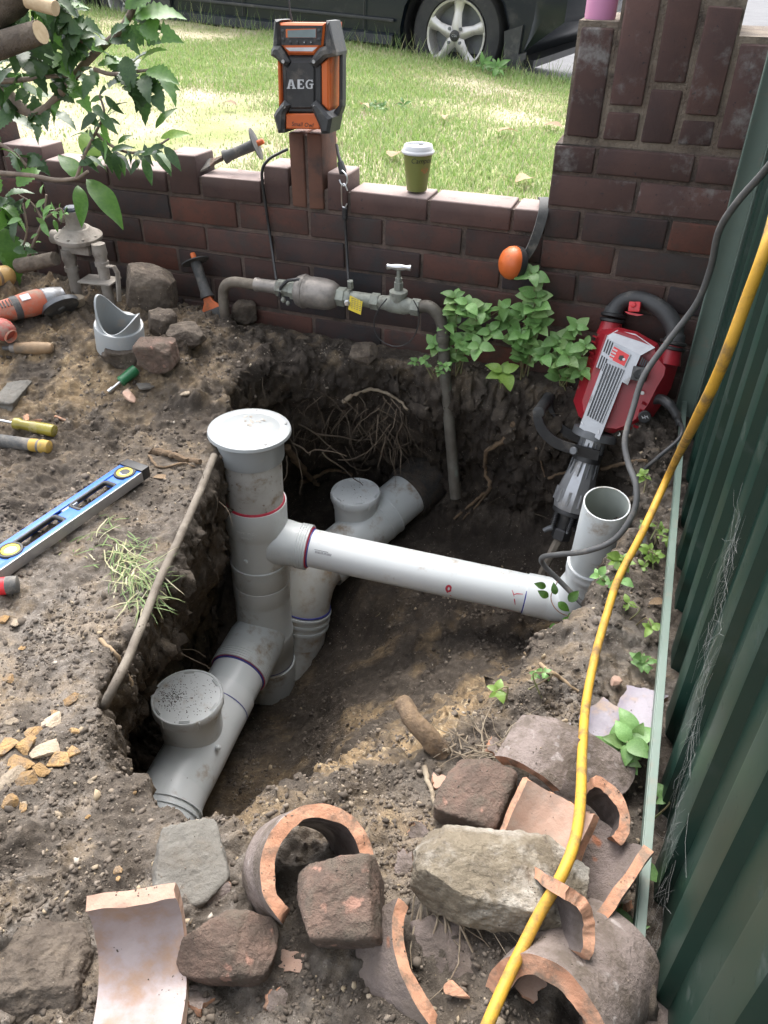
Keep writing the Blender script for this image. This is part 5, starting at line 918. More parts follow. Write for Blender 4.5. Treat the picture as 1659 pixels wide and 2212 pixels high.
# spirit level, lying with its web up
lz = max(hit(250,1050)[0].z, hit(40,1200)[0].z)+.012; LU = atz(297,1003,lz+.022)-atz(2,1203,lz+.022); LF = Frame(atz(297,1003,lz+.022), LU, Vector((-LU.y, LU.x, 0))); LV = thing('spirit_level', 'blue box spirit level with yellow ringed vials and black hand holes', 'spirit level', mat=LF.mat())
lw, ll = .0345, .485; lx = lambda x, y: LF.uv(x, y)[0]
for s, nm in ((-1,'measuring_rail'),(1,'measuring_rail')): MB().box((-ll/2, s*(lw-.0015), -.012), (ll, .003, .026)).build(nm, M['alu' if s < 0 else 'blue'], LV, bevel=.001)
h1a, h1b = lx(238,1042), lx(160,1095); h2a, h2b = lx(125,1115), lx(38,1178); n0, n1 = lx(162,1078), lx(128,1102)
def web(a, b, v0=-lw+.005, v1=lw-.005, z0=-.018, z1=-.002): return MB().box(((a+b)/2, (v0+v1)/2, (z0+z1)/2), (abs(a-b), abs(v1-v0), z1-z0)).build('web', M['blue'], LV, bevel=.001)
web(-.012, h1a); web(h1b, h2a, -lw+.005, .012); web(h2b, -ll+.02)
for s in (-1, 1):
    MB().box((-ll/2, s*(lw-.0085), -.0015), (ll-.03, .013, .0045)).build('web_lip', M['blue'], LV, bevel=.0008)
for a, b_ in ((h1a, h1b), (h2a, h2b)):
    c0 = (a+b_)/2; hl = abs(a-b_)/2; oc = [(-1,-.62),(-.86,-1),(.86,-1),(1,-.62),(1,.62),(.86,1),(-.86,1),(-1,.62)]; pts = [Vector((c0+x*hl, y*(lw-.014), -.005)) for x, y in oc]
    MB().tube(pts+[pts[0], pts[1]], .0058, 10).build('hand_hole_grip', M['black'], LV, smooth=60)
for px, py in ((268,1021),(28,1191)):
    u, v = LF.uv(px, py); v = 0; ring = MB().lathe((u, v, -.010), (0,0,1), [(0,.0265),(.010,.0265),(.013,.025),(.013,.0205),(.011,.019)], 30).build('vial_mount', M['black'], LV); MB().lathe((u, v, .0005), (0,0,1), [(0,.0192),(.0022,.0188),(.0030,.0165),(.0026,.013),(.001,.0125)], 30, cap=(False, False)).build('vial_ring', M['yellow'], ring); MB().lathe((u, v, .0), (0,0,1), [(0,.0128),(.0018,.0126),(.0022,0)], 24, cap=(False, False)).build('vial', M['vial'], ring)
MB().box(((n0+n1)/2, .018, -.009), (abs(n0-n1)*.9, .012, .012)).build('top_vial', M['vial'], LV, bevel=.002); MB().box((-.010, 0, -.010), (.026, lw*2.02, .030)).build('end_cap', M['black'], LV, bevel=.002); MB().prism([(-.045,-.016),(-.02,-.020),(-.02,.020),(-.045,.016),(-.052,.0)], -.004, .0025).build('end_cap_tongue', M['rubber'], LV, smooth=None); MB().box((-ll+.01, 0, -.010), (.026, lw*2.02, .030)).build('end_cap', M['black'], LV, bevel=.002)
def handle_tool(name, label, cat, p0, p1, segs):
    """turned hand tool from p0 to p1; segs = [(part name, material, profile)]"""
    p0, p1 = Vector(p0), Vector(p1); t = thing(name, label, cat, p0)
    for nm, mt, prof in segs: MB().lathe((0,0,0), p1-p0, prof, 18).build(nm, M[mt], t)
    return t
a, b_ = gp_(45,1278,.020), gp_(-70,1292,.020); d = a-b_
handle_tool('torch', 'red torch with grey ribbed head beside the blue level', 'torch', a, b_, [('head','rubber_dusty',[(0,.014),(.001,.017),(.012,.0185),(.022,.0185),(.023,.0165)]),('barrel','red_bright',[(.021,.0178),(.05,.0175),(.16,.0175)])])
a, b_ = gp_(122,943,.016), gp_(36,926,.016); u = (b_-a).length
handle_tool('screwdriver', 'screwdriver with translucent yellow handle on the soil', 'screwdriver', a, b_, [('handle','yellow_clear',[(0,.010),(.002,.0155),(.012,.0165),(.05,.0155),(u-.02,.012),(u-.012,.0165),(u,.0155),(u+.002,.008)]),('shaft','steel',[(u,.0035),(u+.12,.0035)])])
a, b_ = gp_(112,978,.016), gp_(-40,958,.016)
handle_tool('cutter_handle', 'black and yellow rubber tool grip beside the screwdriver', 'hand tool', a, b_, [('grip','rubber_dusty',[(.022,.0165),(.05,.0155),(.09,.0165),(.2,.0175)]),('grip_end','yellow_dusty',[(0,.010),(.003,.0165),(.020,.0178),(.026,.0168)]),('grip_inlay','yellow_dusty',[(.030,.0150),(.034,.0168),(.05,.0163),(.054,.0150)])])
a, b_ = gp_(118,763,.016), gp_(30,765,.018); u = (b_-a).length
handle_tool('trowel', 'trowel with dusty turned wooden handle lying by the grinder', 'trowel', a, b_, [('handle','wood',[(0,.004),(.003,.012),(.012,.016),(u*.5,.0185),(u*.85,.015),(u*.9,.0165)]),('ferrule','brass',[(u*.88,.0145),(u,.013),(u+.004,.012)]),('tang','rubber_dusty',[(u,.006),(u+.12,.006)])])
a, b_ = gp_(34,618,.036), gp_(-60,640,.036); handle_tool('mallet_handle', 'round polished wooden handle end at the top of the sand heap', 'hand tool', a, b_, [('handle','wood_light',[(0,.006),(.004,.022),(.016,.031),(.035,.032),(.07,.027),(.14,.026)]),('band','wood',[(.052,.0300),(.056,.0304),(.06,.0296)])])
a, b_ = gp_(297,808,.016), gp_(243,848,.010); u = (b_-a).length
handle_tool('nut_driver', 'small green handled nut driver lying below the stone block', 'nut driver', a, b_, [('handle','green_tool',[(0,.008),(.002,.014),(.012,.0155),(u*.5,.0135),(u*.6,.0155),(u*.66,.013)]),('shaft','steel',[(u*.64,.0045),(u*.95,.0045),(u*.955,.0068),(u+.012,.0068),(u+.012,.004)])])
# angle grinder
a, b_ = gp_(118,672,.040), gp_(-20,716,.045); d = (b_-a); L = d.length; AG = thing('angle_grinder', 'dusty orange angle grinder with grey gear head on the sand heap', 'angle grinder', a); n_ = d.normalized()
MB().lathe((0,0,0), d, [(.02,.030),(.03,.036),(.07,.036),(.10,.033),(.15,.030),(L,.028)], 16).build('motor_housing', M['orange_dusty'], AG); MB().lathe((0,0,0), d, [(.095,.0338),(.10,.0345),(.112,.0335),(.115,.032)], 16, cap=(False, False)).build('housing_band', M['rubber_dusty'], AG)
MB().lathe((0,0,0), d, [(-.040,.012),(-.036,.024),(-.01,.031),(.02,.034),(.024,.03)], 12).build('gear_head', M['alu'], AG); dn = Vector((.45,-.35,-.55)); dn = (dn-n_*dn.dot(n_)).normalized(); hc = n_*-.012
MB().lathe(hc, dn, [(0,.022),(.025,.020),(.030,.026),(.036,.026)], 18).build('spindle_case', M['alu_dark'], AG); MB().lathe(hc+dn*.036, dn, [(0,.020),(.001,.053),(.0035,.053),(.004,.012),(.008,.010)], 34).build('cutting_disc', M['rubber_dusty'], AG); MB().lathe(hc+dn*.026, dn, [(0,.03),(.001,.056),(.014,.057)], 20, cap=(True, False), a0=.3, a1=3.4).build('disc_guard', M['alu_dark'], AG)
tv = Vector((.3,-.5,.8)); tv = (tv-n_*tv.dot(n_)).normalized()
MB().box(n_*.075+tv*.035, (.026,.020,.004), 0, Matrix((n_, tv.cross(n_), tv)).transposed()).build('rating_label', M['white'], AG, smooth=None)
for k in range(4): MB().box(n_*(.118+.009*k)+tv*.0315, (.003,.022,.004), 0, Matrix((n_, tv.cross(n_), tv)).transposed()).build('air_slot', M['black'], AG, smooth=None)
MB().ball(hc-dn*.018, (.02,.02,.012), 10).build('lock_pin', M['alu'], AG)
rt = thing('tool_casing', 'curved red plastic tool body below the angle grinder', 'hand tool', gp_(8,742)); MB().tube(smoothpath([(.035,-.005,.03),(.01,.0,.045),(-.03,.0,.042),(-.09,.01,.035)], 5), [.020,.026,.028,.029,.03]+[.03]*11, 16).build('casing', M['red_dusty'], rt); MB().lathe((.030,-.004,.033), (.9,-.1,-.3), [(0,.018),(.012,.021),(.014,.019),(.012,.016),(.0,.014)], 18).build('rim', M['orange_dusty'], rt)
# grey saddle fitting offcut
sc_, sn = hit(262,752); SD = thing('pipe_saddle', 'white plastic pipe fitting with saddle shaped mouth on a soil clod', 'pipe fitting', sc_+Vector((0,0,.004)))
ax = Vector((.20,-.12,1)).normalized(); q = ax.to_track_quat('Z','Y'); r0 = .067
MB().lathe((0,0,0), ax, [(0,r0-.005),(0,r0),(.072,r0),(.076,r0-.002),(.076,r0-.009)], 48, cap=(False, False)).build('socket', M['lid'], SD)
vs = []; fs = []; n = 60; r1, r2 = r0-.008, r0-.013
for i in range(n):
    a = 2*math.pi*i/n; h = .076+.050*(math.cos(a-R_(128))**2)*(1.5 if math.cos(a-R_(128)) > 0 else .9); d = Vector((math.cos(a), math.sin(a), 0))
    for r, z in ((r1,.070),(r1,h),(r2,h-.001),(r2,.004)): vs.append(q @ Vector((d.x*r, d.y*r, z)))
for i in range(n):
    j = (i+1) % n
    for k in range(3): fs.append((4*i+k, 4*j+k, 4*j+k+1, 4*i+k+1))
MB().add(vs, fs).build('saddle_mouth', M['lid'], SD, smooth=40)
# ---------------------------------------------------------------- rubble: clay pipe shards and stones
def shard(name, label, c, axis, mid, r, th, arc, L, seed, mo='clay_out', mi='clay_glaze', me_='terra', jag=.12, slope=0.0, group=None, cat='pipe shard'):
    """piece of a clay pipe wall: c = middle of the wall piece, mid = outward direction there, jagged on all sides"""
    ax = Vector(axis).normalized(); m = Vector(mid); m = (m-ax*m.dot(ax)).normalized(); s = ax.cross(m); ce = -m*r; nu, nv = 44, 22; rr = random.Random(seed); off = rr.uniform(0, 50)
    vo = []; vi = []
    for j in range(nv+1):
        for i in range(nu+1):
            u = i/nu; v = j/nv; a0 = -arc/2*(1+jag*1.2*mn.noise((v*3.1+off, 2.2, 0))+jag*.18*mn.noise((v*13+off, 9, 0))); a1 = arc/2*(1+jag*1.2*mn.noise((v*3.1+off, 7.7, 1))+jag*.18*mn.noise((v*13+off, 3, 4)))
            a = a0+(a1-a0)*u; l0 = -L/2*(1+jag*1.0*mn.noise((u*3.3, off, 3))+jag*.16*mn.noise((u*15, off, 5))); l1 = L/2*(1+slope*(u-.5)+jag*1.0*mn.noise((u*3.3, off, 8))+jag*.16*mn.noise((u*15, off, 6)))
            t = l0+(l1-l0)*v; d = m*math.cos(a)+s*math.sin(a); e = .0012*mn.noise((a*5, t*40, off)); vo.append(ce+ax*t+d*(r+e)); vi.append(ce+ax*t+d*(r-th*(1+.25*mn.noise((a*1.6, t*14, off+7)))+e+.0008*mn.noise((a*7, t*50, off+4))))
    b = MB(); W_ = nu+1; n = len(vo); fs = []
    for j in range(nv):
        for i in range(nu): k = j*W_+i; fs.append(((k, k+1, k+1+W_, k+W_), 0)); fs.append(((n+k, n+k+W_, n+k+1+W_, n+k+1), 1))
    edge = [(i, i+1) for i in range(nu)]+[(j*W_+nu, (j+1)*W_+nu) for j in range(nv)]+[(nv*W_+i+1, nv*W_+i) for i in range(nu)][::-1]+[((j+1)*W_, j*W_) for j in range(nv)][::-1]
    vm = {}
    b.v = [tuple(v) for v in vo+vi]
    for k, l in edge:          # rough broken edge with a row of points between the two skins
        for q in (k, l):
            if q not in vm: f = .5+.3*mn.noise(vo[q]*40); p = vo[q]*(1-f)+vi[q]*f+Vector((mn.noise(vo[q]*70), mn.noise(vo[q]*70+Vector((9,0,0))), mn.noise(vo[q]*70+Vector((0,9,0)))))*th*.22; vm[q] = len(b.v); b.v.append(tuple(p))
        fs.append(((k, vm[k], vm[l], l), 2)); fs.append(((vm[k], n+k, n+l, vm[l]), 2))
    for f, mi_ in fs: b.f.append(f); b.m.append(mi_)
    o = b.build(name, [M[mo], M[mi], M[me_]], None, smooth=40); o.location = Vector(c); bm = bmesh.new(); bm.from_mesh(o.data); bmesh.ops.recalc_face_normals(bm, faces=bm.faces); bm.to_mesh(o.data); bm.free(); o.data.set_sharp_from_angle(angle=R_(40))
    return tag(o, label, cat, group)
def rock(name, label, c, dims, rot, seed, mat, block=.5, rough=.10, sub=4, group=None, cat='stone', fine=.05):
    """broken stone: a blocky body cut by flat fracture planes, then roughened"""
    if sub >= 4: sub += 1
    bm = bmesh.new(); bmesh.ops.create_icosphere(bm, subdivisions=sub, radius=1); rr = random.Random(seed); off = np.array([rr.uniform(0,40), rr.uniform(0,40), rr.uniform(0,40)])
    V = np.array([v.co[:] for v in bm.verts]); d = V/np.linalg.norm(V, axis=1, keepdims=True); p_ = 2+block*9; q = d/((np.abs(d)**p_).sum(1)**(1/p_))[:,None]
    q = q*(1+rough*.8*fbm(*(q*1.1+off).T, 1, 2))[:,None]
    for k in range(16 if sub <= 3 else 11 if block < .9 else 7):
        n = np.array([rr.gauss(0,1), rr.gauss(0,1), rr.gauss(0,1)]); n /= np.linalg.norm(n); h = np.abs(q @ n).max()*(rr.uniform(.42,.8) if sub <= 3 else rr.uniform(.66,.88)); t = q @ n-h; q = q-np.where(t > 0, t*.96, 0)[:,None]*n
    D = np.array(dims)/2; m = D.mean(); P = q*D; nn = q/np.linalg.norm(q, axis=1, keepdims=True); W_ = P/m
    r = rough*.25*fbm(*(W_*2.2+off).T, 1, 3)+fine*1.1*fbm(*(W_*7+off).T, 1, 4, .62)+fine*.5*np.abs(fbm(*(W_*24+off).T, 1, 2)); P = P+nn*(r*m)[:,None]
    for v, co in zip(bm.verts, P): v.co = co
    me = bpy.data.meshes.new(name); bm.to_mesh(me); bm.free(); o = link(name, me, M[mat]); me.polygons.foreach_set('use_smooth', [sub > 3]*len(me.polygons)); o.location = Vector(c); o.rotation_euler = rot; return tag(o, label, cat, group)
def shard_view(name, label, ring, axis, mid, r, th, arc, L, seed, *a):
    """shard given by the middle of its visible end; axis (body to that end) and mid as right, up, towards the lens"""
    ax = Vector(ROT @ np.array(axis)).normalized(); m = Vector(ROT @ np.array(mid)); m = (m-ax*m.dot(ax)).normalized(); return shard(name, label, Vector(ring)+m*r-ax*L/2, ax, m, r, th, arc, L, seed, *a)
def on(px, py, up=0.0): p, n = hit(px, py); return p+Vector((0,0,up))
def onz(px, py, z): return atz(px, py, z)
viewd = lambda p: (Vector(CAMP)-Vector(p)).normalized()
# shard lying open, bottom left
c = atz(300,2120,.125); shard('clay_pipe_shard', 'curved terracotta pipe shard lying open with pale pink glazed inside', c+Vector((.0,.01,-.015)), (.86,.46,.03), (-.05,.35,-1), .088, .019, R_(175), .105, 5, 'terra_pale', 'clay_glaze', 'terra_pale', .03)
shard_view('clay_pipe_shard', 'tall horseshoe shaped clay pipe piece with orange broken rim', atz(688,1872,.18), (.34,.42,.84), (-.45,.9,0), .077, .0175, R_(232), .12, 9, 'clay_out', 'clay_dark', 'terra', .085)
rock('stone_block', 'muddy brick lump inside the horseshoe clay pipe piece', atz(735,1962,.155), (.105,.10,.115), (.25,-.1,.35), 21, 'rock_red', .95, .05)
rock('stone', 'flat reddish brown stone left of the horseshoe clay pipe piece', atz(495,2048,.125), (.115,.075,.065), (.15,.1,.3), 22, 'rock_red', .35, .14)
rock('stone', 'smooth grey slab of rock set in the trodden soil', atz(408,1872,.105), (.10,.115,.05), (.25,.05,.7), 23, 'rock_grey', .6, .08)
rock('sandstone_boulder', 'large pale sandstone boulder with white worn top and roots beneath', atz(1078,1895,.165), (.225,.125,.085), (-.32,.10,.22), 24, 'sandstone', .22, .10, 5)
rock('stone_block', 'dark brown brick lump between the pit and the sandstone boulder', atz(1027,1728,.12), (.098,.10,.10), (.2,.0,-.15), 25, 'rock_red', 1.0, .04)
rock('stone', 'dark flat buried slab below the sandstone boulder', atz(1005,2060,.10), (.14,.10,.06), (.1,.15,.5), 26, 'clay_muddy', .6, .08)
rock('soil_clod', 'big dark clod of packed soil at the lower left', atz(70,2110,.085), (.15,.13,.10), (0,0,.4), 27, 'rock_dark', .2, .2, 5, cat='clod', fine=.07)
rock('stone', 'rough grey brown stone behind the broken pipe end by the rail', atz(1325,2085,.10), (.075,.12,.09), (.1,.2,.3), 29, 'rock_dark', .4, .2, 4, fine=.08)
# stones along the wall and the left bank
rock('stone', 'round muddy boulder against the wall right of the gas regulator', on(330,662,.055), (.155,.115,.135), (.1,.1,.3), 31, 'rock_dark', .35, .12)
rock('clod', 'dark soil clod carrying the white saddle fitting', on(275,770,.012), (.13,.11,.085), (0,.1,.5), 32, 'rock_dark', .35, .2, cat='clod')
rock('stone_block', 'squared brown stone block beside the white saddle fitting', on(347,792,.042), (.10,.085,.088), (.15,-.1,.15), 33, 'rock_red', .95, .06)
rock('clod', 'crumbly clod above the squared brown block', on(352,712,.02), (.09,.08,.075), (0,0,1), 34, 'rock_dark', .25, .25, cat='clod')
rock('clod', 'wide crumbly clod below the bolster chisel', on(405,735,.012), (.11,.08,.06), (0,0,.2), 35, 'rock_dark', .25, .25, cat='clod')
rock('stone', 'thin grey flake of stone above the pink chip', on(320,838,.006), (.085,.035,.02), (0,.1,.45), 36, 'rock_grey', .5, .12, 3)
rock('stone', 'pink brick chip beside the green nut driver', on(282,862,.008), (.06,.03,.02), (.1,.1,-.5), 37, 'terra_pale', .4, .2, 3)
rock('stone', 'rounded brown stone on the pit back edge below the tap', on(785,778,.02), (.085,.07,.06), (0,0,.2), 38, 'rock_dark', .2, .12)
rock('stone', 'flat pale shell coloured stone left of the riser lid', on(402,853,.004), (.026,.032,.012), (0,0,.3), 39, 'chip_pale', .3, .12, 3)
rock('stone', 'muddy lump of stone by the inlet pipe foot', on(530,695,.03), (.075,.06,.07), (0,0,.4), 40, 'rock_dark', .3, .2)
rock('stone', 'sandy stone beside the grinder disc', on(165,665,.02), (.055,.045,.05), (0,.2,.4), 41, 'chip_pale', .3, .2, 3)
rock('stone', 'flat dark slab of dried mud at the left edge above the screwdriver', on(28,858,.008), (.075,.12,.03), (.1,0,.2), 42, 'rock_grey', .5, .12)
for k, (px, py, s) in enumerate(((58,905,1.0),(80,912,.8),(128,905,1.1))): rock('brick_chip', 'splinter of orange brick on the soil above the screwdriver', on(px, py, .004), (.055*s,.016*s,.012), (0,0,(-.9,.3,-.1)[k]), 50+k, 'terra', .4, .2, 3, 'orange brick splinters', 'chip')
# yellow sandstone chips on the left
CH = [(110,1560,.050),(150,1515,.042),(75,1585,.045),(60,1612,.055),(98,1618,.05),(130,1640,.052),(40,1655,.055),(10,1620,.05),(18,1690,.06),(60,1685,.05),(160,1625,.03),(160,1580,.028),(30,1560,.03),(88,1668,.035),(20,1735,.035),(48,1745,.022),(195,1690,.014),(120,1545,.025),(10,1340,.04),(50,1400,.022),(36,1345,.03),(290,1712,.012),(190,1765,.012),(255,1880,.016),(335,1908,.014),(255,1898,.010),(20,1470,.03)]
for k, (px, py, s) in enumerate(CH): rock('sandstone_chip', 'broken yellow sandstone chip among crumbs on the trodden soil', on(px, py, s*.08), (s*.92, s*.68, s*.28), (random.Random(k).uniform(-.2,.2), random.Random(k+50).uniform(-.2,.2), random.Random(k+9).uniform(0,3)), 60+k, 'chip' if k % 4 else 'chip_pale', .35, .22, 3, 'sandstone chips left of the pit', 'stone chip')
# right hand heap of shards
g = atz(1212,1672,.095); shard('clay_pipe_shard', 'largest grey clay pipe slab lying under the smaller arched piece', g, (.25,1,.08), (-.05,-.25,1), .17, .020, R_(66), .19, 13, 'clay_out', 'clay_dark', 'clay_out', .08)
g = atz(1163,1605,.17); shard('clay_pipe_shard', 'arched clay pipe collar with smooth orange fracture on top of the grey slab', g, (.30,.95,.22), (-.25,-.35,1), .085, .020, R_(82), .085, 14, 'clay_out', 'clay_dark', 'terra', .05)
g = atz(1170,1812,.15); shard('clay_pipe_shard', 'pale pink clay pipe shard standing behind the sandstone boulder', g, (.2,.75,.55), (.1,.7,-.55), .11, .016, R_(62), .125, 15, 'terra_pale', 'terra_pale', 'terra', .06)
g = atz(1335,1752,.14); shard('clay_pipe_shard', 'upright curved shard with bright orange edge beside the fence rail', g, (.12,-.35,.9), (.75,.45,.15), .055, .016, R_(120), .095, 16, 'clay_out', 'clay_dark', 'terra', .10)
g = atz(1315,1572,.085); shard('clay_pipe_shard', 'flat lilac glazed shard lying near the fence rail', g, (.5,.8,.05), (-.1,-.15,1), .25, .012, R_(24), .095, 17, 'clay_purple', 'terra', 'terra', .16)
g = atz(1382,1525,.09); shard('clay_pipe_shard', 'small lilac glazed shard touching the fence rail', g, (.2,.9,.1), (-.35,-.2,1), .2, .012, R_(20), .08, 18, 'clay_purple', 'terra', 'terra', .25)
g = atz(1242,1958,.20); shard('clay_pipe_shard', 'crumpled grey shard edge beside the yellow cable', g, (.35,-.45,.6), (.6,-.15,.5), .05, .014, R_(110), .10, 19, 'clay_out', 'clay_dark', 'terra', .2)
g = atz(1310,1905,.12); shard('clay_pipe_shard', 'curved pipe shard with crumbs inside near the rail', g, (.35,.75,.35), (.55,.2,-.6), .07, .014, R_(130), .12, 20, 'clay_out', 'clay_muddy', 'terra', .12)
shard_view('clay_pipe_shard', 'big broken clay pipe end with rough bright orange rim', atz(1180,2215,.145), (-.62,-.05,.78), (.05,1,0), .080, .026, R_(225), .15, 21, 'clay_out', 'clay_dark', 'terra', .17)
shard_view('clay_pipe_shard', 'half buried clay pipe back with crusted orange broken edge', atz(985,2055,.105), (.55,.50,.45), (-.60,-.35,.75), .105, .020, R_(150), .19, 22, 'clay_muddy', 'clay_dark', 'terra', .07)
g = atz(1345,2185,.10); shard('clay_pipe_shard', 'grey weathered pipe wall behind the broken orange pipe end', g, (.5,.8,.0), (-.3,.1,1), .11, .02, R_(80), .13, 23, 'clay_out', 'clay_dark', 'clay_out', .12)
for k, (px, py, s) in enumerate(((985,2150,.03),(1290,2200,.045),(1330,1480,.03),(1395,1600,.02),(1160,2040,.02))): rock('brick_chip', ('thin orange clay sliver beneath the dark slab','orange clay lump inside the broken pipe end','pale brick crumb beside the lilac shards','small orange clay crumb beside the rail','orange clay crumb below the yellow cable')[k], on(px, py, .012), (s*1.2, s*.6, s*.5), (0,.1,.6*k), 90+k, 'terra' if k != 2 else 'terra_pale', .4, .2, 3, None, 'chip')
rr = random.Random(5)
for k, (px, py) in enumerate(((1120,1960),(870,1880),(905,1800),(640,2080),(600,2170),(430,2150),(1130,2120),(1260,1810),(1290,1720),(1085,1800),(1075,1620),(1330,1950),(840,2060),(470,1940),(1180,1760),(950,1690))):
    shard('clay_fragment', 'small dirty broken clay fragment lying loose among the rubble', on(px, py, .004), (rr.gauss(0,1), rr.gauss(0,1), .2), (rr.gauss(0,.4), rr.gauss(-.2,.4), 1), .09, .011, R_(rr.uniform(14,30)), rr.uniform(.02,.042), 200+k, 'clay_out' if k % 3 else 'terra_pale', 'clay_glaze', 'terra', .35, 0, 'loose clay fragments in the rubble')
# ---------------------------------------------------------------- roots, sticks, the thin old pipe along the rim
def rootline(name, label, pix, r0, r1, mat, cat='root', lift=.6, wob=.35, seed=1, group=None, n=5, pts=None):
    P = pts or [hit(px, py)[0]+hit(px, py)[1]*(r0*lift) for px, py in pix]; P = smoothpath(P, n); rr = random.Random(seed); k = len(P)
    P = [p+Vector((rr.gauss(0,1), rr.gauss(0,1), rr.gauss(0,1)))*r0*(.22 if wob > .1 else .03) for p in P]; o0 = P[0].copy(); o = MB().tube([p-o0 for p in P], [r0+(r1-r0)*i/(k-1) for i in range(k)], 8, wob=wob, seed=seed).build(name, M[mat], None, smooth=60); o.location = o0; return tag(o, label, cat, group)
edgep = [(462,985),(442,1035),(415,1100),(388,1160),(362,1215),(340,1262),(320,1315),(300,1365),(275,1425),(255,1465),(237,1500),(225,1525)]
def rim_pt(px, py): return atz(px, py, .100 if py < 1480 else .085 if py < 1510 else .05)
rootline('old_pipe', 'long thin muddy pipe lying along the left rim of the pit', None, .0095, .0085, 'copper_muddy', 'pipe', wob=.06, seed=4, pts=[rim_pt(*p) for p in edgep])
rootline('tree_root', 'reddish woody root end beside the riser on the left bank', [(330,975),(360,985),(390,993),(432,1003)], .010, .007, 'root', seed=5); rootline('tree_root', 'thin brown rootlet below the woody root end', [(322,985),(345,1010),(395,1003),(420,1008)], .004, .002, 'root', seed=6)
rootline('tree_root', 'arched pale root over the dark hollow below the tap', [(745,868),(770,845),(805,835),(850,850),(885,880)], .008, .004, 'root_pale', lift=1.2, seed=7)
rootline('tree_root', 'crooked light brown root on the pit back wall', [(1110,920),(1085,950),(1055,975),(1050,1010),(1060,1045),(1045,1070),(1015,1095),(985,1122)], .008, .0045, 'root', lift=1.0, seed=8, wob=.5)
rootline('tree_root', 'forked rootlet at the foot of the crooked root', [(1055,1060),(1030,1095),(1008,1112),(1000,1120)], .004, .002, 'root', seed=9)
rootline('tree_root', 'straight rootlet beside the demolition hammer cone', [(1185,1032),(1210,1022),(1240,1018)], .005, .003, 'root', lift=1., seed=10); rootline('tree_root', 'rootlet running behind the demolition hammer', [(1300,1010),(1340,1000),(1385,995),(1400,1000)], .006, .003, 'root', lift=1., seed=11)
rootline('tree_root', 'short rootlet below the hammer side handle', [(1160,970),(1168,1000),(1178,1030)], .004, .002, 'root', lift=1., seed=12)
rootline('tree_root', 'thick dark root beside the riser in the hollow', [(620,955),(650,1000),(672,1030),(690,1040)], .013, .008, 'root', lift=1.5, seed=13); rootline('tree_root', 'dark root crossing below the hanging rootlets', [(640,1040),(680,1030),(720,1012),(760,1020)], .009, .005, 'root', lift=1.5, seed=14)
p0 = hit(945,1612)[0]; rootline('root_stump', 'stub of thick brown root poking out of the pit slope', None, .018, .015, 'root', wob=.09, seed=15, pts=[p0+Vector((.012,-.012,.0)), atz(925,1592,p0.z+.03), atz(893,1555,p0.z+.045), atz(868,1515,p0.z+.045)])
for k, (pp, lb) in enumerate(((((1133,1413),(1170,1440),(1215,1470),(1252,1498)), 'thin straight stick on the sandy slope beside the yellow cable'), (((215,1385),(245,1410),(270,1440),(285,1480)), 'thin bent straw stick on the trodden soil'), (((915,1660),(925,1695),(935,1735),(940,1760)), 'short grey stick left of the dark brown brick lump'))): rootline('stick', lb, pp, .0045, .003, 'twig' if k < 2 else 'root_pale', 'stick', 1.0, .2, 20+k)
# fine roots: hanging mass in the hollow, wiry tangle at the slope top and under the boulder
def fine_roots(name, label, strands, seed, mat='root_fine'):
    b = MB(); rr = random.Random(seed)
    for (p, d, L, r, g) in strands:
        p = Vector(p); d = Vector(d).normalized(); pts = [p]; k = max(5, int(L/.018))
        for i in range(k): d = (d+Vector((rr.gauss(0,.17), rr.gauss(0,.17), rr.gauss(0,.17)-g*.07))).normalized(); p = p+d*L/k; pts.append(p)
        b.tube(pts, [r*(1-.75*i/k) for i in range(k+1)], 5, cap=False)
        if rr.random() < .5 and k > 6: q = pts[k//2]; e = (d+Vector((rr.gauss(0,.8), rr.gauss(0,.8), rr.gauss(0,.6)))).normalized(); b.tube([q, q+e*L*.12, q+e*L*.22+Vector((0,0,-.01))], [r*.5, r*.4, r*.2], 4, cap=False)
    return tag(b.build(name, M[mat], None, smooth=None), label, 'roots', kind='stuff')
rr = random.Random(77); st = []
for k in range(150): x = rr.uniform(-1.05,-.60); st.append(((x, rr.uniform(1.96,2.14), rr.uniform(-.16,.03)), (rr.gauss(.1,.55), rr.gauss(-.2,.35), rr.uniform(-1.2,-.2)), rr.uniform(.04,.17), rr.uniform(.0007,.0022)*(2 if k % 17 == 0 else 1), 1.4))
for k in range(7): st.append(((rr.uniform(-1.02,-.8), rr.uniform(1.9,2.0), rr.uniform(-.22,-.1)), (rr.gauss(.9,.3), rr.gauss(-.2,.4), -.2), rr.uniform(.15,.32), rr.uniform(.002,.004), .3))
fine_roots('hanging_roots', 'tangle of fine brown roots hanging in the dark hollow behind the riser', st, 5); st = []
for k in range(46): p, n = hit(rr.uniform(950,1095), rr.uniform(1590,1640)); st.append((p+Vector((0,0,.006)), (rr.gauss(0,1), rr.gauss(0,.7), rr.uniform(-.1,.6)), rr.uniform(.03,.09), rr.uniform(.0008,.0018), .8))
fine_roots('dry_rootlets', 'wiry tangle of dry pale rootlets above the dark brick lump', st, 6, 'root_pale'); st = []
for k in range(26): p = atz(rr.uniform(905,1020), rr.uniform(1900,1990), .15); st.append((p, (rr.gauss(.6,.4), rr.gauss(-.5,.3), rr.uniform(-.5,.0)), rr.uniform(.08,.16), rr.uniform(.0008,.0022), .4))
fine_roots('boulder_roots', 'stringy roots trailing under the sandstone boulder', st, 7, 'root_pale'); st = []
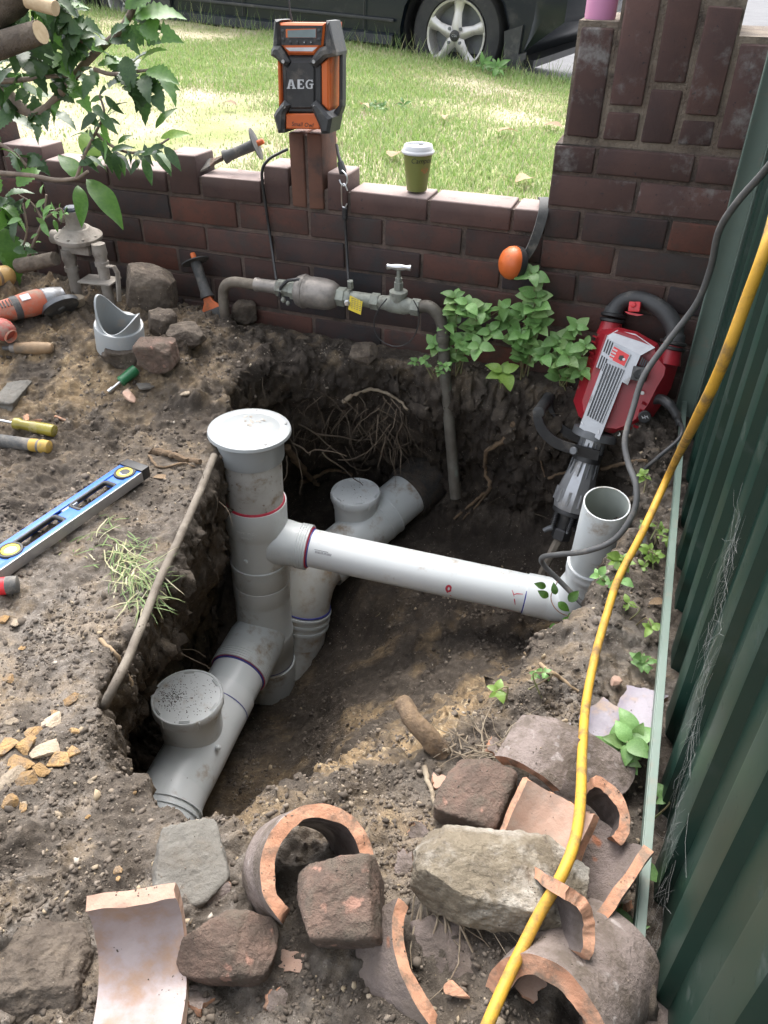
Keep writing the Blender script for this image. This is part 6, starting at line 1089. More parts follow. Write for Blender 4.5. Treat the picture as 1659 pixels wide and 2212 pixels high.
for k in range(70):
    px, py = rr.choice(((rr.uniform(520,950), rr.uniform(800,900)), (rr.uniform(980,1300), rr.uniform(860,1150)), (rr.uniform(350,480), rr.uniform(1050,1500)), (rr.uniform(640,900), rr.uniform(1200,1500)))); p, n = hit(px, py); st.append((p+n*.003, n*.5+Vector((rr.gauss(0,.6), rr.gauss(0,.6), rr.gauss(-.3,.6))), rr.uniform(.03,.10), rr.uniform(.0006,.0016), .8))
fine_roots('rootlets', 'short fine rootlets sticking out of the pit walls', st, 8)
# ---------------------------------------------------------------- loose crumbs
def crumbs(name, label, n, seed, region, smin, smax, mat, wfun=None, power=2.6):
    rg = np.random.RandomState(seed); px = rg.uniform(region[0], region[2], n*3); py = rg.uniform(region[1], region[3], n*3); base = []
    ico = bmesh.new(); bmesh.ops.create_icosphere(ico, subdivisions=1, radius=1); V0 = np.array([v.co[:] for v in ico.verts]); F0_ = np.array([[v.index for v in f.verts] for f in ico.faces]); ico.free()
    pos = []; nor = []; onr = []
    for x, y in zip(px, py):
        h = BVH.ray_cast(Vector((x, y, 1.0)), Vector((0,0,-1))); h2 = TOPB.ray_cast(Vector((x, y, 1.0)), Vector((0,0,-1)))
        if h2[0] is not None and h[0] is not None and h2[0].z > h[0].z:
            k2 = mn.noise(h2[0]*28)
            if abs(h2[1].z) < .55 or k2 < .12 or rg.rand() < .5 or smax > .02: continue
            h = h2
        if h[0] is not None and (wfun is None or wfun(h[0], h[1]) > rg.rand()): pos.append(h[0][:]); nor.append(h[1][:]); onr.append(h is h2)
        if len(pos) >= n: break
    pos = np.array(pos); n = len(pos); s = smin+(smax-smin)*rg.rand(n)**power; s = np.where(np.array(onr), np.minimum(s*.5, .0032), s)
    A = rg.randn(n,3); A /= np.linalg.norm(A, axis=1, keepdims=True); B = np.cross(A, rg.randn(n,3)); B /= np.linalg.norm(B, axis=1, keepdims=True); Cc = np.cross(A, B); Rm = np.stack([A, B, Cc], 1)
    sc = rg.uniform(.35, 1.15, (n,1,3)); V = V0[None]*(1+rg.uniform(-.5,.35,(n,len(V0),1)))*sc; V = np.einsum('nvi,nij->nvj', V, Rm)*s[:,None,None]*.5; V = V+pos[:,None,:]+np.array([0,0,1])*(s*.05)[:,None,None]
    nv = len(V0); Fc = (F0_[None]+(np.arange(n)*nv)[:,None,None]).reshape(-1,3); me = bpy.data.meshes.new(name); me.vertices.add(n*nv); me.vertices.foreach_set('co', V.astype(np.float32).ravel()); me.loops.add(Fc.size); me.loops.foreach_set('vertex_index', Fc.ravel().astype(np.int32)); me.polygons.add(len(Fc)); me.polygons.foreach_set('loop_start', (np.arange(len(Fc))*3).astype(np.int32)); me.update(calc_edges=True)
    at = me.attributes.new('var', 'FLOAT', 'POINT'); at.data.foreach_set('value', np.repeat(rg.rand(n), nv).astype(np.float32)); return tag(link(name, me, mat), label, 'soil', kind='stuff')
cm = attr_mat('crumb', [(0,(.065,.052,.041)),(.35,(.095,.076,.059)),(.75,(.14,.114,.09)),(.92,(.20,.165,.13)),(.975,(.32,.25,.16)),(1,(.38,.34,.29))], rough=.95, trans=0)
# crumbs also lie on the stones and shards
_tv = []; _tf = []
for o in list(COL.objects):
    if o.type == 'MESH' and o.parent is None and o.get('category') in ('stone', 'pipe shard', 'clod', 'root', 'pipe'):
        mw = Matrix.Translation(o.location) @ o.rotation_euler.to_matrix().to_4x4(); b0_ = len(_tv); _tv += [mw @ v.co for v in o.data.vertices]; _tf += [tuple(i+b0_ for i in p.vertices) for p in o.data.polygons]
TOPB = BVHTree.FromPolygons(_tv, _tf)
crumbs('soil_crumbs', 'loose dark soil crumbs and grit covering the ground round the pit', 28000, 1, (-1.9,.12,.16,2.12), .002, .016, cm, lambda p, n: .12+.88*(mn.noise(p*5.5)+.6*mn.noise(p*15) > .0), 5.0)
crumbs('front_crumbs', 'fine soil crumbs and grit among the rubble', 20000, 2, (-1.0,.12,.16,1.0), .0014, .012, cm, lambda p, n: .15+.85*(mn.noise(p*7+Vector((3,1,0)))+.6*mn.noise(p*19) > -.05), 4.5)
crumbs('clod_crumbs', 'loose lumps of dark soil left of the pit and along the wall', 500, 3, (-1.75,.15,.1,2.1), .008, .026, cm, lambda p, n: 1.0 if p.z > .0 else .15, 2.2)
# ---------------------------------------------------------------- plants
def leaf_mesh(name, kind, seed):
    """leaf of unit length along +Y, tip forward, folded on the midrib and arched"""
    rr = random.Random(seed); n = 11 if kind != 'serrate' else 17; L = []; R = []; C_ = []
    for i in range(n+1):
        t = i/n
        if kind == 'ovate': w = .34*math.sin(math.pi*t**.82)**.85*(1-.12*t)+.004
        elif kind == 'lance': w = .17*math.sin(math.pi*t**.85)+.004
        else: w = .235*math.sin(math.pi*t**.8)*(1+(.18 if i % 2 else -.10))+.004
        if i in (0, n): w = .004
        z = -.22*t*t+.06*math.sin(t*3); up = w*.22; C_.append((0, t, z)); L.append((-w, t+.02, z+up+.012*math.sin(t*17+seed))); R.append((w, t+.02, z+up+.012*math.cos(t*15+seed)))
    vs = L+C_+R; k = n+1; fs = []
    for i in range(n): fs += [(i, k+i, k+i+1, i+1), (k+i, 2*k+i, 2*k+i+1, k+i+1)]
    if kind == 'serrate' and seed % 3 == 0: fs = [f for j, f in enumerate(fs) if j not in (10+seed % 7, 19)]       # insect holes
    me = bpy.data.meshes.new(name); me.from_pydata(vs, [], fs); me.polygons.foreach_set('use_smooth', [True]*len(fs)); return me
LM = {k: [leaf_mesh('leaf', k, i+3*j) for i in range(5)] for j, k in enumerate(('ovate','lance','serrate'))}; LMM = {}
def leaf_of(kind, mat, i):
    key = (kind, mat, i)
    if key not in LMM: me = LM[kind][i].copy(); me.materials.append(M[mat]); LMM[key] = me
    return LMM[key]
def add_leaf(parent, p, d, up, size, kind, mat, rr):
    d = Vector(d).normalized(); up = Vector(up); x = d.cross(up)
    if x.length < 1e-3: x = d.cross(Vector((1,0,0)))
    x.normalize(); z = x.cross(d); m = Matrix((x, d, z)).transposed().to_4x4(); o = bpy.data.objects.new('leaf', leaf_of(kind, mat, rr.randrange(5))); COL.objects.link(o); o.parent = parent
    o.matrix_local = Matrix.Translation(Vector(p)) @ m @ Matrix.Diagonal((size*rr.uniform(.85,1.15), size, size, 1)); return o
def weed(name, label, base, tips, size, seed, mat='leaf_weed', per=7, cat='weed', group=None, kind='ovate', along=True):
    """stems from base to each tip (world points) with paired leaves and a rosette on top"""
    rr = random.Random(seed); base = Vector(base); t = thing(name, label, cat, base, group)
    for tip in tips:
        v = Vector(tip)-base; mid = v*.5+Vector((rr.gauss(0,.01), rr.gauss(0,.01), .02)); P = smoothpath([Vector((rr.gauss(0,.008), rr.gauss(0,.008), -.005)), mid, v], 6); r = .0018; MB().tube(P, [r*(1-.5*i/len(P)) for i in range(len(P))], 6).build('stem', M['stem'], t, smooth=60)
        L = v.length; cam_d = (Vector(CAMP)-Vector(tip)).normalized(); u0 = (cam_d*.7+Vector((0,0,.7))).normalized(); a0 = rr.uniform(0, 6)
        for k in range(per):
            a = a0+k*2.4; q = u0.to_track_quat('Z','Y'); out = q @ Vector((math.cos(a), math.sin(a), 0)); s = size*rr.uniform(.6,1.05)*(1.0 if k < 5 else .6); add_leaf(t, P[-1]-u0*.004*k, out*1.0+u0*(.25 if k < 4 else .6), u0+Vector((rr.gauss(0,.2), rr.gauss(0,.2), 0)), s, kind, 'leaf_weed2' if mat == 'leaf_weed' and k > 3 else mat, rr)
        if along:
            for k in range(int(L/.022)):
                f = rr.uniform(.25, .92); p = P[int(f*(len(P)-1))]; a = rr.uniform(0, 6.28); out = Vector((math.cos(a), math.sin(a)*.6-.5, .15+.4*rr.random())); add_leaf(t, p, out, Vector((.15+rr.gauss(0,.3),-.75,.8)), size*rr.uniform(.45,1.15), kind, 'leaf_weed2' if mat == 'leaf_weed' and rr.random() < .45 else mat, rr)
    return t
wp = lambda x, y, Y=2.06: aty(x, y, Y)
def base_at(px, py, Y): p = aty(px, py, Y); p.z = max(drop(p.x, 2.11), .10)-.01; return p
weed('weed_plant', 'bushy green weed around the copper outlet pipe below the wall', base_at(985,770,2.07), [wp(1010,655,2.05), wp(985,640), wp(1040,672,2.06), wp(960,700,2.03), wp(1000,735,2.03), wp(1060,715,2.05), wp(940,745,2.02), wp(1035,745,2.0), wp(1085,665,2.08)], .046, 1)
weed('weed_plant', 'tall green weed climbing the pillar base below the ear muffs', base_at(1130,800,2.08), [wp(1150,590,2.07), wp(1158,640,2.06), wp(1135,665,2.08), wp(1125,720,2.06), wp(1165,700,2.05), wp(1100,690,2.09)], .050, 2)
weed('weed_plant', 'leafy green weed between the tall weed and the demolition hammer', base_at(1225,800,2.07), [wp(1245,705,2.06), wp(1205,735,2.05), wp(1265,745,2.02), wp(1175,765,2.03), wp(1230,770,2.0), wp(1255,800,2.0)], .048, 3)
weed('weed_plant', 'light green star shaped weed rosette on the pit back edge', base_at(1085,820,2.02)+Vector((0,0,-.005)), [base_at(1085,820,2.02)+Vector((0,-.01,.05))], .062, 4, 'leaf_light', 8, along=False)
weed('weed_plant', 'creeping small leaved weed on the ledge under the outlet pipe', base_at(935,790,2.03), [wp(915,775,2.0), wp(950,800,1.99), wp(895,780,2.02), wp(965,790,1.98)], .022, 5, per=5)
def fweed(label, px, py, tips, size, seed, mat='leaf_light', per=5, h=.03, kind='ovate'):
    p, n = hit(px, py); rr = random.Random(seed); T = [p+Vector((rr.uniform(-1,1)*.03, rr.uniform(-1,1)*.035, h*rr.uniform(.6,1.2))) for _ in range(tips)]; return weed('small_weed', label, p-Vector((0,0,.004)), T, size, seed, mat, per, kind=kind, along=tips > 2)
fweed('small bright weed beside the standpipe rim and yellow cable', 1345,1240, 3, .026, 11); fweed('pair of small weed sprigs between yellow cable and rail', 1408,1225, 4, .022, 12); fweed('tiny weed by the rail level with the standpipe rim', 1398,1055, 1, .024, 13); fweed('weed sprig left of the rail above the dead leaf', 1412,1165, 3, .022, 14)
fweed('small weed below the dead leaf near the rail', 1372,1345, 2, .024, 15); fweed('flat weed patch against the rail above the lilac shards', 1392,1450, 3, .022, 16, 'leaf_weed'); fweed('tiny creeping weed on the sandy slope below the stick', 1165,1500, 2, .014, 17, 'leaf_weed'); fweed('tiny weed behind the grey clay slab', 1092,1528, 1, .024, 18)
fweed('large leaved weed between lilac shards and the fence rail', 1345,1645, 4, .050, 19, 'leaf_weed', 6, .05); fweed('round leaved weed growing out under the fence rail', 1398,1755, 1, .034, 20, 'leaf_weed', 4, .03); fweed('long bladed weed in the gap under the rail', 1335,2010, 2, .05, 21, 'leaf_weed', 4, .03, 'lance'); fweed('weed behind the rail beside the orange edged shard', 1340,1830, 1, .034, 22, 'leaf_weed', 5, .03)
fweed('small green sprig on the pit floor slope below the branch pipe', 797,1335, 1, .022, 23, 'leaf_weed', 3, .012)
vb_ = atd(1290,1330,1.92); rr = random.Random(31); vine = thing('vine', 'thin trailing vine with green leaves hanging over the pipe elbow', 'vine', vb_)
VP = smoothpath([atd(1292,1350,1.95)-vb_, atd(1240,1335,1.93)-vb_, atd(1205,1320,1.92)-vb_, atd(1190,1290,1.93)-vb_, atd(1205,1255,1.93)-vb_], 6); MB().tube(VP, .0014, 6).build('stem', pmat('vine_stem',(.30,.16,.11),(.22,.13,.08),30,.6), vine, smooth=60)
for (x, y, dx, dy, s) in ((1185,1290,-1,.6,.030),(1205,1300,.7,-.6,.036),(1200,1285,-.2,1,.03),(1228,1300,.6,.7,.036),(1195,1345,.1,-1,.045),(1215,1335,.8,-.5,.036),(1180,1268,-1,.3,.03),(1212,1380,1,-.1,.034),(1228,1335,.5,.5,.02)):
    d = Vector(ROT @ np.array([dx, dy, .15])); add_leaf(vine, atd(x, y, 1.92)-vb_, d, (Vector(CAMP)-vb_).normalized(), s, 'ovate', 'leaf_mid', rr)
weed('small_weed', 'sprig of weed hanging beside the elbow and yellow cable', hit(1320,1275)[0], [hit(1320,1275)[0]+Vector((-.03,-.01,.04)), hit(1320,1275)[0]+Vector((.01,-.02,.05))], .026, 24, 'leaf_weed', 4)
# ---- shrub at the upper left
SB = Vector((-2.25, 1.98, .15)); sh_ = thing('shrub', 'dark leaved shrub with bare pale branches overhanging the left wall', 'shrub', SB); rr = random.Random(55)
SY = lambda x, y, Y: aty(x, y, Y)-SB
brs = [([(-60,330,2.02),(20,240,2.0),(75,245,1.98),(110,225,1.97),(190,130,1.95),(262,62,1.93),(300,-10,1.92)], .016, .008), ([(75,245,1.98),(40,225,1.99),(10,190,2.0),(-40,160,2.0)], .014, .012), ([(-30,178,1.96),(50,172,1.95),(110,165,1.94),(150,165,1.93)], .008, .004), ([(190,110,1.93),(160,60,1.92),(120,20,1.92),(90,-10,1.92)], .007, .005), ([(205,150,1.93),(240,160,1.91),(290,155,1.90),(330,150,1.9)], .006, .003),
       ([(-30,372,1.88),(60,378,1.88),(120,388,1.87),(165,385,1.86),(190,370,1.86)], .007, .004), ([(165,385,1.86),(185,330,1.86),(210,280,1.85),(225,245,1.85),(215,205,1.85)], .005, .0025), ([(210,290,1.86),(250,320,1.86),(290,330,1.86),(330,320,1.85),(365,300,1.85)], .005, .0025), ([(60,560,1.9),(75,520,1.9),(95,470,1.9),(100,420,1.9)], .006, .003), ([(95,480,1.9),(70,440,1.89),(40,420,1.88)], .003, .0015), ([(100,470,1.9),(130,450,1.89),(140,470,1.89)], .003, .0015), ([(-20,300,1.9),(30,330,1.9),(60,360,1.9)], .006,.004), ([(40,560,1.92),(58,500,1.92),(50,440,1.92)], .004,.002)]
BP_ = []
for pts, r0, r1 in brs:
    P = smoothpath([SY(*p) for p in pts], 6); MB().tube(P, [r0+(r1-r0)*i/(len(P)-1) for i in range(len(P))], 8, wob=.12, seed=len(P)).build('branch', M['branch'], sh_, smooth=60); BP_.append(P)
P = [SY(-60,120,1.80), SY(0,98,1.80), SY(88,70,1.80)]; lgm = MB().tube(P, [.031,.030,.026], 14, wob=.08).build('sawn_limb', M['bark'], sh_, smooth=60); MB().lathe(P[2]-(P[2]-P[1]).normalized()*.001, P[2]-P[1], [(0,.0255),(.002,.025),(.0025,0)], 14).build('cut_face', M['cutwood'], lgm); P2 = [SY(-40,30,1.85), SY(20,-5,1.85), SY(50,-40,1.85)]; MB().tube(P2, [.05,.045,.04], 14, wob=.1).build('sawn_limb', M['bark'], sh_, smooth=60)
P = [SY(60,0,1.78), SY(120,18,1.78)]; lgm = MB().tube(P, [.018,.016], 12, wob=.1).build('sawn_limb', M['cutwood'], sh_, smooth=60)
P = [SY(40,575,1.86), SY(120,558,1.86)]; MB().tube([P[0], (P[0]+P[1])/2, P[1]], [.022,.021,.02], 12, wob=.1).build('sawn_limb', M['bark'], sh_, smooth=60)
MB().tube([SY(-90,330,2.02), (SY(-90,330,2.02)+Vector((0,0,-.05)))*.4, Vector((0,0,-.1))], [.03,.035,.045], 12).build('trunk', M['bark'], sh_, smooth=60)
def lf(px, py, dx, dy, s, mat, kind='serrate', Y=1.9, face=.5): d = Vector(ROT @ np.array([dx, dy, rr.uniform(-.2,.3)])); up = (Vector(CAMP)-aty(px, py, Y)).normalized()*face+Vector((rr.gauss(0,.35), rr.gauss(0,.35), .5)); add_leaf(sh_, SY(px, py, Y), d, up, s, kind, mat, rr)
for (x, y, dx, dy, s, mt, kd) in ((190,345,.25,1,.105,'leaf_light','ovate'),(170,390,-.6,1,.09,'leaf_mid','ovate'),(185,385,.7,-.8,.16,'leaf_mid','lance'),(168,398,.2,-1,.12,'leaf_mid','lance'),(200,365,.2,.5,.05,'leaf_light','ovate'),(270,120,.2,-1,.09,'leaf_dark','serrate'),(300,165,1,-.2,.10,'leaf_mid','serrate'),(330,150,.6,-.7,.10,'leaf_mid','serrate'),(290,40,1,.15,.12,'leaf_mid','serrate'),(300,60,.9,-.3,.11,'leaf_mid','serrate'),(270,20,.8,.5,.11,'leaf_mid','serrate'),(310,170,-.2,-1,.08,'leaf_dark','serrate'),(290,165,.3,-1,.11,'leaf_dark','serrate'),(335,280,.5,.6,.08,'leaf_mid','lance'),(345,300,.9,.3,.08,'leaf_light','lance'),(330,320,.6,-.8,.08,'leaf_dark','lance'),(0,520,.5,-1,.14,'leaf_mid','serrate'),(-10,450,.8,-.4,.12,'leaf_mid','serrate'),(5,490,.3,-1,.13,'leaf_mid','serrate')): lf(x, y, dx, dy, s, mt, kd)
for bi, cnt, mt, kd, s0 in ((0,30,'leaf_dark','serrate',.075),(1,8,'leaf_dark','serrate',.08),(2,18,'leaf_dark','serrate',.08),(3,24,'leaf_dark','serrate',.085),(4,14,'leaf_dark','serrate',.08),(6,22,'leaf_dark','lance',.055),(7,20,'leaf_dark','lance',.06),(8,10,'leaf_weed','lance',.04),(9,6,'leaf_weed','lance',.035),(10,8,'leaf_weed','lance',.03),(11,8,'leaf_dark','serrate',.08)):
    P = BP_[bi]
    for k in range(cnt): f = rr.uniform(.15, 1); p = P[int(f*(len(P)-1))]; d = Vector(ROT @ np.array([rr.gauss(.2,.7), rr.gauss(-.35,.7), rr.uniform(-.4,.5)])); add_leaf(sh_, p+Vector((rr.gauss(0,.01), rr.gauss(0,.02), rr.gauss(0,.01))), d, Vector((rr.gauss(0,.5), -.4+rr.gauss(0,.4), .7)), s0*rr.uniform(.6,1.35), kd, mt if rr.random() < .8 else 'leaf_mid', rr)
for k in range(70):   # inner mass at the left edge
    x, y = rr.uniform(-60,130), rr.uniform(-30,150); lf(x, y, rr.gauss(.1,.8), rr.gauss(-.4,.7), rr.uniform(.06,.11), 'leaf_dark' if rr.random() < .8 else 'leaf_mid', 'serrate', rr.uniform(1.85,2.05), .3)
for k in range(30):
    x, y = rr.uniform(-60,40), rr.uniform(380,560); lf(x, y, rr.gauss(.2,.8), rr.gauss(-.5,.7), rr.uniform(.06,.10), 'leaf_dark' if rr.random() < .6 else 'leaf_mid', 'serrate', rr.uniform(1.85,2.0), .3)
# ---- uprooted grass by the level, tall seed grass along the kerb, dead leaves, verge weeds
b = MB(); rr = random.Random(91)
def blade(p, d, L, w, g=.6):
    P = [Vector(p)]; d = Vector(d).normalized()
    for i in range(5): d = (d+Vector((rr.gauss(0,.18), rr.gauss(0,.18), rr.gauss(0,.12)-g*.12))).normalized(); P.append(P[-1]+d*L/5)
    s = d.cross(Vector((0,0,1))).normalized() if abs(d.z) < .95 else Vector((1,0,0)); ws = [.7,1,1,.8,.5,.08]; vs = []
    for q, k in zip(P, ws): vs += [q-s*w*k/2, q+s*w*k/2]
    b.add(vs, [(2*i, 2*i+1, 2*i+3, 2*i+2) for i in range(5)])
for k in range(150):
    f = rr.random(); px, py = 250+f*75+rr.gauss(0,22), 1170+f*130+rr.gauss(0,22); p, n = hit(px, py)
    if p.z < .0: continue
    blade(p+Vector((0,0,.006+.012*rr.random())), (rr.gauss(.5,.5), rr.gauss(-.4,.6), rr.uniform(-.05,.5)), rr.uniform(.04,.10), rr.uniform(.0016,.0036), .9)
for k in range(26): p, n = hit(rr.uniform(120,260), rr.uniform(1100,1230)); blade(p+Vector((0,0,.004)), (rr.gauss(0,1), rr.gauss(0,1), .2), rr.uniform(.02,.05), .003, .6)
me = b.mesh('uprooted_grass'); at = me.attributes.new('var', 'FLOAT', 'POINT'); at.data.foreach_set('value', np.repeat(np.random.RandomState(2).rand(len(b.v)//12+1), 12)[:len(b.v)].astype(np.float32)); M['strawgrass'] = attr_mat('strawgrass', [(0,(.10,.17,.05)),(.45,(.17,.24,.08)),(.7,(.34,.32,.16)),(1,(.52,.48,.33))], rough=.6, trans=.25); tag(link('uprooted_grass', me, M['strawgrass']), 'uprooted clump of wilting grass at the left pit edge', 'grass', kind='stuff')
b = MB()
for k in range(700): x = rr.uniform(-4.6,.4); y = EDGE(x)-rr.uniform(.0,.16); blade((x, y, lawn_z(x, y)), (rr.gauss(0,.35), rr.gauss(0,.35), 1), rr.uniform(.06,.17), rr.uniform(.002,.004), .5)
me = b.mesh('verge_grass'); at = me.attributes.new('var', 'FLOAT', 'POINT'); at.data.foreach_set('value', np.repeat(np.random.RandomState(3).rand(len(b.v)//12+1)*.7, 12)[:len(b.v)].astype(np.float32)); tag(link('verge_grass', me, M['strawgrass']), 'taller seeding grass blades along the kerb beside the car', 'grass', kind='stuff')
DL = [(845,340),(512,227),(1150,385),(780,226),(1075,285),(960,258),(1215,275),(930,395),(700,300)]
for k, (px, py) in enumerate([(px, py) for px, py in DL]):
    d = ray(px, py); t = 3.0
    for _ in range(12): p = CAMP+d*t; t -= (p[2]-lawn_z(p[0], p[1])-.03)/d[2]
    p = Vector(CAMP+d*t); me = leaf_of('lance' if k % 2 else 'ovate', 'deadleaf', k % 5); o = bpy.data.objects.new('dead_leaf', me); COL.objects.link(o); o.location = p; o.rotation_euler = (.2, -.1, k*1.3); o.scale = (.09,.09,.09); tag(o, 'dry tan leaf lying on the green verge', 'leaf', 'dead leaves on the verge')
o = bpy.data.objects.new('dead_leaf', leaf_of('lance', 'deadleaf', 1)); COL.objects.link(o); o.location = hit(1398,1310)[0]+Vector((0,0,.006)); o.rotation_euler = (0,.1,-.9); o.scale = (.055,.055,.055); tag(o, 'dry brown leaf on the soil between yellow cable and rail', 'leaf')
o = bpy.data.objects.new('dead_leaf', leaf_of('lance', 'deadleaf', 2)); COL.objects.link(o); o.location = hit(330,1035)[0]+Vector((0,0,.006)); o.rotation_euler = (0,.1,-1.2); o.scale = (.05,.05,.05); tag(o, 'brown leaf sliver on the soil near the level end cap', 'leaf')
for k, (x, y, lb) in enumerate(((-1.16,5.15,'broad leaved weed in the verge in front of the rear car wheel'), (-1.35,3.9,'flat weed tuft in the middle of the verge'))): weed('verge_weed', lb, (x, y, lawn_z(x, y)), [(x+rr.uniform(-.08,.08), y+rr.uniform(-.08,.08), lawn_z(x, y)+(.05 if k == 0 else .02)) for _ in range(4)], .085 if k == 0 else .05, 70+k, 'leaf_mid', 5, kind='lance', along=False)
# ---- cobweb on the fence: fine strands sagging between two ribs
b = MB(); rr = random.Random(14)
for k in range(170):
    f = rr.random(); y0 = 1.02-.42*f+rr.gauss(0,.02); z0 = .52-.42*f+rr.gauss(0,.03); p = Vector((.185, y0, z0)); q = p+Vector((-.012*rr.random(), rr.gauss(-.02,.03), rr.gauss(-.03,.04))); m_ = (p+q)/2+Vector((-.006*rr.random(),0,-.004)); b.tube([p, m_, q], rr.uniform(.00006,.00016), 3, cap=False)
tag(b.build('cobweb', M['web'], None, smooth=None), 'dusty white cobweb strands stretched across the fence ribs', 'cobweb', kind='stuff')
# ---------------------------------------------------------------- parked car beyond the verge
rh = atd(984, 77, 4.85); fh = None
for k in range(400):
    q = atd(277, 0, 4.4+.01*k)
    if fh is None and (q-rh).length > 2.60: fh = q
if fh is None: fh = rh+Vector((-2.6,0,.2))
cu = (fh-rh).normalized(); cl_ = Vector((0,0,1)).cross(cu).normalized()
if cl_.y > 0: cl_ = -cl_
cz = cu.cross(cl_); cz = cz if cz.z > 0 else -cz
# local axes: x rear to front, y towards the near side, z up (right handed)
mcar = Matrix((cu, cz.cross(cu), cz)).transposed().to_4x4(); YS = 1 if (cz.cross(cu)).dot(Vector((0,-1,0))) > 0 else -1
TR = .305; mcar.translation = rh-cl_*.0-cz*TR; CAR = thing('car', 'black parked car with silver five spoke wheels beyond the verge', 'car', mat=mcar)
Yn = lambda d: YS*d          # d measured towards the near side from the wheel's outer face
WB = (fh-rh).length
def arcpts(cx, r, a0, a1, n=12): return [(cx+r*math.cos(R_(a0+(a1-a0)*i/n)), TR+r*math.sin(R_(a0+(a1-a0)*i/n))) for i in range(n+1)]
low = .20
side = [(-.80,.54),(-.72,.43),(-.47,.27)]+arcpts(0,.36,202,-15)[0:]+[(.42,low),(WB-.44,low)]+arcpts(WB,.36,195,-18)+[(WB+.62,.24),(WB+.78,.34),(WB+.80,.55),(WB+.55,.74),(WB-.25,.86),(.0,.93),(-.55,.92),(-.78,.80)]
ys = [(.06,.20,.0),(.0,.06,.02),(-.06,.0,.0)]; rings = []
def ring(d, cut): return [(min(max(x, -.80+cut*(1 if z < .9 else 1)), WB+.80-cut), Yn(d), z) for x, z in side]
R4 = [ring(.035,.30), ring(.055,.24), ring(.02,.12), ring(-.20,.0), ring(-1.35,.0), ring(-1.60,.14), ring(-1.66,.30)]
b = MB(); n = len(side); b.v = [v for r in R4 for v in r]
for k in range(len(R4)-1):
    for i in range(n): b.f.append((k*n+i, k*n+(i+1)%n, (k+1)*n+(i+1)%n, (k+1)*n+i)); b.m.append(0)
b.f += [tuple(range(n)), tuple(range((len(R4)-1)*n, len(R4)*n))[::-1]]; b.m += [0,0]
body = b.build('body', M['car'], CAR, smooth=40); bm = bmesh.new(); bm.from_mesh(body.data); bmesh.ops.recalc_face_normals(bm, faces=bm.faces); bm.to_mesh(body.data); bm.free()
cab_ = [(-.45,.90),(.25,1.36),(1.35,1.40),(2.05,.84)]; ii = [(-.30,.92),(.32,1.30),(1.30,1.34),(1.88,.88)]
gp2 = []; b = MB(); RR = [[(x, Yn(-.06), z) if z < 1 else (x, Yn(-.22), z) for x, z in cab_], [(x, Yn(-1.54), z) if z < 1 else (x, Yn(-1.38), z) for x, z in cab_]]; b.v = RR[0]+RR[1]; b.f = [(0,1,2,3),(7,6,5,4),(0,4,5,1),(1,5,6,2),(2,6,7,3)]; b.m = [0]*5; b.build('roof', M['car'], CAR, smooth=None)
for d0, d1 in ((-.055,-.20),): MB().add([(x, Yn(d0-.01 if z < 1 else d1), z) for x, z in ii], [(0,1,2,3)]).build('side_window', M['car_glass'], CAR, smooth=None)
sill = MB(); sill.add([(x, Yn(d), z) for x, d, z in ((.40,.03,.205),(.40,.085,.225),(.40,.080,.275),(.40,.05,.285),(WB-.42,.03,.205),(WB-.42,.085,.225),(WB-.42,.080,.275),(WB-.42,.05,.285))], [(0,1,5,4),(1,2,6,5),(2,3,7,6),(0,3,2,1),(4,5,6,7)]); sill.build('side_skirt', M['car'], CAR, smooth=None)
for x in (.62, WB-1.05): MB().box((x, Yn(.054), .60), (.006, .006, .62)).build('door_gap', M['black'], CAR, smooth=None)
MB().box((1.28, Yn(.058), .355), (1.75, .012, .018)).build('rub_strip', M['car_trim'], CAR, bevel=.004)
for x0, tlt in ((-.385,-.16),(WB-.375,-.12)): MB().prism([(x0-.05,.12),(x0+.02,.10),(x0+.05,.36),(x0-.06,.40)], -.10 if YS > 0 else -.05, .06 if YS > 0 else .10, fn=lambda v: (v[0], v[2], v[1])).build('mud_flap', M['car_trim'], CAR, smooth=None)
MB().add([(-.81,Yn(-.3),.56),(-.81,Yn(-1.3),.56),(-.815,Yn(-1.3),.64),(-.815,Yn(-.3),.64)], [(0,1,2,3)]).build('rear_bumper', M['car_trim'], CAR, smooth=None)
for d in (-.16,-1.30): MB().box((-.79, Yn(d), .72), (.03,.22,.14)).build('tail_lamp', M['lamp_red'], CAR, bevel=.01); MB().box((WB+.72, Yn(d), .60), (.10,.24,.12)).build('head_lamp', M['lamp_white'], CAR, bevel=.01)
for cx in (0, WB): MB().lathe((cx, Yn(.02), TR), (0,-YS,0), [(0,.352),(.30,.352)], 30, cap=(False, False)).build('wheel_arch_liner', M['black'], CAR, smooth=60)
MB().box((WB/2, Yn(-.8), .19), (WB+1.0, 1.45, .04)).build('underbody', M['black'], CAR, smooth=None)
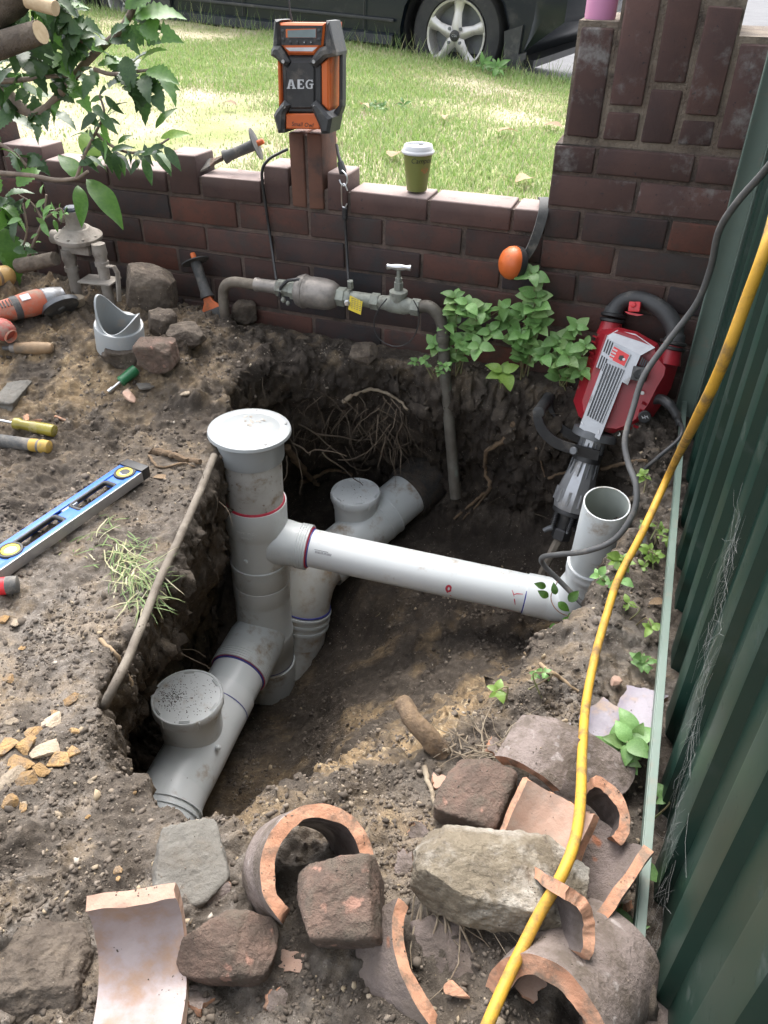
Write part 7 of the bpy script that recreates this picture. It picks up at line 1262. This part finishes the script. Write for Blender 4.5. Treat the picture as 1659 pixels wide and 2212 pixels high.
def wheel(cx, d, s):
    o = Vector((cx, Yn(d), TR)); ax = Vector((0, YS*s, 0)); w = MB().lathe(o-ax*.19, ax, [(0,.19),(.01,.28),(.03,.302),(.16,.302),(.185,.285),(.195,.235),(.190,.205),(.17,.196)], 44, cap=(False, False)).build('tyre', M['tyre'], CAR)
    rim = MB().lathe(o-ax*.02, ax, [(-.14,.15),(-.10,.180),(.005,.188),(.018,.196),(.024,.194),(.020,.182),(-.02,.172),(-.07,.165)], 44, cap=(True, False)).build('rim', M['wheel'], CAR)
    MB().lathe(o-ax*.085, ax, [(0,.172),(.001,.172),(.001,0)], 30).build('brake_disc', M['alu_dark'], rim)
    for k in range(5):
        a = k*2*math.pi/5+math.pi/2; dr = Vector((math.cos(a), 0, math.sin(a))); tn_ = Vector((-math.sin(a), 0, math.cos(a))); vs = []
        for (rr_, wd, dp) in ((.02,.040,.012),(.07,.032,.016),(.12,.026,.006),(.165,.034,.0),(.188,.058,.004)):
            for sg in (-1, -.45, .45, 1): vs.append(o+dr*rr_+tn_*wd*sg+ax*(dp-(.020 if abs(sg) == 1 else 0)))
        fs = [(4*i+j, 4*i+j+1, 4*i+5+j, 4*i+4+j) for i in range(4) for j in range(3)]; MB().add(vs, fs).build('spoke', M['wheel'], rim, smooth=60)
    for k in range(4): a = k*math.pi/2+.75; MB().lathe(o+Vector((math.cos(a)*.052, 0, math.sin(a)*.052))+ax*.012, ax, [(0,.010),(.010,.009),(.010,0)], 10).build('wheel_nut', M['alu_dark'], rim)
    MB().lathe(o+ax*.010, ax, [(0,.032),(.010,.031),(.012,.026),(.012,0)], 22).build('hub_cap', M['black'], rim)
    vs, fs = text_poly('CSA', .020, .0004); R3 = Matrix(((-YS*s*-1,0,0),(0,0,1),(0,1,0)));
    rt = Vector((0,0,1)).cross(ax); MB().add([o+ax*.0225+rt*v.x+Vector((0,0,1))*v.y for v in vs], fs).build('hub_lettering', M['silver_print'], rim, smooth=None)
wheel(0, 0, 1); wheel(WB, 0, 1); wheel(0, -1.55, -1); wheel(WB, -1.55, -1)
